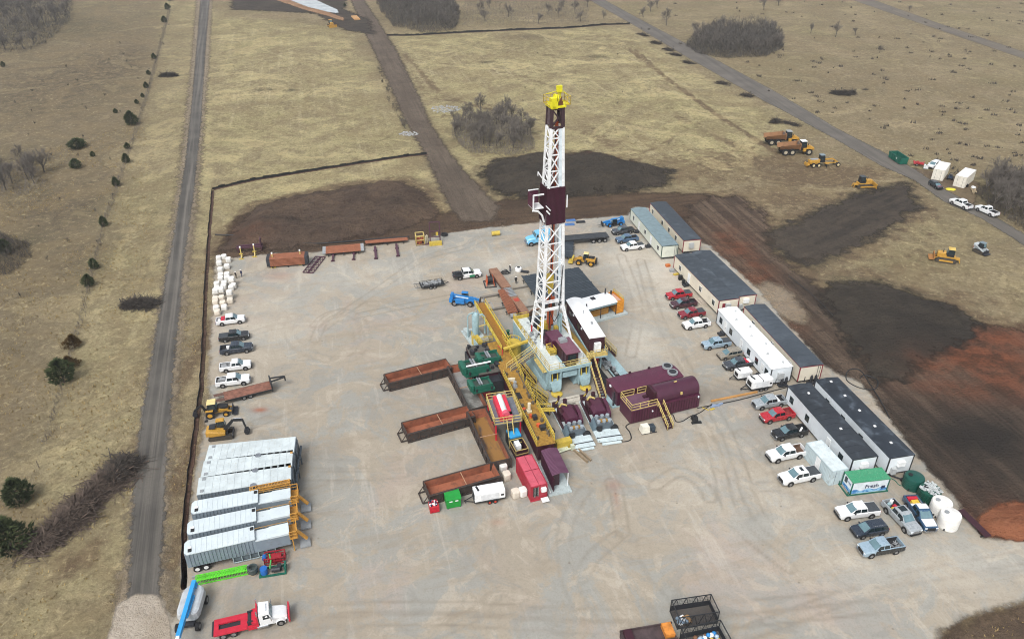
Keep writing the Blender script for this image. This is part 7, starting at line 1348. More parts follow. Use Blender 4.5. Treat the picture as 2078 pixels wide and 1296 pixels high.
# red container and maroon container
PNK=M('container_red','#a12a3a',.5,dirt=.25,dcol='#7a3038',sc=.4);PNKR=M('container_red_roof','#bb5060',.5,dirt=.18,dcol='#c78a92')
t=container('red container with a faded pink roof in front of the mud tank',(1048,929),(1078,989),2.25,2.7,PNK,PNKR,'equipment_container',door=False,ridge=.08)
L_=(G(1048,929,2.7)-G(1078,989,2.7)).length
P(t,'air_conditioner',MB().box(L_+.25,1.7,1.7,.4,.7,.6),WHT);P(t,'end_window',MB().bb(L_,L_+.06,.3,1.05,.9,2.4),GLASS);P(t,'end_pipe',MB().bar((L_+.1,.5,.8),(L_+.1,.5,2.6),.12).bar((L_+.1,.95,.8),(L_+.1,.95,2.6),.1),CHROME);P(t,'end_step',MB().box(L_+.6,1.8,.4,.8,1.0,.12),WHT);P(t,'roof_seam',MB().bb(.1,L_-.1,1.1,1.15,2.78,2.82).bb(L_*.5-.03,L_*.5+.03,.1,2.15,2.73,2.8),M('seam_red','#7d2030',.5))
a,L,rz=line((1099,914),(1122,964),2.8);t=T('mud_house','maroon ribbed roof shed open at the end on a pale blue skid','shed',(a.x,a.y,PADZ),rz);t.scale=(1,.88,.92)
mb=MB();n=22
P(t,'roof',MB().loft([[(x,-.1,2.9),(x,1.2,3.2),(x,2.6,2.95),(x,2.6,2.88),(x,1.2,3.1),(x,-.1,2.83)] for x in(0,L)]),M('maroon_sheet','#5a3a50',.45,dirt=.1));[mb.bar((L*i/n,-.1,2.93),(L*i/n,1.2,3.23),.07,.05).bar((L*i/n,1.2,3.23),(L*i/n,2.6,2.98),.07,.05) for i in range(n+1)];P(t,'roof_rib',mb,M('maroon_sheet2','#674359',.45))
P(t,'wall',MB().bb(0,L+.6,-.05,.05,.3,2.82).bb(0,.1,.05,2.5,.3,2.9).bb(L-.6,L-.5,.05,1.3,.3,2.85),MARD);mb=MB();[mb.bb((L+.5)*i/18-.04,(L+.5)*i/18+.04,-.1,-.05,.3,2.8) for i in range(1,18)];P(t,'wall_rib',mb,MAR);P(t,'skid',MB().bb(-.2,L+1.1,-1.0,2.8,0,.28),M('skid_pale2','#a9b5b6'));P(t,'post',MB().bb(L-.1,L,2.45,2.55,.28,2.9),WHT);P(t,'rail_edge',MB().bar((-.2,-.75,.9),(L+1.2,-.75,.9),.1),WHT)
# mud pumps
def mudpump(label,A,B):
    a,L,rz=line(A,B,.3);t=T('mud_pump',label,'mud pump',(a.x,a.y,PADZ),rz,'maroon mud pumps');t.scale=(L/8.6,L/8.6,L/8.6*.82)
    # x far->near, y to the right
    P(t,'skid',MB().bb(0,8.6,-1.6,1.6,.0,.35).bb(6.6,9.0,-1.4,1.7,.35,.45).bb(9.05,9.4,-1.2,1.4,.1,.3),M('skid_bluewhite','#bfcdd0',.5,dirt=.3));P(t,'skid_slot',MB().bb(8.1,8.25,-1.6,1.7,.46,.5),STEEL)
    P(t,'power_end',MB().bb(1.4,3.2,-1.2,1.2,.35,1.9),MARD);P(t,'cover',MB().loft([[(x,-1.0,1.2),(x,-1.0,1.9),(x,-.6,2.4),(x,.6,2.4),(x,1.0,1.9),(x,1.0,1.2)] for x in(3.0,4.7)]),MAR);P(t,'cover',MB().bar((1.5,0,1.95),(3.,0,2.1),1.4,.3),MAR);P(t,'belt_guard',MB().loft([[(x,1.05,.5),(x,1.5,.5),(x,1.5,z),(x,1.05,z)] for x,z in((1.4,1.6),(2.,2.3),(3.2,2.3),(4.6,1.6))]),MAR)
    P(t,'side_beam',MB().bb(.5,5.2,-1.55,-1.35,.4,1.0),MARD);P(t,'fluid_end',MB().bb(5.0,6.6,-1.1,1.1,.4,1.5),M('fluid_grey','#59646c',.4,.3,dirt=.4));mb=MB()
    for k in(-.75,0,.75): mb.cyl((5.2,k,1.5),(5.2,k,2.0),.26,n=10).cyl((6.1,k,1.5),(6.1,k,1.85),.26,n=10).cyl((4.7,k,1.1),(5.2,k,1.1),.3,n=10)
    P(t,'valve_cap',mb,M('cap_silver','#aeb9c0',.35,.5));P(t,'brass_block',MB().bb(5.75,6.2,-.7,.5,1.5,1.8),M('brass','#a8803c',.4,.4,dirt=.3));P(t,'side_hood',MB().loft([[(5.,-1.7,.4),(5.,-1.15,.4),(5.,-1.15,1.7)],[(6.6,-1.7,.4),(6.6,-1.15,.4),(6.6,-1.15,1.3)]]),M('hood_slate','#5b6e78',.5,dirt=.2));P(t,'blower_pipe',MB().tube([(1.5,-.9,1.9),(1.6,-.6,2.6),(2.4,-.2,2.9)],.14),YELP);P(t,'discharge',MB().tube([(.4,-.8,1.),(.0,-.8,1.3),(-.4,-.4,1.6),(-.4,-.4,2.4)],.16).cyl((-.2,.5,.4),(-.2,.5,1.6),.3).box(-.2,-1.0,.3,.6,.6,.9),MARD);P(t,'yellow_valve',MB().bar((.6,-1.2,1.9),(1.2,-1.3,2.6),.1).bar((.8,-1.2,2.),(.8,-.9,2.6),.09),YEL);P(t,'fan_duct',MB().cyl((6.7,-.8,.6),(6.7,-.8,1.2),.4).cyl((6.4,1.3,.5),(6.8,1.3,.5),.55),BLK);return t
mudpump('maroon mud pump on a pale skid closer to the mud tank',(1140,826),(1182,905))
mudpump('maroon mud pump on a pale skid closer to the rig stairs',(1197,812),(1237,892))
ONE('pipe_skid','pale plank walkway lying on the ground in front of the rig feet','walkway',MB().bb(-4.6,4.8,-.7,.1,.1,.3).bb(-3.2,2.0,.35,.8,.1,.25).bb(.6,5.4,-1.5,-1.0,.1,.28).bar((-4.5,-.9,.25),(4.5,-.9,.25),.12),M('plank_pale','#b5b0a4',.7,dirt=.4),(*G(1155,812,.2)[:2],PADZ),R(20))
ONE('ground_manifold','pale pipe manifold on the ground below the mud pumps','manifold',MB().cyl((-3.6,-.6,.3),(1.2,0.,.3),.14).cyl((-1.2,.6,.3),(1.6,.9,.3),.16).box(-.6,.3,.1,1.6,.8,.4).box(.8,-.2,.1,.5,.5,.9).cyl((.6,.5,.1),(.6,.5,.9),.2),M('manifold_pale','#b9c0ac',.6,dirt=.5,dcol='#b3a53c'),(*G(1150,912,.2)[:2],PADZ),R(20))
ONE('yellow_step','yellow perforated step unit between the maroon shed and mud pump','steps',MB().bb(-1.2,1.2,-.5,.5,1.2,1.35).bb(-1.2,1.2,-.55,-.5,.1,1.4).bb(1.15,1.2,-.5,.5,.1,1.4).bb(-1.2,-1.15,-.5,.5,.1,1.4),YEL,(*G(1143,897,1.0)[:2],PADZ),R(20))
ONE('steel_channel','rusty steel channel frame lying in front of the pale manifold','channel',MB().bb(-.25,.0,-1.9,1.9,.0,.4).bb(.35,.6,-1.9,1.9,.0,.4).bb(-.25,.6,1.7,1.9,.4,.5),M('channel_tan','#8a7a64',.7,dirt=.4),(*G(1177,922,.2)[:2],PADZ),R(34))
t=T('accumulator','green valve unit on the ground between the walkway and rig base','valve unit',(*G(1032,682,.5)[:2],PADZ),R(110));P(t,'body',MB().box(0,0,.1,1.0,.6,.6).box(-1.0,.0,.1,.9,.5,.4).cyl((.3,0,.7),(.3,0,1.4),.2),M('valve_green','#1c5a3a',.5,dirt=.2));P(t,'wheel_handle',MB().cyl((.3,0,1.4),(.3,0,1.46),.35,n=14).cyl((-.9,.3,.3),(-.9,.36,.3),.3),M('valve_green','#1c5a3a'))
# ---------- SCR houses ----------
t=house('switch_house','long maroon power house with two round grey roof fans','power house',(1254,796),(1386,763),3.8,3.0,.25,MAR,M('maroon_roof','#532339',.5,dirt=.12,dcol='#6a4a58'),.25);L=t['L']
P(t,'skid',MB().bb(-.8,L+.2,-.05,3.85,0,.25),SUBB)
for x,y in((L-1.3,1.1),(L-1.2,2.9)): f=P(t,'roof_fan',MB().cyl((x,y,3.15),(x,y,3.45),.85,n=20),GRY);P(f,'fan_guard',MB().cyl((x,y,3.45),(x,y,3.5),.6,n=18),STEEL)
P(t,'roof_lug',MB().box(L*.35,3.7,3.1,.4,.2,.25).box(L*.65,3.7,3.1,.4,.2,.25),MARD);P(t,'end_frame',MB().bar((-.4,.3,.2),(-.4,.3,2.9),.14).bar((-.4,3.4,.2),(-.4,3.4,2.9),.14).bar((-.6,.3,.3),(0,1.5,2.0),.1),STEEL);P(t,'end_lamp',MB().box(-.15,2.2,2.6,.2,.4,.3),LAMP)
a=G(1279,862,0);b=G(1417,827,0);L=(b-a).length;rz=math.atan2(b.y-a.y,b.x-a.x)
t=T('tank_house','maroon two level unit with a horizontal round tank and yellow rails','tank house',(a.x,a.y,PADZ),rz)
P(t,'walls',MB().bb(0,L,0,3.6,.15,2.5),MAR);mb=MB();[mb.bb(L*i/26-.05,L*i/26+.05,-.04,0,.3,2.4) for i in range(1,26)];P(t,'wall_rib',mb,MARD);P(t,'roof_deck',MB().bb(-.05,L*.42,-.05,3.65,2.5,2.6),M('maroon_deck','#5e3d50',.55,dirt=.2));P(t,'guard_rail',MB().rail([(0,3.6,2.6),(0,0.05,2.6),(L*.36,.05,2.6)],1.1,.08,1.2).rail([(0.,3.6,2.6),(2.3,3.6,2.6)],1.1,.08,1.2).rail([(2.9,3.6,2.6),(4.4,3.6,2.6)],1.1,.08,1.2),YELP)
n=16;cz=3.0;r=1.62
P(t,'round_tank',MB().loft([[(x,1.9+rr*math.cos(2*math.pi*i/n),cz+rr*math.sin(2*math.pi*i/n)) for i in range(n)] for x,rr in((L*.38,r*.9),(L*.39,r),(L-.1,r),(L+.1,r*.85))]),M('tank_maroon2','#462033',.38,dirt=.06));P(t,'tank_lug',MB().box(L*.7,1.9,cz+r-.05,.5,.15,.15).box(L*.72,.25,cz+.3,.3,.2,.4),YELP);P(t,'end_gear',MB().box(L*.36,1.9,2.6,.5,2.2,1.8).box(L*.32,.9,2.6,.5,.6,.5).box(L*.3,2.4,2.6,.7,.5,.3),MARD)
stairs(t,(L*.4,-.2,2.5),(L*.42,-3.2,.1),.95,9,MARD,YELP);P(t,'wall_lamp',MB().box(L*.97,-.12,2.1,.2,.16,.3).box(L*.3,-.12,1.6,.2,.16,.2),LAMP)
t=T('hose_cart','small white capped cart with a dark engine below the maroon stairs unit','cart',(*G(1308,873,.4)[:2],PADZ),R(15));P(t,'tank',MB().box(0,0,.2,1.3,1.2,1.1,0,.85,.85),M('cart_white','#d8d6c8',.5));P(t,'engine',MB().box(1.2,.2,.2,.9,.9,.7).cyl((1.3,-.4,.3),(1.3,-.25,.3),.3).box(1.3,.3,.9,.3,.3,.2),M('engine_slate','#39434c',.5));P(t,'frame',MB().bb(-.7,1.8,-.6,-.5,.1,.2).bb(-.7,1.8,.6,.7,.1,.2),STEEL)
ONE('pump_box','black squat pump on a tan board near the pad cables','pump',MB().box(0,0,.12,.9,.9,.7,0,.8,.8).cyl((0,0,.82),(0,0,1.0),.2).bb(-.7,.9,-.9,-.4,0,.1),BLK,(*G(1409,851,.2)[:2],PADZ),R(10))
# ---------- back row of the pad ----------
LATT=M('lattice_maroon','#4a2b3a',.6,dirt=.2)
def stand(px,py,label,h=2.4,rz=R(8)):
    t=T('pipe_stand',label,'stand',(*G(px,py,0)[:2],PADZ),rz,'yellow pipe stands');P(t,'post',MB().bar((0,0,.1),(0,.1,h),.2).bar((0,0,.9),(0,-.5,.15),.16),YELP);P(t,'base',MB().bb(-.5,.5,-.8,-.6,0,.14).bb(-.1,.1,-.6,.8,0,.14).bb(-.4,.4,-.1,.1,.9,1.05),YEL);P(t,'head',MB().box(0,.1,h,.28,.28,.3),WHT);return t
stand(491,524,'yellow pipe stand at the far left end of the back row');stand(518,519,'yellow pipe stand in front of the maroon beam, second from the left');stand(556,541,'yellow pipe stand in front of the tall rusty pipe stack, left one',2.9);stand(612,535,'yellow pipe stand in front of the tall rusty pipe stack, right one',2.9)
t=T('beam_rack','dark maroon beam rack behind the two left yellow stands','beam rack',(*G(507,505,.6)[:2],PADZ),R(12));P(t,'beam',MB().bb(-2.8,2.8,-.15,.15,.8,1.1).bb(-2.8,2.8,.9,1.2,.8,1.1),LATT);P(t,'post',MB().bb(-2.5,-2.3,-.2,1.3,0,.8).bb(2.3,2.5,-.2,1.3,0,2.6),LATT)
piperack('tall stack of rusty pipe bundled between the yellow stands',(541,527),(622,521),2.6,2.2,RUSTP,10,7,False,endm=STEEL,group='rusty pipe racks along the back edge')
piperack('single layer of rusty pipe between the pipe stack and maroon beams',(656,515),(737,508),3.6,.9,RUSTP,16,1,False,endm=GRY,group='rusty pipe racks along the back edge')
piperack('narrow strip of rusty pipe on two long maroon beams',(742,494),(828,487),1.5,.9,RUSTP,7,1,False,group='rusty pipe racks along the back edge')
for i,(px,py,l) in enumerate(((676,522,'leg beam under the single rusty pipe layer, left one'),(718,519,'leg beam under the single rusty pipe layer, right one'),(762,513,'long maroon rail under the narrow pipe strip, left one'),(806,508,'long maroon rail under the narrow pipe strip, right one'))):
    t=T('rack_rail',l,'rail',(*G(px,py,.3)[:2],PADZ),R(98 if i<2 else 101));P(t,'beam',MB().bb(-2.9,2.9,-.25,.25,.25,.5) if i>1 else MB().bb(-1.8,1.8,-.16,.16,.25,.5),LATT);P(t,'foot',MB().bb(-2.7 if i>1 else -1.7,-2.4 if i>1 else -1.4,-.4,.4,0,.25).bb(1.2,1.5,-.4,.4,0,.25),LATT)
t=T('lattice_ramp','maroon double lattice frame lying on the gravel','lattice frame',(*G(638,538,.1)[:2],PADZ),R(82));mb=MB()
for y in(-1.1,-.1,.1,1.1): mb.bar((-3.7,y,.2),(3.7,y,.2),.13)
for k in range(7):
    x=-3.7+k*7.4/6
    for y in(-1.1,.1): mb.bar((x,y,.2),(x,y+1.,.2),.1)
    if k<6:
        for y in(-1.1,.1): mb.bar((x,y,.2),(x+7.4/6,y+1.,.2),.09)
P(t,'lattice',mb,LATT);P(t,'end_bar',MB().bar((-3.7,-1.1,.2),(-3.7,1.1,.2),.15).bar((3.7,-1.1,.2),(3.7,1.1,.2),.15),LATT)
t=T('tool_basket','yellow tool basket holding red and grey fittings at the back edge','basket',(*G(857,490,.5)[:2],PADZ),R(12));P(t,'frame',MB().rail([(-1.4,-1.0,.1),(.4,-1.0,.1),(.4,1.2,.1),(-1.4,1.2,.1)],2.1,.16,1.,True,True),YELP);P(t,'deck',MB().bb(-1.5,1.4,-1.1,1.3,0,.15),LATT);random.seed(2);mb=MB();[mb.box(random.uniform(-1.2,.2),random.uniform(-.8,1.),.15,.35,.35,random.uniform(.5,1.5)) for k in range(14)];P(t,'fitting',mb,M('fitting_rust','#9a5638',.7));P(t,'pipe_bundle',MB().bar((.7,-.8,.2),(.7,-.8,2.2),.18).bar((1.0,-.6,.2),(1.0,-.6,2.2),.18).bar((1.25,0,.2),(1.25,0,1.8),.18),M('pipe_pale','#b9b29a',.6))
t=T('gate_frame','tall maroon frame standing on a yellow base box','frame',(*G(884,497,0)[:2],PADZ),R(10));P(t,'frame',MB().bar((-1.1,.6,.2),(-1.1,.6,5.2),.24).bar((1.1,.6,.2),(1.1,.6,5.2),.24).bar((-1.1,.6,5.2),(1.1,.6,5.2),.2).bar((-1.1,.6,3.),(1.1,.6,3.),.18).bar((-1.1,.6,1.6),(1.1,.6,1.6),.14),LATT);P(t,'base_box',MB().bb(-1.4,1.4,-.6,.4,0,.75),YEL);P(t,'plate',MB().box(.45,.5,2.0,.5,.08,.8),YEL)
t=T('roller_drum','yellow cylinder lying on the back edge of the pad','cylinder',(*G(1006,475,.4)[:2],PADZ),R(12));P(t,'barrel',MB().cyl((-.9,0,.55),(.9,0,.55),.52,n=18),YEL);P(t,'end_ring',MB().cyl((-.95,0,.55),(-.85,0,.55),.56,n=18).cyl((.85,0,.55),(.95,0,.55),.56,n=18),YELP)
ONE('coiled_hose','dark coiled hose at the back edge beside the maroon frame','hose',MB().tube([(.7*math.cos(a*.6),.7*math.sin(a*.6),.1+.015*a) for a in range(32)],.1),BLK,(*G(902,479)[:2],PADZ))
for i,(px,py,c,l) in enumerate(((1158,449,M('skid_blue2','#4f78b0',.6),'blue skid frame on the back edge behind the mast, upper'),(1156,457,M('skid_blue2','#4f78b0'),'blue skid frame on the back edge behind the mast, lower'),(1178,452,STEEL,'dark skid frame beside the blue skid frames'))): ONE('pipe_sled',l,'skid',MB().bb(-1.1,1.1,-.4,-.2,0,.3).bb(-1.1,1.1,.2,.4,0,.3).bb(-1.,-.8,-.2,.2,.05,.3).bb(.8,1.,-.2,.2,.05,.3),c,(*G(px,py)[:2],PADZ),R(8))
# hoses and cables on the ground
def hose(pts,r,label,mat=BLK,name='cable',z=PADZ+.03):
    w=[G(*p) for p in pts];p=[];n=len(w)
    for i in range(n-1):
        p0,p1,p2,p3=w[max(0,i-1)],w[i],w[i+1],w[min(n-1,i+2)]
        for k in range(6):
            t=k/6;p.append(.5*((2*p1)+(p2-p0)*t+(2*p0-5*p1+4*p2-p3)*t*t+(3*p1-p0-3*p2+p3)*t**3)+Vector((0,0,z)))
    p.append(w[-1]+Vector((0,0,z)));return ONE(name,label,name,MB().tube(p,r,6),mat)
hose([(437,478),(470,479),(530,477),(560,484),(600,494),(640,496),(700,492),(760,487),(830,482)],.16,'black hose snaking along the dirt edge behind the rusty pipe stacks',BLK,'hose',.25)
hose([(1415,829),(1450,822),(1500,812),(1560,796),(1600,786)],.09,'black cable across the gravel from the maroon tank house to the trailers')
hose([(1355,845),(1365,842),(1372,856),(1385,855),(1400,846),(1420,838),(1445,820)],.08,'black looping cable beside the maroon stairs')
hose([(1248,893),(1265,897),(1280,892),(1278,878),(1270,866),(1282,858)],.09,'black cable curling from the right mud pump skid')
hose([(1100,870),(1118,868),(1126,876),(1118,884),(1105,880)],.08,'black hose loop beside the mud tank rail')
hose([(1745,768),(1755,762),(1780,772),(1775,790),(1745,788),(1718,772),(1722,752),(1745,752),(1765,780),(1790,820),(1805,850)],.09,'black hose coiled on the bare soil behind the outermost trailer',BLK,'hose')
hose([(1600,560),(1625,580),(1650,600),(1690,640)],.05,'thin dark cable on the bare soil behind the trailers',STEEL)
hose([(1800,968),(1815,975),(1825,985),(1845,988)],.06,'thin green hose from the water unit to the green tank',GRN,'hose')
ONE('timber','long orange timber beam on the gravel above the silver pickup','timber',MB().bb(-4.2,4.2,-.15,.15,0,.25),M('timber_tan','#b0824a',.8),(*G(1490,806)[:2],PADZ),R(17))
ONE('blue_fitting','blue grey hose fittings on the gravel right of the maroon tank house','fitting',MB().box(0,0,0,1.2,.4,.2).box(.8,.3,0,.9,.3,.25,.5).box(-.6,-.4,0,.7,.3,.2,.3),M('fitting_blue','#7f8fa8',.6),(*G(1452,824)[:2],PADZ))
ONE('yellow_board','two yellow boards on the gravel right of the maroon tank house','boards',MB().box(-.5,0,0,1.3,.15,.08,-.7).box(.6,-.1,0,.8,.35,.1,.4),YEL,(*G(1437,830)[:2],PADZ))
# ---------- vegetation ----------
BARK=M('bark_grey','#4a443c',.9,var=.2);TWIG=M('twig_grey','#68625b',.95,var=.25);TWIGD=M('twig_dark','#48423c',.95,var=.25);TWW=M('twig_wood','#4f4b45',.95,var=.3);BRB=M('brush_brown','#5c5047',.95,var=.35)
def leafmat(name,a,b):
    m,nt=NT(name);ob=nd(nt,'ShaderNodeTexCoord').outputs['Object'];gi=nd(nt,'ShaderNodeObjectInfo')
    c=mixc(nt,ramp(nt,noi(nt,ob,1.4,3,.7),.3,.7),lin(a),lin(b));surf(nt,c,.85,spec=.2);return m
CED=leafmat('cedar_leaf','#2f3824','#56603f');CEDB=leafmat('cedar_leaf_brown','#4a3a22','#5f4c2c')
def bare(seed,h,spread,lv=4,nb=(6,5,5,7)):
    r=random.Random(seed);tr=MB();cw=MB()
    def br(p,d,l,rad,k):
        q=p+d*l;m=tr if k==0 else cw
        if k<2: m.cyl(p,q,rad,rad*.6,n=5,caps=False)
        else:
            s=d.cross(Vector((r.random()-.5,r.random()-.5,r.random()-.5))).normalized()*max(rad,.022);m.add([p-s,p+s,q],[(0,1,2)])
            if k==2: s2=d.cross(s).normalized()*rad;m.add([p-s2,p+s2,q],[(0,1,2)])
        if k>=lv: return
        n=nb[min(k,len(nb)-1)]+r.randint(0,1)
        for i in range(n):
            t=r.uniform(.35,1.) if k else r.uniform(.3,1.05)
            o=p+d*l*min(t,1.);a=r.random()*6.283;e=r.uniform(.35,.95)*spread
            s=d.cross(Vector((math.cos(a),math.sin(a),.1))).normalized();u=(d*math.cos(e)+s*math.sin(e)+Vector((0,0,.18))).normalized()
            br(o,u,l*r.uniform(.5,.8),rad*.5,k+1)
    br(Vector((0,0,-.1)),Vector((r.uniform(-.1,.1),r.uniform(-.1,.1),1)).normalized(),h*.34,h*.02,0)
    return tr,cw
def treeproto(i,h,spread,lv=4,mat=None,name='bare_tree'):
    a,b=bare(i,h,spread,lv);return mesh_of(a,'trunk',BARK),mesh_of(b,'crown',mat or TWIG,False)
TP=[treeproto(i,8.,.95) for i in range(5)];SP=[treeproto(20+i,3.2,1.2,3,TWIGD) for i in range(3)]
ALLT=[]
def tree(x,y,s,label,group,pool=None,name='bare_tree',z=0.,rz=None):
    a,b=random.choice(pool or TP);t=T(name,label,'tree',(x,y,z),random.random()*6.28 if rz is None else rz,group);t.scale=(s,s,s*random.uniform(.9,1.1))
    for n,m in(('trunk',a),('crown',b)): o=bpy.data.objects.new(n,m);C.objects.link(o);o.parent=t
    return t
random.seed(21)
def grove(poly,n,smin,smax,label,group,pool=None,name='bare_tree',mind=2.5):
    w=GP(poly);x0=min(p[0] for p in w);x1=max(p[0] for p in w);y0=min(p[1] for p in w);y1=max(p[1] for p in w);pts=[];k=0
    while len(pts)<n and k<6000:
        k+=1;x=random.uniform(x0,x1);y=random.uniform(y0,y1)
        if sdpoly(np.array([x]),np.array([y]),w)[0]>0 and all((x-a)**2+(y-b)**2>mind**2 for a,b in pts): pts.append((x,y))
    for x,y in pts: tree(x,y,random.uniform(smin,smax),label,group,pool,name)
grove([(920,245),(960,230),(1030,225),(1075,250),(1080,290),(1040,308),(960,300),(925,285)],34,.8,1.25,'bare tree in the thicket left of the mast','trees of the thicket left of the mast')
grove([(1395,80),(1430,60),(1570,60),(1585,95),(1545,112),(1480,115),(1420,108)],60,.9,1.3,'bare tree in the dense thicket by the gravel road','trees of the dense thicket by the gravel road',mind=3.2)
grove([(770,10),(800,45),(860,62),(925,60),(930,30),(900,-10),(780,-10)],48,1.,1.5,'bare tree in the wood beside the access track','trees of the wood beside the access track',mind=4)
grove([(-60,-20),(150,-20),(140,45),(95,85),(40,105),(-60,115)],55,1.1,1.7,'bare tree in the wood at the top left','trees of the top left wood',mind=4.5)
grove([(1990,390),(2020,360),(2100,355),(2160,420),(2100,455),(2060,450),(2010,425)],26,.8,1.3,'bare tree in the thicket right of the white pickups','trees of the thicket right of the pickups',mind=3)
grove([(940,50),(1100,50),(1190,45),(1200,-10),(940,-10)],16,.8,1.3,'bare tree in the open stand behind the upper silt fence','trees behind the upper silt fence',mind=9)
grove([(1200,-20),(1320,25),(1560,30),(1640,5),(1600,-20)],12,.8,1.2,'bare tree at the top edge beyond the dense thicket','trees beyond the dense thicket',mind=9)
grove([(-30,330),(60,325),(90,345),(80,375),(30,390),(-30,385)],12,.8,1.25,'bare tree in the small grove at the left edge','trees of the small left grove',mind=4)
for px,py,s,l in ((90,350,1.2,'tall bare tree standing right of the small left grove'),(58,365,.95,'bare tree leaning beside the tall one at the left'),(1352,52,1.4,'large spreading bare tree left of the dense thicket'),(1305,35,1.0,'bare tree beside the gravel road left of the spreading tree'),(1695,76,1.15,'tall bare tree in a small cluster right of the dense thicket'),(1645,68,.8,'thin bare tree left of the small cluster'),(1735,72,.7,'short bushy tree right of the small cluster'),(1785,108,.7,'low spreading bare tree alone in the right field'),(1077,275,.9,'lone thin bare tree at the right of the mast thicket'),(822,262,.6,'small bare tree beside the dirt track near the pale rocks'),(1167,28,1.2,'tallest bare tree behind the upper silt fence'),(1225,38,.7,'small bare tree near the gravel road top'),(1845,24,.6,'dark round shrub beside the far gravel lane'),(2030,370,1.1,'bare tree with a forked trunk above the right thicket')):
    w=G(px,py);tree(w.x,w.y,s,l,None)
grove([(765,140),(775,140),(800,215),(828,262),(818,265),(790,215)],22,.5,1.,'small scrubby tree in the line beside the dirt track','scrub trees along the dirt track',SP,'scrub_tree',1.5)
grove([(-20,200),(250,60),(290,150),(240,330),(190,520),(-20,640)],38,.35,.8,'scattered bare scrub in the left field','bare scrub of the left field',SP,'scrub_tree',6)
grove([(345,10),(352,30),(275,270),(230,430),(170,640),(150,640),(215,430),(262,260)],26,.3,.7,'low bare scrub along the left fence line','bare scrub along the left fence',SP,'scrub_tree',2)
grove([(880,110),(1240,80),(1560,250),(1500,340),(1250,300),(900,190)],10,.3,.5,'low scrub in the field behind the mast','low scrub behind the mast',SP,'scrub_tree',12)
# tangled understorey of each wood, too dense to count
def thicket(poly,n,hmax,label,mat,seed,f=1.):
    q=random.Random(seed);w=GP(poly);x0=min(p[0] for p in w);x1=max(p[0] for p in w);y0=min(p[1] for p in w);y1=max(p[1] for p in w);xx=np.array([q.uniform(x0,x1) for _ in range(n)]);yy=np.array([q.uniform(y0,y1) for _ in range(n)]);sd=sdpoly(xx,yy,w)+6*fbm(xx,yy,9,seed);hf=.6+1.6*(fbm(xx,yy,7,seed+3)+.25);mb=MB()
    for x,y,d,g in zip(xx,yy,sd,hf):
        if d<0: continue
        H_=hmax*min(1,d/6+.12)*max(.25,g);z=q.random()**1.3*H_;L_=q.uniform(.5,1.7)*f**.6;v=Vector((q.gauss(0,.6),q.gauss(0,.6),q.uniform(.3,1.1))).normalized()*L_;s_=Vector((q.gauss(0,1),q.gauss(0,1),0)).normalized()*q.uniform(.03,.07)*f;p=Vector((x,y,z));mb.add([p-s_,p+s_,p+v],[(0,1,2)])
    ONE('thicket_brush',label,'brush',mb,mat,kind='stuff')
thicket([(1390,95),(1430,70),(1570,66),(1590,98),(1550,116),(1480,120),(1420,112)],40000,7.5,'grey tangle filling the dense thicket by the gravel road',TWW,61,1.5)
thicket([(765,10),(800,55),(860,68),(925,62),(935,30),(900,-20),(770,-20)],52000,8.5,'grey tangle filling the wood beside the access track',TWW,62,2.)
thicket([(-90,-20),(150,-20),(140,45),(95,90),(40,110),(-90,120)],60000,8.5,'grey tangle filling the wood at the top left',TWW,63,2.)
thicket([(1985,400),(2015,360),(2100,345),(2300,400),(2200,470),(2090,470),(2030,440)],26000,5.,'dark brush filling the thicket right of the white pickups',TWIGD,64)
thicket([(915,255),(960,240),(1030,235),(1080,255),(1085,300),(1040,318),(960,310),(918,295)],14000,4.,'low brush under the thicket left of the mast',TWIG,65)
thicket([(-60,480),(10,470),(45,500),(55,530),(20,560),(-60,560)],7000,3.2,'grey brush at the left edge round a dark cedar',TWIGD,66)
thicket([(-40,330),(70,335),(95,370),(60,400),(-40,400)],4000,1.6,'low brush under the small left grove',TWIG,67)
thicket([(940,55),(1100,52),(1190,47),(1200,-10),(940,-10)],16000,3.,'low brush among the open stand behind the upper silt fence',TWIG,68)
# cedars
def cedar(seed,h,r,mat):
    q=random.Random(seed);mb=MB();n=int(900)
    lob=[(q.random()*6.28,q.uniform(.15,.75),q.uniform(.6,1.15)) for _ in range(9)]
    for k in range(n):
        t=q.random()**.8;a=q.random()*6.28;R_=r*(1-t)**.6*(.55+.45*math.sqrt(min(1,t*5)))
        R_*=1+.35*sum(w*math.exp(-((math.cos(a-b)-1)**2*6+((t-c)*4)**2)) for b,c,w in lob)-.2
        rr=R_*(q.random()**.35);z=h*(.04+.96*t);x=rr*math.cos(a);y=rr*math.sin(a);s=q.uniform(.08,.2)*r**.5
        d=Vector((math.cos(a)*q.uniform(.4,1),math.sin(a)*q.uniform(.4,1),q.uniform(-.1,1.))).normalized();u=d.cross(Vector((q.random()-.5,q.random()-.5,q.random()-.5))).normalized()*s*.55
        p=Vector((x,y,z));mb.add([p-u,p+u,p+d*s*2.4],[(0,1,2)]);u2=d.cross(u);mb.add([p-u2,p+u2,p+d*s*2.2],[(0,1,2)])
    return mesh_of(mb,'crown',mat,False),mesh_of(MB().cyl((0,0,-.1),(0,0,h*.7),r*.07,r*.02,n=6),'trunk',BARK)
CP=[cedar(i,3.2,1.35,CED) for i in range(4)];CB=cedar(9,2.6,1.5,CEDB)
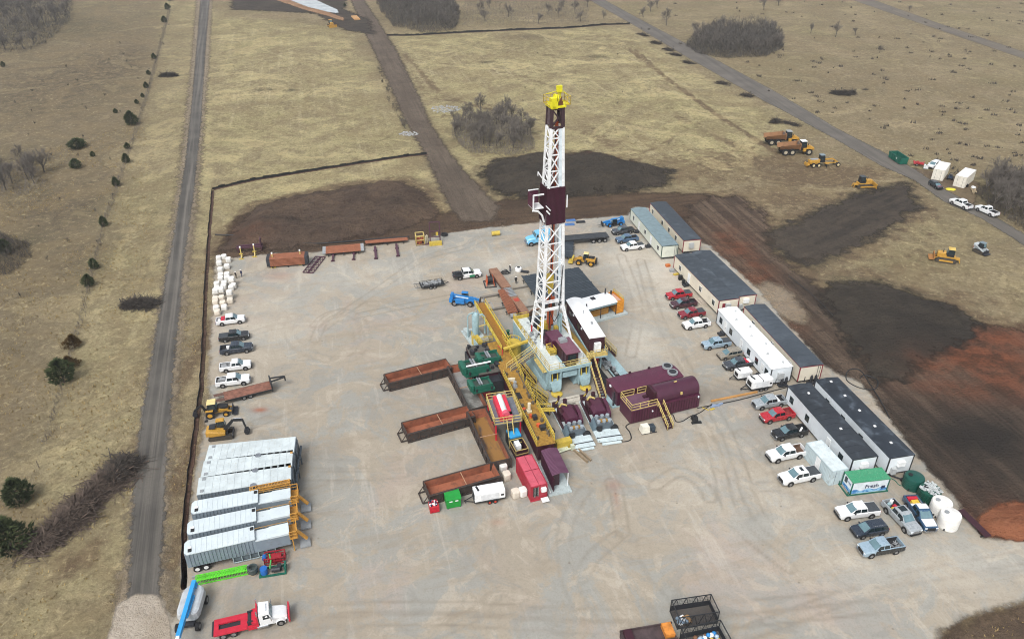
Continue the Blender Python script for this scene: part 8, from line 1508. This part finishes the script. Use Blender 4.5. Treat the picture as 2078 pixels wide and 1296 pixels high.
cl=[(340,20,1.3,0,'dark cedar on the fence line at the top edge'),(334,46,1.2,0,'dark cedar on the fence line, second from the top edge'),(345,2,1.3,0,'dark cedar cut by the top edge of the picture'),(313,120,.9,0,'small cedar on the fence line beside the brown field patch'),(302,152,.7,0,'small narrow cedar above the round brush pile'),(297,179,.85,0,'cedar on the fence line level with the round brush pile'),(290,198,.6,0,'tiny cedar directly below another on the fence line'),(278,211,.6,0,'tiny cedar left of the fence line'),(235,230,.6,0,'low dark shrub standing left of the fence line'),(268,254,1.7,0,'wide many pointed cedar, largest on the upper fence line'),(259,302,.7,0,'small cedar on the fence line below the widest cedar'),(257,330,1.,0,'rounded cedar on the fence line below a small one'),(236,377,.9,0,'cedar on the fence line near the grey pole stub'),(211,458,.9,0,'cedar on the middle fence line, alone'),(192,545,.9,0,'upper of two cedars on the fence line left of the sacks'),(182,580,1.,0,'lower of two cedars on the fence line left of the sacks'),(150,702,1.05,1,'brownish cedar above the big dark green one'),(130,775,1.7,0,'big dark green cedar with a brown neighbour behind it'),(142,745,1.0,1,'brown dry cedar touching the big dark green one'),(42,1020,1.6,0,'rounded dark cedar on the lower left'),(28,1115,2.0,0,'largest dark cedar in the lower left corner'),(155,341,1.,0,'ragged low juniper below the wide juniper'),(157,300,1.7,0,'wide low juniper in the left field'),(189,318,.6,0,'tiny juniper right of the wide juniper'),(7,136,.8,0,'dark shrub at the left edge of the upper field'),(14,515,1.3,0,'dark cedar half hidden by grey brush at the left edge'),(700,14,.7,0,'dark shrub near the top by the access track')]
for px,py,s,k,l in cl:
    w=G(px,py);t=T('cedar_tree',l,'tree',(w.x,w.y,0),random.random()*6.28,'cedars of the left field');wd=1.35 if px in(157,155,22) else 1.;s*=.85;t.scale=(s*wd,s*wd,s*(.6 if px==157 else .95))
    a,b=(CB if k else random.choice(CP))
    for n,m in(('crown',a),('trunk',b)): o=bpy.data.objects.new(n,m);C.objects.link(o);o.parent=t
# brush piles
def brush(pts,w_,h,n,label,mat,seed,rl=(1.5,4.)):
    q=random.Random(seed);W=[G(*p) for p in pts];mb=MB();seg=[(a,b,(b-a).length) for a,b in zip(W,W[1:])];tot=sum(s[2] for s in seg);c0=W[0]
    for k in range(n):
        u=q.random()*tot;u0=u
        for a,b,l in seg:
            if u<=l: break
            u-=l
        p=a.lerp(b,min(1,u/l));ang=q.random()*6.28;g=abs(q.gauss(0,.45));g=min(g,1.2);p=p+Vector((math.cos(ang),math.sin(ang),0))*g*w_*(.4+1.1*abs(math.sin(u0*.45+seed)))-c0;p.z=q.random()*h*max(.1,1-g)
        d=Vector((q.gauss(0,1),q.gauss(0,1),q.gauss(0,.35))).normalized();ln=q.uniform(*rl)*.5;r=q.uniform(.015,.05) if q.random()<.9 else q.uniform(.06,.12)
        a_=p-d*ln;b_=p+d*ln;a_.z=max(a_.z,.03);b_.z=max(b_.z,.03);s=d.cross(Vector((0,0,1))).normalized()*r*1.3
        mb.add([a_-s,a_+s,b_+s*.3,b_-s*.3],[(0,1,2,3)]);mb.add([a_-Vector((0,0,r)),a_+Vector((0,0,r)),b_],[(0,1,2)])
    return ONE('brush_pile',label,'brush pile',mb,mat,c0,0)
brush([(245,960),(215,985),(185,1010),(150,1050),(110,1085),(80,1110)],2.3,1.5,5200,'long heap of cut branches lying diagonally beside the road',BRB,1)
brush([(255,945),(235,975)],2.2,1.6,1800,'dark knot of thick branches at the road end of the long heap',TWIGD,2)
brush([(255,622),(280,617),(308,620)],1.5,1.,1500,'small brush pile left of the road beside the sacks',TWIGD,3)
brush([(328,156),(342,154),(357,155)],1.5,1.4,900,'rounded brush pile left of the road in the upper field',TWIGD,4)
brush([(1570,250),(1576,248)],1.,1.6,260,'dark stump and roots above the dump trucks',TWIGD,5)
brush([(1690,190),(1710,192),(1732,190)],2.2,1.3,1100,'low dark brush mound in the right field',TWIGD,6)
brush([(1590,248),(1618,256)],1.,.6,200,'scattered branches beside the dump trucks and gravel road',TWIGD,7)
for i,(px,py) in enumerate(((1305,72),(1330,88),(1355,102),(1370,112),(1395,128),(1465,170),(1515,195))): brush([(px-6,py-2),(px+8,py+2)],2.,.5,260,'scattered cut branches along the gravel road below the dense thicket',TWIGD,30+i)['group']='cut branches along the gravel road'
# undergrowth strip on the fence line
uw=[(345,20),(300,190),(268,290),(215,440),(150,700),(90,900)]
W=[G(*p) for p in uw];mb=MB();random.seed(31)
for a,b in zip(W,W[1:]):
    for k in range(int((b-a).length*9)):
        p=a.lerp(b,random.random())+Vector((random.gauss(0,.45),0,0));d=Vector((random.gauss(0,.4),random.gauss(0,.4),1)).normalized()*random.uniform(.3,1.1);s=Vector((random.gauss(0,1),random.gauss(0,1),0)).normalized()*.04;mb.add([p-s,p+s,p+d],[(0,1,2)])
ONE('fence_undergrowth','brown brush growing along the left fence line','undergrowth',mb,TWIG,kind='stuff')
# grass tufts over the nearer fields
mb=MB();random.seed(44);GT=leafmat('tuft_straw','#7d6c48','#a08c60')
def tufts(poly,n,hh):
    w=GP(poly);x0=min(p[0] for p in w);x1=max(p[0] for p in w);y0=min(p[1] for p in w);y1=max(p[1] for p in w)
    xx=np.array([random.uniform(x0,x1) for _ in range(n)]);yy=np.array([random.uniform(y0,y1) for _ in range(n)]);keep=(sdpoly(xx,yy,w)>0)&(fbm(xx,yy,9,77)>-.06)
    for x,y in zip(xx[keep],yy[keep]):
        for k in range(2):
            a=random.random()*6.28;h=random.uniform(.5,1.)*hh;s=Vector((math.cos(a),math.sin(a),0))*random.uniform(.04,.12);p=Vector((x+random.gauss(0,.15),y+random.gauss(0,.15),0));mb.add([p-s,p+s,p+Vector((random.gauss(0,.12),random.gauss(0,.12),h))],[(0,1,2)])
tufts([(-700,560),(300,240),(312,700),(255,1100),(200,1400),(-900,1400)],26000,.38);tufts([(345,700),(400,540),(425,540),(415,800),(372,1150),(350,1200),(340,1000)],3000,.3)
tufts([(1960,1275),(2078,1255),(2200,1250),(2300,1400),(1930,1400)],300,.35)
W2=[]
for k in range(520):
    px=random.uniform(1250,2300);py=random.uniform(-5,470)
    if py>110+(px-1400)*.47: continue
    W2.append((px,py))
mb2=MB()
for px,py in W2:
    w=G(px,py);r=random.uniform(.4,1.4)
    for k in range(int(16*r)):
        a=random.random()*6.28;p=Vector((w.x+random.gauss(0,r*.5),w.y+random.gauss(0,r*.4),0));s=Vector((math.cos(a),math.sin(a),0))*random.uniform(.1,.22);mb2.add([p-s,p+s,p+Vector((random.gauss(0,.2),random.gauss(0,.2),random.uniform(.3,1.)))],[(0,1,2)])
ONE('weed_clumps','dark weed clumps scattered over the right field','weeds',mb2,TWIGD,kind='stuff')
ONE('grass_tufts','short dry grass tufts over the left field and verge','grass',mb,GT,kind='stuff')
# barbed wire fence posts on the left
t=T('wire_fence','old wire fence with thin posts running up the left field','fence',(0,0,0));W=[G(*p) for p in ((350,-10),(300,185),(268,290),(215,440),(182,590),(150,705),(112,840),(60,1010),(20,1120))];PO=M('post_grey','#6b6154',.9);k=0
for a,b in zip(W,W[1:]):
    n=int((b-a).length/6)
    for i in range(n): p=a.lerp(b,i/n);P(t,'post',MB().cyl(p,p+Vector((0,0,1.25)),.06,n=5),PO) if k<95 else None;k+=1
mb=MB()
for z in(.4,.8,1.15):
    for a,b in zip(W,W[1:]): mb.bar(a+Vector((0,0,z)),b+Vector((0,0,z)),.012)
P(t,'wire',mb,STEEL)
# silt fences
SF=M('silt_fabric','#1c1d1c',.9,var=.3)
def silt(pts,h,label,wob=.12,soil=True):
    W=[G(*p) for p in pts];q=[];random.seed(len(pts))
    for a,b in zip(W,W[1:]):
        n=max(1,int((b-a).length/1.6))
        for i in range(n): q.append(a.lerp(b,i/n)+Vector((random.gauss(0,wob*.4),random.gauss(0,wob*.4),0)))
    q.append(W[-1]);t=T('silt_fence',label,'silt fence',(0,0,0));mb=MB()
    for a,b in zip(q,q[1:]):
        d=(b-a).normalized();s=Vector((-d.y,d.x,0))*.04;ha=Vector((0,0,h*random.uniform(.7,1.1)));mb.add([a-s,b-s,b+s,a+s,a-s*.6+ha,b-s*.6+ha,b+s*.6+ha,a+s*.6+ha],[(0,1,5,4),(2,3,7,6),(4,5,6,7)])
    P(t,'fabric',mb,SF);mb=MB()
    for a in q[::3]: mb.bar(a,a+Vector((0,0,h+.25)),.05)
    P(t,'stake',mb,M('stake_wood','#7a664a',.85))
    mb=MB()
    for a,b in zip(q,q[1:]): mb.bar(a+Vector((.35,-.1,.02)),b+Vector((.35,-.1,.02)),.6,.12)
    if soil: P(t,'soil_toe',mb,M('toe_soil','#4a352a',.95,var=.3))
silt([(431,385),(520,365),(640,346),(740,330),(830,317),(866,314)],.75,'black silt fence across the field left of the dirt track')
silt([(430,387),(422,480),(416,560),(412,640),(409,720),(405,790),(393,870),(385,940),(375,1020),(370,1090),(368,1195)],.5,'black silt fence along the pad edge beside the left road')
silt([(785,73),(830,73),(920,68),(1040,62),(1150,58),(1230,51),(1278,50)],.9,'upper black silt fence below the open stand of trees')
# pale rock outcrops
RK=M('pale_rock','#8f9190',.85,var=.3,sc=2.)
def rocks(px,py,rx,ry,n,label,seed):
    q=random.Random(seed);mb=MB();w=G(px,py)
    for k in range(n):
        x=q.uniform(-rx,rx);y=q.uniform(-ry,ry)
        if (x/rx)**2+(y/ry)**2>1: continue
        r=q.uniform(.15,.5);mb.lathe([(r*.6,0),(r,r*.2),(r*.7,r*.5),(.05,r*.6)],6,(x,y,0))
    ONE('rock_pile',label,'rocks',mb,RK,(w.x,w.y,0))
rocks(905,222,5.,4.5,170,'pale rock pile left of the mast thicket',1);rocks(830,272,3.,2.,70,'small pale rock pile left of the dirt track',2)
mb=MB().bb(-1.5,1.5,-5,5,0,.5).bb(-1.4,1.4,-4.8,4.8,.5,.7);ONE('straw_stack','tan straw stack on the bare bank beside the pond','straw stack',mb,M('straw_tan','#b08a5c',.9,var=.2),(*G(722,38)[:2],.05),R(20))
